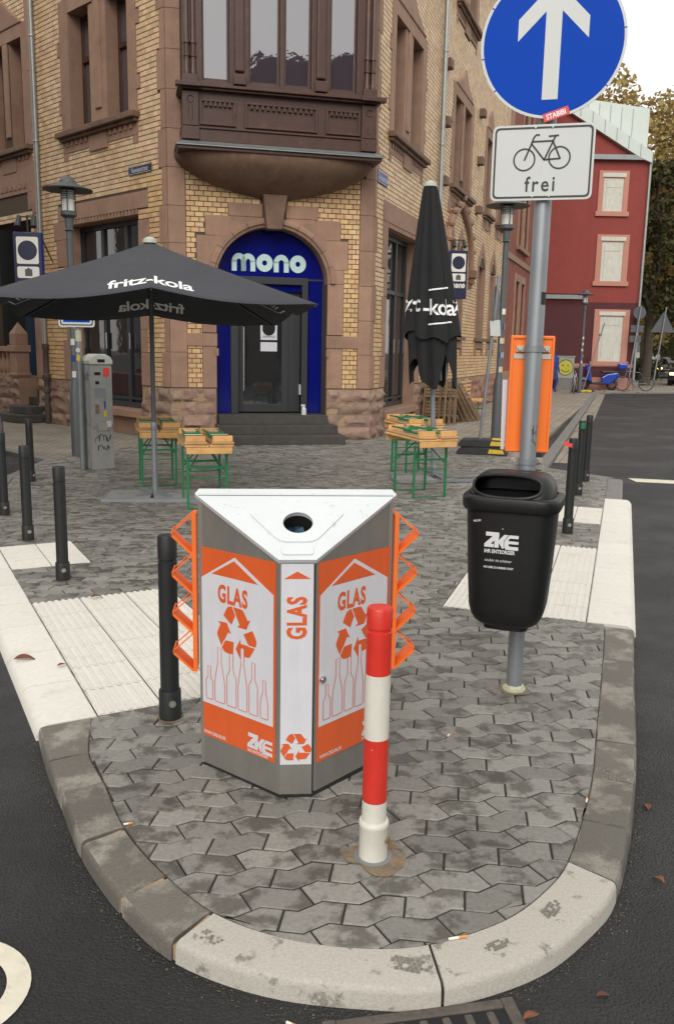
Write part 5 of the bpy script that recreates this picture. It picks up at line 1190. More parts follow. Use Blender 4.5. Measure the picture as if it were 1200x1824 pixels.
# ---- black litter bin ----------------------------------------------------------------
BY=R(-20); BU=Vector((math.cos(BY),math.sin(BY),0)); BN=Vector((BU.y,-BU.x,0)); BC=Vector((PX,PY,0))+BN*.212+BU*-.022
lb=empty('litter_bin',(BC.x,BC.y,.34),'black plastic litter bin with silver ZKE print hung on the sign post','litter bin')
bf=lambda u,v,w: BC+BU*u+BN*w+Vector((0,0,v*.987+.0565))
def rsec(hw,hd,z,n=48,e=4.2,flatback=True):
    out=[]
    for i in range(n):
        t=2*math.pi*i/n; c,s=math.cos(t),math.sin(t)
        x=hw*math.copysign(abs(c)**(2/e),c); y=hd*math.copysign(abs(s)**(2/(e if s>0 else 7)),s); out.append((x,z,y))
    return out
def loft(secs,caps=(True,True)):
    mb=MB(); n=len(secs[0])
    for s in secs: mb.v+=[tuple(bf(*p)) for p in s]
    for j in range(len(secs)-1):
        for i in range(n): mb.f.append((j*n+i,j*n+(i+1)%n,(j+1)*n+(i+1)%n,(j+1)*n+i))
    if caps[0]: mb.f.append(tuple(range(n)))
    if caps[1]: mb.f.append(tuple(range((len(secs)-1)*n,len(secs)*n)))
    mb.mi=[0]*len(mb.f); return mb
e_=4.4
loft([rsec(.105,.092,.358,e=3),rsec(.126,.108,.364,e=3),rsec(.146,.122,.380,e=3.2),rsec(.160,.131,.408,e=3.6),rsec(.169,.137,.45),rsec(.180,.142,.60),rsec(.196,.150,.91)],(True,False)).build('bin_body','black',lb,world=True,smooth=60)
loft([rsec(.10,.085,.340),rsec(.10,.085,.362)]).build('bottom_flap','black',lb,world=True,smooth=40)
loft([rsec(.196,.150,.898),rsec(.208,.162,.900),rsec(.214,.168,.912),rsec(.216,.170,.950),rsec(.211,.166,.962),rsec(.188,.145,.966)],(False,False)).build('rim','black',lb,world=True,smooth=60)
# hood with an open mouth
nu,nv_=96,30; pts=[]
def hood(t,v):  # t angle (90deg = front), v 0..1 up
    c,s=math.cos(t),math.sin(t); k=(1-v**2.3)**(1/2.3) if v<1 else 0
    x=.186*(.55+.45*k)*math.copysign(abs(c)**(2/3.6),c) if v<1 else .186*.55*c
    y0=.143 if s>0 else .143; y=y0*math.copysign(abs(s)**(2/3.6),s)*(k*.6+.4) - .035*v*(1 if True else 0)
    return (x,.958+.102*v,y)
mb=MB()
for j in range(nv_+1):
    for i in range(nu): mb.v.append(tuple(bf(*hood(2*math.pi*i/nu,j/nv_))))
for j in range(nv_):
    for i in range(nu):
        p=hood(2*math.pi*(i+.5)/nu,(j+.5)/nv_)
        inside=(p[2]>0) and (abs((p[0]+.018)/.148)**2.6+abs((p[1]-1.008)/.0445)**2.6)<1
        if not inside: mb.f.append((j*nu+i,j*nu+(i+1)%nu,(j+1)*nu+(i+1)%nu,(j+1)*nu+i))
mb.f.append(tuple(nv_*nu+i for i in range(nu))); mb.mi=[0]*len(mb.f)
hd=mb.build('hood','black',lb,world=True,smooth=60); md=hd.modifiers.new('t','SOLIDIFY'); md.thickness=.004
def on_hood(x,z):
    v=min(max((z-.958)/.102,0),.99); best=None
    for i in range(400):
        t=math.pi*i/399; p=hood(t,v)
        if best is None or abs(p[0]-x)<best[0]: best=(abs(p[0]-x),p)
    return best[1]
pts=[]
for i in range(44):
    t=2*math.pi*i/44; c,s=math.cos(t),math.sin(t); x=-.018+.150*math.copysign(abs(c)**(2/2.6),c); z=1.008+.046*math.copysign(abs(s)**(2/2.6),s); p=on_hood(x,z); pts.append(bf(p[0],p[1],p[2]+.002))
mb=MB(); mb.path(pts,.0075,8,True); mb.build('mouth_lip','black',lb,world=True,smooth=True)
loft([rsec(.17,.128,.60),rsec(.175,.13,.95)],(True,False)).build('inner_liner','hole',lb,world=True)
mb=MB(); mb.hexa([bf(-.13,.955,.128),bf(.10,.955,.128),bf(.10,.955,.134),bf(-.13,.955,.134),bf(-.13,.967,.128),bf(.10,.967,.128),bf(.10,.967,.134),bf(-.13,.967,.134)]); mb.build('ash_plate','galv',lb,world=True)
def body_front(u,z):
    k=(z-.45)/(.91-.45); hw=.169+.027*k; hd_=.137+.013*k; return hd_*max(0,1-abs(u/hw)**4.2)**(1/4.2)
pf=lambda u,v,w=0: bf(u,v,body_front(u,v)+w)
flat(zke(-.095,.808,.148),pf,.0012,.0006).build('zke_print','print_grey',lb,world=True)
text('slogan_lettering','IHR ENTSORGER',pf,'print_grey',lb,size=.0235,offset=.0008,xs=.76,w=.002,ox=-.095,oy=.713)
text('script_lettering','sauber ist schöner',pf,'print_grey',lb,size=.0185,xs=.86,shear=.35,w=.002,ox=-.092,oy=.674)
text('motto_lettering','AUS LIEBE ZU UNSERER STADT',pf,'print_grey',lb,size=.0125,offset=.0004,xs=.76,w=.002,ox=-.095,oy=.643)
text('sticker_lettering','ARCHIV',pf,'print_white',lb,size=.013,offset=.0004,xs=.8,w=.002,rot=R(12),ox=-.150,oy=.845)
mb=MB(); mb.tube(pf(-.018,.826,0),pf(-.018,.826,.004),.004,n=10); mb.build('screw','galv',lb,world=True)
hf=lambda u,v,w=0: (lambda p: bf(p[0],p[1]+w,p[2]+w))(on_hood(u,1.05+.0*v)) + BN*(v*-.8)
text('hood_graffiti','MLEP CHILLEKER',lambda u,v,w=0:bf(u,1.0605+w,.0+v),'blue_light',lb,size=.018,xs=.9,align='CENTER',w=.0015,oy=-.01)
# bracket to the pole
mb=MB(); mb.hexa([bf(-.03,.55,-.17),bf(.03,.55,-.17),bf(.03,.55,-.13),bf(-.03,.55,-.13),bf(-.03,.85,-.17),bf(.03,.85,-.17),bf(.03,.85,-.13),bf(-.03,.85,-.13)]); mb.build('pole_bracket','galv',lb,world=True)
# ---- open umbrella -------------------------------------------------------------------
UC=Vector((-1.98,9.214,0)); Un=Vector((.21,-.977,0)).normalized(); Ut=Vector((-Un.y,Un.x,0))   # towards camera / right
um=empty('open_umbrella',tuple(UC),'large open charcoal square umbrella with white fritz-kola lettering','umbrella')
AP=2.68; HW=1.5
CZs={'FR':2.02,'BR':1.90,'BL':1.93,'FL':2.01}; MZ={'F':2.125,'R':2.0,'B':1.985,'L':2.02}
def edge_z(side,t):
    l,r={'F':('FL','FR'),'R':('FR','BR'),'B':('BR','BL'),'L':('BL','FL')}[side]
    c=CZs[r] if t>0 else CZs[l]; a=abs(t); return MZ[side]*(1-a)+c*a-.055*math.sin(math.pi*min(a*1.05,1))
def can(side,t,r):   # t lateral -1..1 (clockwise seen from above from the outside), r 0..1
    ax={'F':(Un,Ut),'R':(Ut,-Un),'B':(-Un,-Ut),'L':(-Ut,Un)}[side]
    bulge=1-.035*math.sin(math.pi*abs(t))*r
    p=UC+ax[0]*(HW*r*bulge)+ax[1]*(HW*r*t)
    z=AP+(edge_z(side,t)-AP)*(r**.93)
    p.z=z; return p
cn=None
for side,nm in (('F','front'),('R','right'),('B','back'),('L','left')):
    mb=MB(); n=24; m_=14
    for j in range(m_+1):
        for i in range(n+1): mb.v.append(tuple(can(side,-1+2*i/n,max(j/m_,.02))))
    w_=n+1; mb.f=[(j*w_+i,j*w_+i+1,(j+1)*w_+i+1,(j+1)*w_+i) for j in range(m_) for i in range(n)]; mb.mi=[0]*len(mb.f)
    o=mb.build('canopy_panel','canopy',um,world=True,smooth=20,fix=False); md=o.modifiers.new('t','SOLIDIFY'); md.thickness=.004
def can_text(body,side,size,xs,oy,m,mirror=1,under=0,offset=.004,width=None):
    vs,fs=text_mesh(body,size,offset,xs,'CENTER',.95,res=4)
    me=bpy.data.meshes.new('x'); me.from_pydata([(x,y,0) for x,y in vs],[],fs); bm=bmesh.new(); bm.from_mesh(me); bmesh.ops.triangulate(bm,faces=bm.faces); bmesh.ops.subdivide_edges(bm,edges=[e for e in bm.edges if e.calc_length()>.04],cuts=2,use_grid_fill=True); bm.to_mesh(me); bm.free()
    mb=MB(); vv=[]
    for v in me.vertices:
        r=(oy-v.co.y)/HW; t=v.co.x*mirror/(HW*r); p=can(side,t,r); vv.append(p+Vector((0,0,-.008 if under else .006))+({'F':Un,'B':-Un}[side])*(.003 if not under else -.002))
    mb.add(vv,[tuple(p.vertices) for p in me.polygons]); bpy.data.meshes.remove(me)
    return mb.build('lettering',m,um,world=True,fix=False)
can_text('fritz-kola','F',.32,.70,1.345,'white_txt',1,0,.006); can_text('fritz-kola','B',.32,.70,1.30,'white_txt',1,1,.006)
for s in ('L','R'):   # white printed badge on the side panels
    P=[]; D_=lambda x,y:(x,y)
    P+=stroke([(-.20,.0),(-.17,.0),(.17,.0),(.20,.03),(.20,.30),(.17,.33),(-.17,.33),(-.20,.30)],.014,True)
    for k in range(6): P+=stroke([(-.12,.07+.034*k),(.12-.02*(k%3),.07+.034*k)],.014)
    mb=MB()
    for q in P: mb.add([can(s,x/(HW*((1.40-y)/HW)),(1.40-y)/HW)-Vector((0,0,.008)) for x,y in q],[(0,1,2,3)])
    mb.build('badge_print','white_txt',um,world=True,fix=False)
MB().lathe([(.03,0),(.03,.75)],16).build('lower_tube','galv',um,smooth=True)
MB().lathe([(.025,.75),(.025,2.66)],16).build('upper_tube','lamp',um,smooth=True)
MB().lathe([(.03,.73),(.034,.74),(.034,.80),(.026,.82)],16).build('tube_collar','galv',um,smooth=True)
MB().lathe([(.01,2.64),(.075,2.665),(.07,2.70),(.03,2.725),(.001,2.73)],20).build('finial_cap','meter_top',um,smooth=True)
MB().lathe([(.027,2.22),(.05,2.24),(.05,2.29),(.027,2.31)],14).build('runner_hub','lamp',um,smooth=True)
for side in 'FRBL':
    for t in (0,1):
        e=can(side,t,.985)-Vector((0,0,.02)); q=UC+Vector((0,0,AP-.05)); mid=q.lerp(e,.5)-Vector((0,0,.012)); 
        mb=MB(); mb.path([q,mid,e],.011,6); mb.build('rib','lamp',um,world=True,smooth=True)
        mb=MB(); mb.tube(UC+Vector((0,0,2.26)),mid,.008,n=6); mb.build('strut','lamp',um,world=True,smooth=True)
ba=empty('umbrella_base',tuple(UC),'galvanised steel frame base lying on the pavers under the open umbrella','base',rz=R(6))
mb=MB()
for y in (-.28,.28): mb.box((-.02,y,.02),(1.02,.045,.04))
for x in (-.52,.48): mb.box((x,0,.02),(.035,.52,.04))
mb.build('angle_frame','galv',ba); MB().box((-.27,-.0,.022),(.47,.50,.036)).build('weight_slab','meter',ba,bevel=.006); MB().box((.24,0,.022),(.45,.50,.036)).build('weight_slab','meter',ba,bevel=.006)
mb=MB()
for a in range(4): t=R(45+a*90); mb.hexa([(math.cos(t)*.03-math.sin(t)*.012,math.sin(t)*.03+math.cos(t)*.012,.042),(math.cos(t)*.03+math.sin(t)*.012,math.sin(t)*.03-math.cos(t)*.012,.042),(math.cos(t)*.26+math.sin(t)*.012,math.sin(t)*.26-math.cos(t)*.012,.042),(math.cos(t)*.26-math.sin(t)*.012,math.sin(t)*.26+math.cos(t)*.012,.042),(math.cos(t)*.03-math.sin(t)*.012,math.sin(t)*.03+math.cos(t)*.012,.09),(math.cos(t)*.03+math.sin(t)*.012,math.sin(t)*.03-math.cos(t)*.012,.09),(math.cos(t)*.26+math.sin(t)*.012,math.sin(t)*.26-math.cos(t)*.012,.055),(math.cos(t)*.26-math.sin(t)*.012,math.sin(t)*.26+math.cos(t)*.012,.055)])
mb.build('cross_foot','galv',ba)
# ---- closed umbrella -------------------------------------------------------------------
CB=Vector((1.244,11.018,0)); CT=Vector((1.06,11.0,3.66))
cu=empty('closed_umbrella',tuple(CB),'tall folded black umbrella with white lettering standing before the long facade','umbrella')
ax=lambda z: CB.lerp(CT,z/3.66)
mb=MB(); mb.tube(CB,ax(1.6),.03,n=16); mb.tube(ax(1.6),ax(3.6),.024,n=12); mb.build('pole','galv',cu,world=True,smooth=True)
def fold_r(th,z,lay):
    k=(3.60-z)/1.8
    base=.080+(.265 if lay==0 else .232)*min(k,1.0)**.92*(1-.12*max(0,k-1)) if k>0 else .07
    pl_=abs(math.sin(4*th+.6+.25*math.sin(3*th)))**.7
    pl2=.5+.5*math.sin(16*th+z*1.5)
    return base*(.80+.30*pl_)+.010*pl2*min(k,1)
def fold_surface(lay,zhem,nz_=26,nt_=112):
    mb=MB()
    for j in range(nz_+1):
        for i in range(nt_):
            th=2*math.pi*i/nt_; zb=zhem(th); z=3.60+(zb-3.60)*j/nz_; r=fold_r(th,z,lay)*(1 if lay==0 else .93); c=ax(z)
            mb.v.append((c.x+r*math.cos(th),c.y+r*math.sin(th)*.85,z))
    mb.f=[(j*nt_+i,j*nt_+(i+1)%nt_,(j+1)*nt_+(i+1)%nt_,(j+1)*nt_+i) for j in range(nz_) for i in range(nt_)]; mb.mi=[0]*len(mb.f); return mb
fold_surface(0,lambda th:1.80+.05*math.sin(2*th+1)+.03*math.sin(7*th)).build('folded_canopy','canopy_blk',cu,world=True,smooth=50,fix=False)
def hem(th): 
    s=abs(math.sin(2*th+.5)); return 1.20+.05*math.sin(5*th)+.34*max(0,(s-.55)/.45)**1.6
mb=fold_surface(1,hem); mb.build('hanging_corners','canopy_blk',cu,world=True,smooth=50,fix=False)
MB().lathe([(.02,3.56),(.085,3.585),(.075,3.63),(.03,3.655),(.001,3.66)],18,(CT.x-CB.x,CT.y-CB.y,0)).build('finial_cap','meter_top',cu,smooth=True)
def fold_map(th0): 
    def f(u,v,w=0):
        z=v; th=th0+u/.30; r=fold_r(th,z,0)+.012+w; c=ax(z); return Vector((c.x+r*math.cos(th),c.y+r*math.sin(th)*.85,z))
    return f
def fold_text(body,th0,zc,size,xs=.85):
    text('lettering',body,fold_map(th0),'white_txt',cu,size=size,offset=.004,xs=xs,align='CENTER',w=.0,oy=zc,spacing=.9)
fold_text('-kola',R(-75),2.06,.27); fold_text('z·c',R(-143),2.10,.30); fold_text('z-',R(-22),2.10,.30)
f=fold_map(R(-75))
for z in (2.36,1.95):
    mb=MB()
    for i in range(10): 
        u0=-.15+.03*i;u1=u0+.03; mb.add([f(u0,z+u0*.12),f(u1,z+u1*.12),f(u1,z+.018+u1*.12),f(u0,z+.018+u0*.12)],[(0,1,2,3)])
    mb.build('line_print','white_txt',cu,world=True,fix=False)
for th in (R(-60),R(-120),R(-20)):
    c=ax(1.3); mb=MB(); p=Vector((c.x+.18*math.cos(th),c.y+.15*math.sin(th),1.26)); mb.tube(p,p+Vector((-.02,0,.9)),.012,n=8); mb.build('rib_end','galv',cu,world=True)
b2=empty('umbrella_base',tuple(CB),'flat steel plate and cross foot under the closed black umbrella','base',rz=R(10))
mb=MB(); mb.box((-.33,-.20,.022),(.50,.42,.044)); mb.build('weight_slab','meter',b2,bevel=.005)
mb=MB(); mb.box((0,0,.055),(1.15,.03,.03)); mb.box((0,0,.050),(.03,.75,.03)); mb.box((.1,-.36,.02),(1.3,.05,.03)); mb.lathe([(.045,.03),(.045,.16),(.034,.17)],14); mb.build('cross_foot','galv',b2)
# ---- beer tables with benches stacked on them --------------------------------------------
def make_table():
    t=empty('beer_table',(0,0,0),'x','table'); L=.92;W=.48
    for s in (-1,1): MB().box((s*.1225,0,.665),(.237,L,.026)).build('top_plank','beer_wood',t,bevel=.008)
    for y in (-1,1): MB().box((0,y*(L/2-.02),.618),(.45,.028,.066)).build('end_batten','beer_wood',t,bevel=.004)
    for y in (-.27,.23):
        for s in (-1,1): MB().box((s*.195,y,.295),(.024,.024,.59)).build('leg','green',t,bevel=.003)
        MB().box((0,y,.43),(.366,.018,.022)).build('cross_bar','green',t); MB().tube((-.19,y,.32),(.19,y,.32),.006,n=6).build('cross_rod','green',t); MB().tube((-.19,y,.012),(.19,y,.012),.006,n=6).build('foot_rod','green',t)
        mb=MB()
        for s in (-1,1): MB().tube((s*.19,y,.38),(s*.02,y+.22*(1 if y<0 else -1),.63),.008,n=6).build('folding_stay','green',t)
    return t
def make_bench():
    t=empty('beer_bench',(0,0,0),'x','bench'); L=.94
    MB().box((0,0,.013),(.225,L,.026)).build('seat_plank','beer_old',t,bevel=.009)
    for y in (-1,1): MB().box((0,y*(L/2-.05),.055),(.20,.026,.058)).build('end_batten','beer_wood',t,bevel=.004)
    for y0,y1 in ((-.36,.02),(.36,-.02)):
        mb=MB()
        for s in (-1,1): mb.box((s*.075,(y0+y1)/2,.052+(.02 if y0>0 else 0)),(.018,abs(y1-y0),.018))
        mb.box((0,y1,.052+(.02 if y0>0 else 0)),(.168,.018,.018)); mb.build('folded_leg_frame','green',t)
        MB().tube((-.09,y0*.6,.075),(.09,y0*.6,.075),.007,n=8).build('stay_rod','brass',t)
    return t
tabs=[((-2.165,10.24),106,'beer table with green legs directly behind the open umbrella pole',.0),((-1.39,8.85),106,'beer table between the umbrella pole and the door steps, behind the glass bin',.0),((.935,9.79),111,'beer table with green legs nearest the litter bin, before the closed umbrella',.0),((.99,11.45),108,'beer table standing behind another one next to the shop window of the long facade',.0)]
tp=make_table(); bpz=make_bench(); first=True
where=['behind the open umbrella pole','near the door steps','before the closed umbrella','by the long facade shop window']
for i,((x,y),a,lab,_) in enumerate(tabs):
    o=tp if i==0 else copy_tree(tp); o.location=(x,y,0); rz=R(a-90); o.rotation_euler=(0,0,rz); o['label']=lab; o['group']='folding beer tables'
    for s in (-1,1):
        b=bpz if first else copy_tree(bpz); first=False
        off=Vector((math.cos(rz),math.sin(rz),0))*s*.122; b.location=(x+off.x,y+off.y,.678); b.rotation_euler=(0,0,rz+R(1.5*s)); b['label']='upside down beer bench lying on the table '+where[i]; b['group']='benches stacked upside down on tables '+where[i]
# slatted garden bench by the wall further along
gb=empty('garden_bench',(3.35,21.6,0),'small wooden slat bench with green metal frame further along the long facade','bench',rz=R(70))
for k in range(5): MB().box((0,.20,.48+.10*k),(1.1,.025,.06)).build('back_slat','beer_wood',gb)
for k in range(4): MB().box((0,-.22+.11*k,.44),(1.1,.08,.025)).build('seat_slat','beer_wood',gb)
for s in (-.42,.42):
    mb=MB(); mb.tube((s,-.2,0),(s,-.2,.43),.016,n=8); mb.tube((s,.24,0),(s,.2,.95),.016,n=8); mb.tube((s,-.2,.20),(s,.22,.2),.012,n=8); mb.build('leg','green',gb)
# ---- folded wooden chairs leaning on the right facade ---------------------------------------
def make_chair(m):
    t=empty('folding_chair',(0,0,0),'x','chair')
    for s in (-.19,.19): MB().box((s,0,.5),(.035,.03,1.0)).build('side_rail',m,t,bevel=.004)
    for s in (-.155,.155): MB().box((s,.035,.42),(.03,.03,.84)).build('leg',m,t,bevel=.004)
    for k in range(5): MB().box((0,-.002,.62+.072*k),(.345,.016,.055)).build('back_slat',m,t)
    for k in range(5): MB().box((0,.055,.20+.07*k),(.30,.018,.05)).build('seat_slat',m,t)
    return t
c1=make_chair('chair_wood'); c2=make_chair('chair_dark'); i1=i2=0
wd=math.atan2(FRf.d.y,FRf.d.x)
labs=['front one of the folded slatted chairs facing out against the wall','second folded slatted chair leaning flat on the wall','third folded slatted chair leaning flat on the wall','dark folded chair tilted sideways between the wooden ones']
for k in range(4):
    o=c1 if i1==0 else copy_tree(c1); i1+=1; p=FRf(3.70+.10*k,.28+.10*k,0.02); o.location=p; o.rotation_euler=(Matrix.Rotation(wd-R(90)+R(6*k-8),4,'Z')@Matrix.Rotation(R(-7),4,'X')).to_euler(); o['label']='folded slat chair standing square to the brick wall with its slats showing'; o['group']='folded chairs standing square to the wall'
for k in range(9):
    dk=k in (0,1,4); 
    if dk: o=c2 if i2==0 else copy_tree(c2); i2+=1
    else: o=copy_tree(c1)
    p=FRf(4.15+.16*k,.40+.085*k,.02); o.location=p; o.rotation_euler=(Matrix.Rotation(wd+R(random.uniform(-7,7)),4,'Z')@Matrix.Rotation(R(-17-1.9*k),4,'X')).to_euler()
    o['label']='dark brown folded chair leaning on the facade behind the closed umbrella pole' if dk else 'weathered folded chair seen edge on in the row leaning against the facade'; o['group']='dark folded chairs leaning on the facade' if dk else 'weathered folded chairs leaning on the facade'
# ---- temporary mast on rubber feet ------------------------------------------------------------
def foot_mesh(): 
    mb=MB(); mb.prism([(-.40,.0),(.40,0),(.40,.05),(.33,.11),(.12,.12),(-.12,.12),(-.33,.11),(-.40,.05)],lambda u,v:(u,-.19,v),lambda u,v:(u,.19,v)); return mb
for k in range(2):
    e=empty('rubber_foot_plate',(2.33+.015*k,13.82,.125*k),['lower black rubber foot plate with yellow ends under the leaning mast','upper black rubber foot plate holding the leaning mast'][k],'foot plate','stacked rubber foot plates',rz=R(-14+3*k))
    foot_mesh().build('plate_body','rubber',e,bevel=.012)
    mb=MB(); mb.add([(.10,-.192,.03),(.36,-.192,.03),(.33,-.192,.09),(.12,-.192,.10)],[(0,1,2,3)]); mb.add([(.13,-.17,.123),(.13,.17,.123),(.33,.17,.1135),(.33,-.17,.1135)],[(0,1,2,3)]); mb.build('yellow_reflector','yellow',e)
ms=empty('leaning_mast',(2.25,13.83,.20),'thin galvanised mast leaning in rubber feet with grey disc sign back','sign post')
top=Vector((2.46,13.86,2.80))
mb=MB(); mb.tube((2.27,13.83,.05),top,.026,n=12); mb.build('mast','galv',ms,world=True,smooth=True)
mb=MB(); c=Vector((2.445,13.93,2.36)); d=Vector((.93,-.36,0)).normalized(); mb.tube(c,c+d*.006,.30,n=36); mb.build('sign_disc','lamp',ms,world=True)
mb=MB(); q=Vector((2.43,13.80,2.0)); mb.hexa([q+Vector((a,0,b)) for a,b in ((-.07,-.13),(.09,-.13))]+[q+Vector((a,.004,b)) for a,b in ((.09,-.13),(-.07,-.13))]+[q+Vector((a,0,b)) for a,b in ((-.09,.10),(.07,.12))]+[q+Vector((a,.004,b)) for a,b in ((.07,.12),(-.09,.10))]); mb.build('paper_notice','sign_white',ms,world=True)
mb=MB(); mb.tube(top-Vector((.14,.05,.03)),top+Vector((.05,.05,-.03)),.008,n=6); mb.tube(top-Vector((.16,.05,.83)),top+Vector((.02,.05,-.83)),.008,n=6); mb.build('sign_clip','galv',ms,world=True)
# ---- lamp posts ------------------------------------------------------------------------------
def make_lamp():
    l=empty('street_lamp',(0,0,0),'x','street lamp')
    MB().lathe([(.085,0),(.085,.95),(.065,1.02),(.058,1.10),(.052,1.12),(.046,3.22)],18).build('post','lamp',l,smooth=True)
    MB().lathe([(.075,3.20),(.055,3.22),(.06,3.36),(.115,3.40),(.115,3.45),(.09,3.46)],18).build('lamp_neck','lamp',l,smooth=True)
    MB().lathe([(.082,3.46),(.082,3.74)],18).build('glass_cylinder','lamp_glass',l,smooth=True)
    mb=MB()
    for k in range(6): mb.lathe([(.086,3.62+.028*k),(.105,3.625+.028*k),(.105,3.628+.028*k),(.086,3.632+.028*k)],18)
    mb.build('louvre_rings','galv',l,smooth=True)
    mb=MB()
    for a in range(3): t=R(a*120-80); mb.tube((.108*math.cos(t),.108*math.sin(t),3.42),(.108*math.cos(t),.108*math.sin(t),3.80),.009,n=6)
    mb.build('support_rod','lamp',l)
    MB().lathe([(.09,3.76),(.34,3.735),(.345,3.745),(.20,3.80),(.13,3.83)],32).build('shade_disc','lamp',l,smooth=True)
    MB().lathe([(.13,3.80),(.125,3.85),(.09,3.89),(.06,3.92),(.04,3.93),(.001,3.935)],20).build('cap','lamp',l,smooth=True)
    return l
lp_=make_lamp()
for i,(p,s,lab) in enumerate([((-3.848,12.624),1.0,'grey street lamp with flat disc shade behind the parking meter'),((2.868,15.641),1.10,'grey street lamp rising right behind the bicycle sign plate'),((9.95,36.0),1.06,'slim distant street lamp in front of the dark red wall')]):
    o=lp_ if i==0 else copy_tree(lp_); o.location=(p[0],p[1],0); o.scale=(s,s,s); o['label']=lab; o['group']='disc shade street lamps'
    for k in range(5):
        z=1.15+.23*k; a=R(random.uniform(-130,-50)); mb=MB(); r=.056
        for q in range(3):
            t0=a+q*.35;t1=t0+.35; mb.add([(r*math.cos(t0),r*math.sin(t0),z),(r*math.cos(t1),r*math.sin(t1),z),(r*math.cos(t1),r*math.sin(t1),z+.09),(r*math.cos(t0),r*math.sin(t0),z+.09)],[(0,1,2,3)])
        mb.build('sticker',random.choice(['sign_white','yellow','cream','sign_edge']),o)
# ---- parking meter ---------------------------------------------------------------------------
pm=empty('parking_meter',(-3.17,11.36,0),'grey graffiti covered parking meter with rounded pale lid','parking meter',rz=R(38))
MB().box((0,0,.685),(.30,.26,1.37)).build('housing','meter',pm,bevel=.012)
mb=MB(); mb.prism([(-.16,1.37),(.16,1.37),(.16,1.42),(.13,1.47),(.06,1.505),(-.06,1.505),(-.13,1.47),(-.16,1.42)],lambda u,v:(u,-.145,v),lambda u,v:(u,.145,v)); mb.build('lid','meter_top',pm,bevel=.012)
fm=lambda u,v,w=0: Vector((u,-.1305-w,v)); 
def pmr(name,m,u0,u1,v0,v1,w=.002): flat([[(u0,v0),(u1,v0),(u1,v1),(u0,v1)]],fm,0,w).build(name,m,pm)
pmr('display','hole',-.09,-.01,1.235,1.275); pmr('pink_sticker','sticker_red',.03,.11,1.22,1.33,.004); pmr('coin_slot','hole',-.08,-.03,1.12,1.16); pmr('key_plate','galv',-.09,.06,.95,1.07); pmr('ticket_tray','brass',-.07,.06,.52,.62,.01); pmr('sticker_strip','yellow',.02,.06,.70,.78); pmr('round_sticker','rust',-.09,-.04,.74,.86); pmr('white_sticker','sign_white',.05,.12,.56,.64); pmr('sticker_small','sign_edge',.03,.05,.80,.90); pmr('lid_slot','hole',-.05,.05,1.40,1.44,.018)
sc=lambda mat_,fr,seed,w,h,n,r: scribble(fr,seed,w,h,n,r,'graffiti',pm,mat_)
def loc_scr(fr,seed,w,h,n,r,m='ink'):
    rnd=random.Random(seed); mb=MB(); pts=[(w*(i/n)+rnd.uniform(-.1,.1)*w,h*rnd.random()) for i in range(n)]
    for a,b in zip(pts,pts[1:]):
        for q in stroke([a,b],r*2): mb.add([fr(*p) for p in q],[(0,1,2,3)])
    mb.build('graffiti',m,pm)
loc_scr(lambda u,v:(-.11+u,-.1325,.36+v),4,.22,.12,18,.004); loc_scr(lambda u,v:(-.08+u,-.1325,.22+v),6,.18,.13,14,.004)
loc_scr(lambda u,v:(-.1525,.10-u,1.14+v),8,.22,.14,14,.003); loc_scr(lambda u,v:(-.1525,.08-u,.55+v),9,.10,.20,6,.003,'lamp')
# sign post next to the meter
ps=empty('parking_sign_post',(-3.36,11.24,0),'galvanised sign post with white bordered plate tucked under the open umbrella','sign post')
MB().lathe([(.038,0),(.038,2.05)],16).build('pole','galv',ps,smooth=True); MB().lathe([(.041,1.66),(.041,1.80)],16).build('pole_cap_band','lime_collar',ps,smooth=True)
f=lambda u,v,w=0: Vector((u,-.05-w,v)); pl=rounded([(-.23,1.84),(.23,1.84),(.23,2.30),(-.23,2.30)],.04); mb=MB(); mb.prism(pl,lambda u,v:f(u,v,0),lambda u,v:f(u,v,.005)); pt=mb.build('sign_plate','sign_white',ps)
bo=rounded([(-.21,1.86),(.21,1.86),(.21,2.28),(-.21,2.28)],.035); bi=rounded([(-.196,1.874),(.196,1.874),(.196,2.266),(-.196,2.266)],.03); flat([[bo[i-1],bo[i],bi[i],bi[i-1]] for i in range(len(bo))],f,.005,.001).build('border','sign_black',pt)
flat([[(-.17,1.90),(.17,1.90),(.17,2.24),(-.17,2.24)]],f,.005,.001).build('blue_field','sign_blue',pt)
flat(arc(0,1.55,.03,0,360,20)[:-1] and [arc(0,1.55,.03,0,360,20)[:-1]],lambda u,v,w=0:Vector((u,-.039-w,v)),0,.001).build('round_sticker','sign_white',ps); flat([[(-.025,1.42),(.02,1.40),(.03,1.48),(-.015,1.5)]],lambda u,v,w=0:Vector((u,-.039-w,v)),0,.001).build('yellow_sticker','yellow',ps)
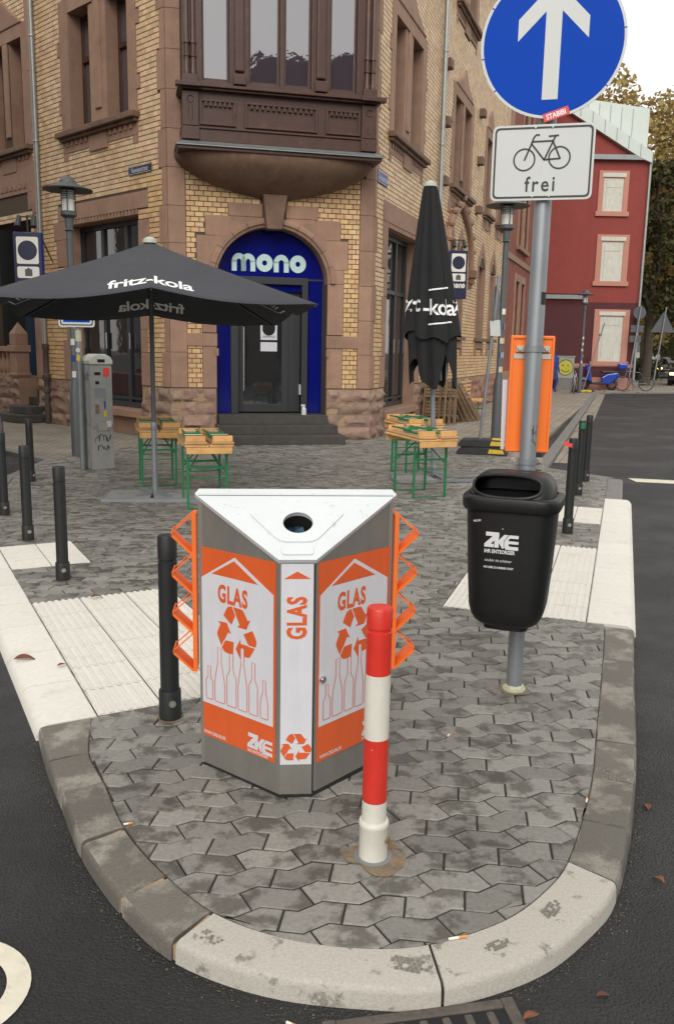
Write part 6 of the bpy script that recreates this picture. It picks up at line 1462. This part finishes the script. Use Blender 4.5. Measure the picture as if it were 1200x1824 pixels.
# ---- hanging bar signs -------------------------------------------------------------------------
def bar_sign(name,o,U,label,wallp):
    e=empty(name,tuple(o),label,'sign'); U=Vector(U).normalized(); N_=Vector((U.y,-U.x,0))
    f=lambda u,v,w=0: Vector(o)+U*u+N_*w+Vector((0,0,v))
    mb=MB(); mb.hexa([f(-.21,0,0),f(.21,0,0),f(.21,0,-.12),f(-.21,0,-.12),f(-.21,1.07,0),f(.21,1.07,0),f(.21,1.07,-.12),f(-.21,1.07,-.12)]); mb.build('sign_case','sign_edge',e,world=True,bevel=.01)
    flat([[(-.20,.01),(.20,.01),(.20,1.06),(-.20,1.06)]],f,.001,.002).build('sign_face','navy',e,world=True)
    q=rounded([(-.165,.60),(.165,.60),(.165,1.0),(-.165,1.0)],.03); flat([q],f,.0035,.002).build('white_square','cream',e,world=True)
    flat([arc(0,.80,.145,0,360,40)[:-1]],f,.006,.002).build('blue_disc','navy',e,world=True)
    q=rounded([(-.165,.39),(.165,.39),(.165,.56),(-.165,.56)],.03); pb=flat([q],f,.0035,.002).build('white_bar','cream',e,world=True)
    flat([[(-.05,.42),(.06,.42),(.06,.52),(-.05,.52)],[(-.03,.52),(.04,.52),(.005,.545)]],f,.006,.002).build('small_emblem','lamp',pb,world=True)
    q,wd_=mono_letters(0,0,.10); s=.33/wd_; flat([[(-.165+a*s,.24+b) for a,b in p] for p in q],f,.0035,.004).build('mono_lettering','cream',e,world=True)
    mb=MB(); mb.tube(f(0,1.05,-.06),f(0,1.32,-.06),.015,n=8); mb.tube(f(-.11,1.30,-.06),f(.11,1.30,-.06),.012,n=8); mb.build('lamp_bracket','dark_frame',e,world=True)
    for s in (-.11,.11): mb=MB(); mb.tube(f(s,1.30,-.03),f(s*1.1,1.14,.05),.035,.045,n=12); mb.build('spot_lamp','dark_frame',e,world=True,smooth=True)
    mb=MB()
    for v in (1.02,.2): mb.tube(f(.19,v,-.06),Vector(wallp)+Vector((0,0,Vector(o).z+v)),.014,n=8)
    mb.build('wall_bracket','dark_frame',e,world=True)
    return e
p=FLf(4.62,.75,0); bar_sign('hanging_sign',(-4.80,13.62,2.22),(1,.06,0),'navy hanging bar sign with dark disc beside the drainpipe with iron foot',FLf(3.95,0.0,0))
p=FRf(4.95,.48,0); bar_sign('hanging_sign',(p.x,p.y,2.78),tuple(-FRf.n*-1),'navy hanging bar sign half hidden by the closed umbrella',FRf(4.95,.0,0)) if False else bar_sign('hanging_sign',(p.x+.02,p.y,2.80),(.97,.10,0),'navy hanging bar sign half hidden by the closed umbrella',FRf(4.95,.0,0))
# ---- stoop of the left neighbour door ------------------------------------------------------------
sto=empty('entrance_stoop',tuple(FLf(5.6,.6,0)),'sandstone stoop with pointed pillar, balustrade and dark rounded steps','stoop')
for i in range(6):
    if i<2:   # rounded bottom steps
        o_=FLf(5.02,.0,0); a=.58-.14*i; mb=MB(); pts=[(5.02+(a+.02)*math.cos(R(t)),.62-.18*i+.0+(.16)*math.sin(R(t))-.16) for t in range(0,181,15)]; pts+=[(5.02-a-.02,-.25),(5.02+a+.02,-.25)]
        mb.prism(pts,lambda u,v:FLf(u,v,.165*i),lambda u,v:FLf(u,v,.165*(i+1))); mb.build('step','step',sto,world=True,bevel=.012)
    else: part('step',sto,'step',[(4.76,5.19,-.84,.42-.2*i,.165*i,.165*(i+1))],FLf,bevel=.012)
pil=part('pillar',sto,'stone',[(5.22,5.52,-.06,.24,.90,1.44),(5.20,5.54,-.08,.26,.94,1.0),(5.19,5.55,-.09,.27,1.44,1.58),(5.23,5.51,-.05,.23,1.58,1.82)],FLf,bevel=.01)
mb=MB(); a=[FLf(5.23,-.05,1.82),FLf(5.51,-.05,1.82),FLf(5.51,.23,1.82),FLf(5.23,.23,1.82),FLf(5.37,.09,2.06)]; mb.add(a,[(0,1,4),(1,2,4),(2,3,4),(3,0,4),(3,2,1,0)]); mb.build('pillar_point','stone',pil,world=True)
plinth(FLf.__class__(FLf(0,.20,0),136.08,FLf.n),sto,[(5.20,7.4)],[0,.225,.45,.675,.90],6.6)
part('stoop_core',sto,'stone',[(5.20,7.4,-.82,.205,0,.895)],FLf)
part('hand_rail',sto,'stone',[(5.56,7.4,.0,.20,1.44,1.55)],FLf,bevel=.01)
for k in range(7):
    p=FLf(5.68+.2*k,.10,0); mb=MB(); mb.lathe([(.06,.90),(.06,.95),(.04,.98),(.075,1.10),(.06,1.2),(.035,1.34),(.05,1.38),(.05,1.44)],12,(p.x,p.y,0)); mb.build('baluster','stone',sto,world=True,smooth=True)
# ---- litter: leaves, butts --------------------------------------------------------------------------
def leaf(x,y,z,L,a,lab,m='fallen',curl=.3):
    e=MB(); n=8; up=[];dn=[]
    for i in range(n+1):
        t=i/n; w_=L*.24*math.sin(math.pi*t)**.8; zz_=L*curl*(.25*math.sin(math.pi*t*1.3)+.05*math.sin(9*t)); up.append((L*(t-.5),w_,zz_+w_*.5)); dn.append((L*(t-.5),-w_,zz_+w_*.6)) 
    mid=[(L*(i/n-.5),0,L*curl*.2*math.sin(math.pi*i/n)) for i in range(n+1)]
    e.add(up+mid+dn,[f for i in range(n) for f in ((i,i+1,n+2+i,n+1+i),(n+1+i,n+2+i,2*n+3+i,2*n+2+i))])
    e.v=[(p[0],p[1],p[2]) for p in e.v]
    o=e.build('fallen_leaf',m,None,smooth=True,fix=False); o.location=(x,y,z+.004); o.rotation_euler=(0,0,R(a)); tag(o,lab,'leaf','fallen autumn leaves'); md=o.modifiers.new('t','SOLIDIFY'); md.thickness=.0008; return o
leaf(-1.62,4.26,.0,.11,8,'long rust brown leaf on the white dropped kerb'); leaf(-1.555,5.38,.006,.075,20,'ochre leaf on the far end of the ribbed white slabs',curl=.6); leaf(-1.395,4.17,.006,.05,40,'small brown leaf near the edge of the ribbed white slabs')
leaf(1.075,2.54,ROAD,.045,120,'curled rust leaf lying on the asphalt beside the curved white kerb',curl=.7); leaf(1.20,3.0,ROAD,.05,80,'brown leaf touching the kerb face beside the sign post island'); leaf(.735,2.02,ROAD,.04,10,'torn brown leaf on asphalt below the front of the white kerb'); leaf(-.93,1.90,ROAD+.005,.04,30,'tiny dry leaf on the painted road ring'); leaf(.52,1.92,ROAD+.018,.05,25,'rust leaf lying on the drain grate')
for i in range(26):
    leaf(11.2+random.uniform(-1.2,4.5),37.2+random.uniform(-.6,1.6),ROAD if i%2 else .0,.16,random.uniform(0,360),'single brown leaf lying in the gutter by the parked bicycles',curl=.5)
def butt(x,y,z,a,L,lab):
    e=empty('cigarette_butt',(x,y,z+.004),lab,'cigarette butt','cigarette butts on the pavement',rz=R(a)); mb=MB(); mb.tube((0,0,0),(L*.45,0,.0),.004,n=8); mb.build('filter','butt',e,smooth=True); mb=MB(); mb.tube((-L*.55,0,0),(0,0,0),.0038,n=8); mb.build('paper_end','paper',e,smooth=True)
butt(.365,2.155,.0,14,.055,'cigarette butt lying in the joint along the curved white kerb'); butt(.50,3.455,.0,60,.022,'short orange cigarette butt on the pavers between bin and sign post'); butt(.945,2.93,.0,70,.03,'orange filter stuck in the joint at the dark kerb near the litter bin'); butt(-.09,1.90,ROAD,-25,.03,'yellow butt on the asphalt below the front kerb'); butt(-.70,2.71,0,20,.03,'small butt in the joint of the dark kerb beside the glass bin')
# ================================================================ DISTANCE
# red brick neighbour
rb=empty('red_brick_house',tuple(FRf(20,0,0)),'long red brick house with brown stone windows continuing the street','building')
S0r,S1r=14.45,29.5
wr=[]; 
for s in (17.6,19.0,22.2,23.6,26.6,28.0):
    for z0,z1 in ((1.9,4.15),(5.4,7.4),(8.6,10.4)): wr.append((s-.4,s+.4,z0,z1))
wall_=wall_cells(FRf,S0r,S1r,0,12.2,wr).build('wall','redbr',rb,world=True)
part('plinth','' and rb or rb,'stone',[(S0r,S1r,-.02,.06,0,.95)],FRf)
part('string_course',rb,'stone',[(S0r,S1r,-.02,.05,4.75,4.95)],FRf); part('eaves',rb,'stone_dark',[(S0r,S1r,-.3,.35,12.2,12.45)],FRf)
part('party_pilaster',rb,'stone',[(14.36,14.75,-.02,.07,0,12.2)],FRf)
for (a,b,z0,z1) in wr:
    w_=part('window_surround',rb,'stone',[(a-.22,a,-.25,.05,z0-.05,z1+.25),(b,b+.22,-.25,.05,z0-.05,z1+.25),(a,b,-.25,.05,z1,z1+.25),(a-.28,b+.28,-.25,.14,z0-.18,z0-.05)],FRf)
    part('pane',w_,'glass',[(a,b,-.2,-.19,z0-.05,z1)],FRf); part('mullion',w_,'wood_brown',[((a+b)/2-.04,(a+b)/2+.04,-.19,-.15,z0,z1)],FRf)
mb=MB(); mb.prism([(p.x,p.y) for p in (FRf(S0r,-.35,0),FRf(S1r,-.35,0),FRf(S1r,-7,0),FRf(S0r,-7,0))],lambda u,v:(u,v,0),lambda u,v:(u,v,12.2)); mb.build('core','hole',rb,world=True)
# red plaster house facing down the street
X0,X1,YR=9.2,13.45,40.0
RF=Fr((X0,YR,0),0,(0,-1,0)); Wd=X1-X0
rh=empty('red_plaster_house',(11.5,40,0),'bright red rendered house end with maroon base and pale metal roof','building')
wn=[(2.62,3.52,1.12,3.12),(2.74,3.44,4.72,6.62),(2.60,3.36,7.78,9.22)]
wn=[(2.58,3.62,1.30,3.30,'pink_stone',.28),(2.42,3.38,4.85,6.55,'pink_stone',.24),(2.30,3.18,7.85,9.25,'pink_stone',.22)]
part('upper_wall',rh,'red_plaster',[(-6,Wd,-9,0,3.9,10.1),(0.0,1.75,-.02,.12,4.25,11.2)],RF)
part('base_wall',rh,'maroon',[(-6,Wd,-9,.0,.0,3.9)],RF)
part('base_band',rh,'pink_stone',[(1.2,Wd,-.02,.04,1.02,1.16),(1.1,Wd,-.02,.04,0,.55)],RF)
part('wall_ledge',rh,'zinc',[(.0,1.9,-.02,.22,4.02,4.20)],RF); part('wall_ledge',rh,'zinc',[(1.72,Wd,-.02,.24,9.98,10.18)],RF); part('wall_ledge',rh,'zinc',[(1.2,1.72,-.02,.2,8.55,8.70)],RF)
mb=MB(); mb.prism([(-6,10.1),(Wd,10.1),(Wd,10.25),(.2,12.7),(-6,12.7)],lambda u,v:RF(u,-9,v),lambda u,v:RF(u,0,v)); mb.build('gable','red_plaster',rh,world=True)
mb=MB(); mb.prism([(Wd+.05,9.85),(Wd+.05,10.30),(-.6,13.20),(-.6,12.55),(Wd-.55,10.1)],lambda u,v:RF(u,-9,v),lambda u,v:RF(u,.25,v)); mb.build('roof_edge','pale_roof',rh,world=True)
for k in range(9):
    t=k/9; mb=MB(); a=(Wd+.05)*(1-t)+(-.6)*t; z=10.30*(1-t)+13.2*t; mb.fbox(RF,a-.03,a+.0,.25,.262,z-.52,z+.01); mb.build('roof_seam','zinc',rh,world=True)
mb=MB(); mb.prism([(1.1,12.05),(Wd+.1,10.3),(Wd+.1,12.35),(1.1,12.75)],lambda u,v:RF(u,-5,v),lambda u,v:RF(u,-.8,v)); mb.build('dormer_wall','pale_roof',rh,world=True)
for k in range(5): mb=MB(); mb.fbox(RF,1.6+.5*k,1.62+.5*k,-.8,-.78,10.9 if k>2 else 11.6,12.6-.07*k); mb.build('dormer_seam','zinc',rh,world=True)
for (a,b,z0,z1,m_,bd) in wn:
    w_=part('window_surround',rh,m_,[(a-bd,a,-.02,.06,z0-.02,z1+.3),(b,b+bd,-.02,.06,z0-.02,z1+.3),(a,b,-.02,.06,z1,z1+.3),(a-bd-.08,b+bd+.08,-.02,.10,z0-.22,z0-.02)],RF)
    part('white_infill',w_,'blind',[(a,b,-.02,.02,z0-.02,z1)],RF); part('pale_shutter_box',w_,'blind',[(a-.08,b+.08,.06,.09,z1+.03,z1+.2)],RF)
    part('infill_line',w_,'cabinet',[(a+.12,a+.135,.02,.024,z0+.1,z1-.1),(a+.12,b-.12,.02,.024,z1-.42,z1-.40)],RF)
mb=MB(); mb.tube(RF(Wd+.02,.10,.3),RF(Wd+.02,.10,9.9),.06,n=10); mb.build('rain_pipe','pipe',rh,world=True,smooth=True)
# cabinet with smiling face
cb=empty('utility_cabinet',(10.15,39.4,0),'grey utility cabinet sprayed with a yellow smiling face','cabinet')
MB().box((0,0,.98),(.78,.4,.96)).build('cabinet_box','cabinet',cb,bevel=.02); MB().box((0,0,1.475),(.84,.46,.04)).build('cabinet_cap','cabinet',cb); MB().box((0,0,.25),(.74,.38,.50)).build('concrete_base','kerb_far',cb)
f=lambda u,v,w=0: Vector((u,-.203-w,v)); flat([arc(0,.98,.34,0,360,32)[:-1]],f,0,.003).build('yellow_face','smile',cb)
P=stroke(arc(0,.98,.34,0,360,32)[:-1],.03,True)+stroke(arc(.0,.98,.20,200,330,10),.035)+[arc(-.12,1.08,.035,0,360,10)[:-1],arc(.10,1.09,.035,0,360,10)[:-1]]; flat(P,f,.004,.002).build('face_lines','ink',cb)
# street signs by the corner
def post_sign(x,y,h,lab,plates,lean=0,r=.035):
    e=empty('sign_post',(x,y,0),lab,'sign post'); mb=MB(); mb.tube((0,0,0),(lean,0,h),r,n=10); mb.build('pole','galv',e,smooth=True)
    for kind,z,s in plates:
        mb=MB(); g=lambda u,v,w=0: Vector((lean*z/h+u,.045+w,z+v))
        if kind=='disc': mb.prism(arc(0,0,s,0,360,28)[:-1],lambda u,v:g(u,v,0),lambda u,v:g(u,v,.01))
        elif kind=='tri': mb.prism([(-s,-s*.75),(s,-s*.75),(0,s*.95)],lambda u,v:g(u,v,0),lambda u,v:g(u,v,.01))
        else: mb.prism([(-s,-s*.55),(s,-s*.55),(s,s*.55),(-s,s*.55)],lambda u,v:g(u,v,0),lambda u,v:g(u,v,.01))
        mb.build('sign_plate','lamp',e)
    return e
post_sign(13.05,40.3-.9,3.75,'galvanised post carrying several grey sign backs before the red wall',[('disc',3.45,.28),('rect',2.75,.28),('rect',2.3,.26)],lean=.35)
post_sign(15.5,43.0,3.9,'galvanised post with triangular sign back at the street corner',[('tri',3.15,.6)],lean=.35)
post_sign(10.35,37.0,2.9,'thin leaning mast on rubber foot beside the distant lamp',[('rect',2.4,.07)],lean=.75,r=.025)
e=empty('rubber_foot_plate',(10.4,37.0,0),'black and yellow rubber foot plate beside the distant lamp','foot plate',rz=.2); foot_mesh().build('plate_body','rubber',e); mb=MB(); mb.add([(-.30,-.192,.02),(.30,-.192,.02),(.28,-.192,.1),(-.28,-.192,.1)],[(0,1,2,3)]); mb.build('yellow_reflector','yellow',e)
post_sign(15.9,49.5,2.6,'dark slim post further down the street pavement',[('rect',1.0,.1)],r=.05)
# bicycles
def bicycle(x,y,rz,lab,lean=0):
    b=empty('bicycle',(x,y,0),lab,'bicycle','bicycles parked at the corner',rz=rz); b.rotation_euler=(R(lean),0,rz)
    for wx in (-.52,.52):
        w_=MB(); w_.path([(wx+.32*math.cos(2*math.pi*i/28),0,.34+.32*math.sin(2*math.pi*i/28)) for i in range(28)],.022,6,True); wo=w_.build('wheel','tyre',b,smooth=True)
        r_2=MB(); r_2.path([(wx+.30*math.cos(2*math.pi*i/28),0,.34+.30*math.sin(2*math.pi*i/28)) for i in range(28)],.012,5,True)
        for k in range(10): t=math.pi*2*k/10; r_2.tube((wx,0,.34),(wx+.3*math.cos(t),0,.34+.3*math.sin(t)),.003,n=4,caps=False)
        r_2.build('rim','galv',wo)
    fr=MB(); hd,st_,bb_=(.38,0,.86),(-.20,0,.82),(-.06,0,.32)
    for p,q in ((hd,st_),((.41,0,.74),bb_),(st_,bb_),(bb_,(-.52,0,.34)),(st_,(-.52,0,.34))): fr.tube(p,q,.017,n=8)
    fr.build('frame','sign_white' if 'white' in lab else 'car_dark',b,smooth=True)
    fk=MB(); fk.path([(.36,0,1.0),(.41,0,.74),(.47,0,.45),(.52,0,.34)],.016,8); fk.build('fork','galv',b,smooth=True)
    hb=MB(); hb.path([(.28,-.28,1.04),(.37,-.2,1.05),(.37,.2,1.05),(.28,.28,1.04)],.013,6); hb.build('handlebar','galv',b,smooth=True)
    sd_=MB(); sd_.tube((-.20,0,.80),(-.24,0,.95),.014,n=8); sd_.box((-.24,0,.97),(.26,.13,.05)); sd_.build('saddle','seat',b,bevel=.01)
    cr=MB(); cr.lathe([(.09,-.005),(.09,.005)],16); cr.v=[(a-.06,c+.05,b_+.32) for a,b_,c in cr.v]; cr.build('chainring','galv',b)
    return b
bicycle(9.62,35.75,R(80),'white framed bicycle parked end on beside the distant lamp',5); bicycle(13.25,39.05,R(172),'dark bicycle with pale rims leaning at the post of grey sign backs',-6)
# scooter
sc_=empty('motor_scooter',(11.75,39.5,0),'blue motor scooter with blue top case parked at the red wall','scooter',rz=R(175))
for wx in (-.62,.62): w_=MB(); w_.path([(wx+.19*math.cos(2*math.pi*i/20),0,.24+.19*math.sin(2*math.pi*i/20)) for i in range(20)],.065,8,True); w_.build('wheel','tyre',sc_,smooth=True)
mb=MB(); mb.prism([(-.95,.62),(-.85,.80),(-.35,.72),(-.10,.55),(-.15,.30),(-.45,.25),(-.75,.42)],lambda u,v:(u,-.16,v),lambda u,v:(u,.16,v)); mb.build('rear_body','scooter',sc_,bevel=.05)
mb=MB(); mb.prism([(.30,.30),(.50,.45),(.60,.95),(.50,1.05),(.42,.95),(.30,.45)],lambda u,v:(u,-.22,v),lambda u,v:(u,.22,v)); mb.build('leg_shield','scooter',sc_,bevel=.04)
MB().box((.05,0,.29),(.62,.34,.10)).build('footboard','seat',sc_,bevel=.03); MB().box((-.45,0,.80),(.72,.28,.12)).build('seat','seat',sc_,bevel=.05)
MB().box((.62,0,.46),(.42,.16,.10)).build('mudguard','scooter',sc_,bevel=.04); MB().box((.52,0,1.06),(.22,.26,.16)).build('handlebar_cowl','scooter',sc_,bevel=.05)
mb=MB(); mb.path([(.42,-.34,1.12),(.50,-.2,1.10),(.50,.2,1.10),(.42,.34,1.12)],.018,6); mb.build('handlebar','seat',sc_,smooth=True)
tc=MB(); tc.box((-1.02,0,1.08),(.42,.42,.30)); tc.build('top_case','scooter',sc_,bevel=.08); MB().box((-.9,0,.86),(.3,.2,.06)).build('case_rack','seat',sc_)
mb=MB()
for s in (-1,1): mb.tube((.5,s*.12,1.10),(.47,s*.32,1.34),.008,n=6); mb.box((.47,s*.34,1.36),(.03,.12,.08))
mb.build('mirror','seat',sc_)
MB().tube((-.9,-.2,.40),(-.35,-.2,.30),.05,n=10).build('exhaust','galv',sc_,smooth=True)
# cars
def make_car(name,loc,rz,paint,lab,lit=False):
    c=empty(name,loc,lab,'car',rz=rz)
    prof=[(-2.1,.35),(-2.12,.62),(-2.0,.86),(-1.2,.93),(-.95,.95),(1.15,.98),(1.75,.97),(2.08,.86),(2.15,.55),(2.1,.32)]
    mb=MB(); secs=[(-.88,.0),(-.84,.03)]
    n=len(prof); ys=[-.86,-.80,.80,.86]; ins=[.0,.03,.03,.0]
    rows=[[(x*(1 if abs(y)<.82 else .985),y,z if abs(y)<.82 else .32+(z-.32)*.94) for x,z in prof] for y in (-.87,-.76,.76,.87)]
    for r in rows: mb.v+=r
    for j in range(3):
        for i in range(n): mb.f.append((j*n+i,j*n+(i+1)%n,(j+1)*n+(i+1)%n,(j+1)*n+i))
    mb.f+=[tuple(range(n-1,-1,-1)),tuple(range(3*n,4*n))]; mb.mi=[0]*len(mb.f); mb.build('body',paint,c,smooth=35,bevel=.03)
    mb=MB(); lo=[(-1.15,.93),(1.45,.96)]; mb.hexa([(-1.0,-.76,.93),(1.65,-.76,.95),(1.65,.76,.95),(-1.0,.76,.93),(-.25,-.58,1.44),(1.05,-.58,1.44),(1.05,.58,1.44),(-.25,.58,1.44)]); mb.build('cabin_glass','glass',c,bevel=.03)
    mb=MB(); mb.hexa([(-.25,-.59,1.425),(1.05,-.59,1.425),(1.05,.59,1.425),(-.25,.59,1.425),(-.15,-.53,1.47),(.95,-.53,1.47),(.95,.53,1.47),(-.15,.53,1.47)]); mb.build('roof',paint,c,bevel=.03)
    for x in (-1.32,1.30):
        for s in (-1,1):
            w_=MB(); w_.tube((x,s*.68,.31),(x,s*.88,.31),.31,n=24); wo=w_.build('wheel','tyre',c,smooth=True); w2=MB(); w2.tube((x,s*.88,.31),(x,s*.89,.31),.2,n=16); w2.build('rim','galv',wo)
    for s in (-1,1):
        MB().box((-2.06,s*.62,.70),(.14,.34,.14)).build('headlamp','headlamp' if lit else 'chrome',c,bevel=.03)
        MB().box((2.10,s*.66,.74),(.08,.26,.16)).build('tail_lamp','tail',c,bevel=.02); MB().box((-.85,s*.96,1.0),(.12,.2,.12)).build('mirror',paint,c,bevel=.03)
    MB().box((-2.13,0,.50),(.03,1.1,.16)).build('grille','seat',c); MB().box((-2.15,0,.42),(.02,.5,.11)).build('number_plate','sign_white',c); MB().box((2.155,0,.62),(.02,.5,.11)).build('number_plate','sign_white',c)
    return c
make_car('car',(19.15,48.0,ROAD),R(66),'car_dark','dark car with lit yellow headlamp approaching on the side road',True)
make_car('car',(24.8,66.0,ROAD),R(72),'car_silver','silver car with lit headlamp further down the tree lined street',True)
make_car('car',(33.5,88.0,ROAD),R(-108),'car_dark','small dark car seen from behind far down the street')
make_car('parked_car',(-6.62,12.42,ROAD),R(136),'car_dark','dark parked car standing on the street in front of the sandstone stoop')
make_car('parked_car',(-12.2,17.4,ROAD),R(136),'car_red','red car parked on the street opposite the shop window that mirrors it')
# person half hidden behind the orange box
pn=empty('person',(8.98,36.6,0),'person in blue jacket and jeans walking along the far sidewalk','person',rz=R(30))
me=bpy.data.meshes.new('body'); J=[((0,0,.95),.13),((0,0,1.2),.14),((0,0,1.42),.15),((0,0,1.53),.055),((0,0,1.62),.09),((0,-.01,1.72),.085),((.10,0,.90),.10),((.12,-.12,.50),.07),((.11,.02,.08),.05),((.11,-.14,.04),.045),((-.10,0,.90),.10),((-.12,.10,.50),.07),((-.11,.28,.10),.05),((-.11,.16,.05),.045),((.20,0,1.42),.07),((.27,.06,1.15),.05),((.25,-.06,.92),.04),((.25,-.10,.84),.035),((-.20,0,1.42),.07),((-.27,-.06,1.15),.05),((-.25,-.20,.95),.04),((-.25,-.24,.88),.035)]
E_=[(0,1),(1,2),(2,3),(3,4),(4,5),(0,6),(6,7),(7,8),(8,9),(0,10),(10,11),(11,12),(12,13),(2,14),(14,15),(15,16),(16,17),(2,18),(18,19),(19,20),(20,21)]
me.from_pydata([j[0] for j in J],E_,[]); bo_=bpy.data.objects.new('body',me); COL.objects.link(bo_); bo_.parent=pn
md=bo_.modifiers.new('s','SKIN'); 
for v,j in zip(me.skin_vertices[0].data if me.skin_vertices else [],J): v.radius=(j[1],j[1])
if me.skin_vertices: me.skin_vertices[0].data[0].use_root=True
bo_.modifiers.new('sub','SUBSURF').render_levels=2; bo_.modifiers['sub'].levels=2; me.materials.append(M['cloth_blue'])
mb=MB(); mb.lathe([(.15,.52),(.16,.8),(.17,.98)],14); mb.v=[(x,y*.8,z) for x,y,z in mb.v]; mb.build('trousers','denim',pn,smooth=True)
MB().lathe([(.001,1.60),(.09,1.63),(.10,1.72),(.08,1.80),(.001,1.83)],14).build('hair','hair',pn,smooth=True)
# trees -----------------------------------------------------------------------------------------
def tree(x,y,h,rw,lab,leaf_m,trunk_h,n=5200,ls=.42,seed=1,zlow=None,lean=0):
    rnd=random.Random(seed); t=empty('street_tree',(x,y,0),lab,'tree','large street trees')
    mb=MB(); mb.path([(0,0,-.1),(.05,0,trunk_h*.5),(0,.05,trunk_h),(.1,0,h*.75)],[.30,.24,.20,.05],10)
    cl=[]
    for k in range(34):
        z=trunk_h+(h-trunk_h)*(k+.5)/34; prof=math.sin(math.pi*min(1,.16+.84*(z-trunk_h)/(h-trunk_h)*.92))**.65
        a=k*2.4+rnd.uniform(-.4,.4); r=rw*prof*rnd.uniform(.45,.98); c=Vector((r*math.cos(a),r*math.sin(a),z+rnd.uniform(-.6,.6))); cl.append((c,rw*rnd.uniform(.22,.36)))
        if k%3==0: mb.path([(0,0,max(trunk_h*.8,z-2.5)),c*.5+Vector((0,0,(z-1)*.5)),c],[.12,.07,.02],6)
    mb.build('trunk','bark',t,smooth=True)
    cr_=MB(); 
    for _ in range(n):
        c,rr=rnd.choice(cl); d=Vector((rnd.gauss(0,1),rnd.gauss(0,1),rnd.gauss(0,1))).normalized()*rr*rnd.uniform(.35,1.05)**.6; p=c+d
        u=Vector((rnd.gauss(0,1),rnd.gauss(0,1),rnd.gauss(0,.6))).normalized(); v=u.orthogonal().normalized(); v=(v*math.cos(rnd.random()*6)+u.cross(v)*math.sin(rnd.random()*6)); s=ls*rnd.uniform(.5,1.1)
        cr_.add([p-u*s*.5,p+v*s*.34,p+u*s*.5+v*.05,p-v*s*.34],[(0,1,2,3)])
    cr_.build('crown',leaf_m,t,fix=False); return t
tree(15.6,51,15.8,5.4,'tall golden brown tree crown rising behind the red house and its pale roof','leafA',3.5,17000,.34,3)
tree(22.0,55,16.6,5.6,'autumn tree overhanging the side road beyond the approaching car','leafA',4.2,15000,.36,5)
tree(16.2,46.2,11.0,2.5,'dark green tree right beside the rain pipe of the red house','leafB',3.6,9000,.30,8)
tree(22.5,64,13,5.0,'dense dark green tree over the parked cars down the street','leafB',2.6,11000,.45,9)
tree(29,84,15,6.5,'far green tree closing the view down the street','leafB',2.5,5000,.7,11)
tree(40,98,17,8,'far broad tree beside the end of the street','leafB',2.5,5000,.8,13)
tree(21,88,16,6,'far slim tree behind the hedge at the street end','leafB',2.5,4500,.8,15)
# hedge
hg=MB(); rnd=random.Random(4)
for _ in range(2600):
    p=Vector((rnd.uniform(-.9,.9),rnd.uniform(-2.2,2.2),rnd.uniform(.02,1.35))); u=Vector((rnd.gauss(0,1),rnd.gauss(0,1),rnd.gauss(0,1))).normalized(); v=u.orthogonal(); s=.2
    hg.add([p-u*s*.5,p+v*s*.3,p+u*s*.5,p-v*s*.3],[(0,1,2,3)])
o=hg.build('hedge','leafB',None,fix=False); o.location=(19.6,57.5,0); tag(o,'clipped dark hedge under the trees beside the distant parked cars','hedge')
# green sidewalk strip under the trees and far street buildings
fb=empty('far_row_house',(52,150,0),'hazy pale row of houses closing the far end of the street','building')
MB().box((0,0,7),(70,10,14)).build('wall','cabinet',fb)
for k in range(14):
    for j in range(3): MB().box((-30+4.6*k,-5.02,3+4*j),(1.3,.1,2)).build('window','glass',fb)
mb=MB(); mb.prism([(-35.5,14),(35.5,14),(34,18),(-34,18)],lambda u,v:(u,-5.2,v),lambda u,v:(u,5.2,v)); mb.build('roof','maroon',fb)
# house fronts that only the windows mirror
def back_house(loc,rz,w,h,lab,wallm,roofm):
    e=empty('opposite_house',loc,lab,'building',rz=rz); MB().box((0,4,h/2),(w,8,h)).build('wall',wallm,e)
    n=int(w/2.6)
    for k in range(n):
        for j in range(int(h/3.6)): MB().box((-w/2+w*(k+.5)/n,-.01,2.2+3.6*j),(1.15,.1,2.1)).build('window','glass',e)
    mb=MB(); mb.prism([(-w/2-.3,h),(w/2+.3,h),(w/2-2,h+4),(-w/2+2,h+4)],lambda u,v:(u,-.3,v),lambda u,v:(u,8,v)); mb.build('roof',roofm,e)
back_house((12.5,-9,0),R(180+18),13,10.5,'tall brown house facing the bay window from across the crossing','stone_dark','maroon')
back_house((-15.5,12.5,0),R(136+0),24,11,'dark house facing the shop window from across the street','stone_dark','maroon')
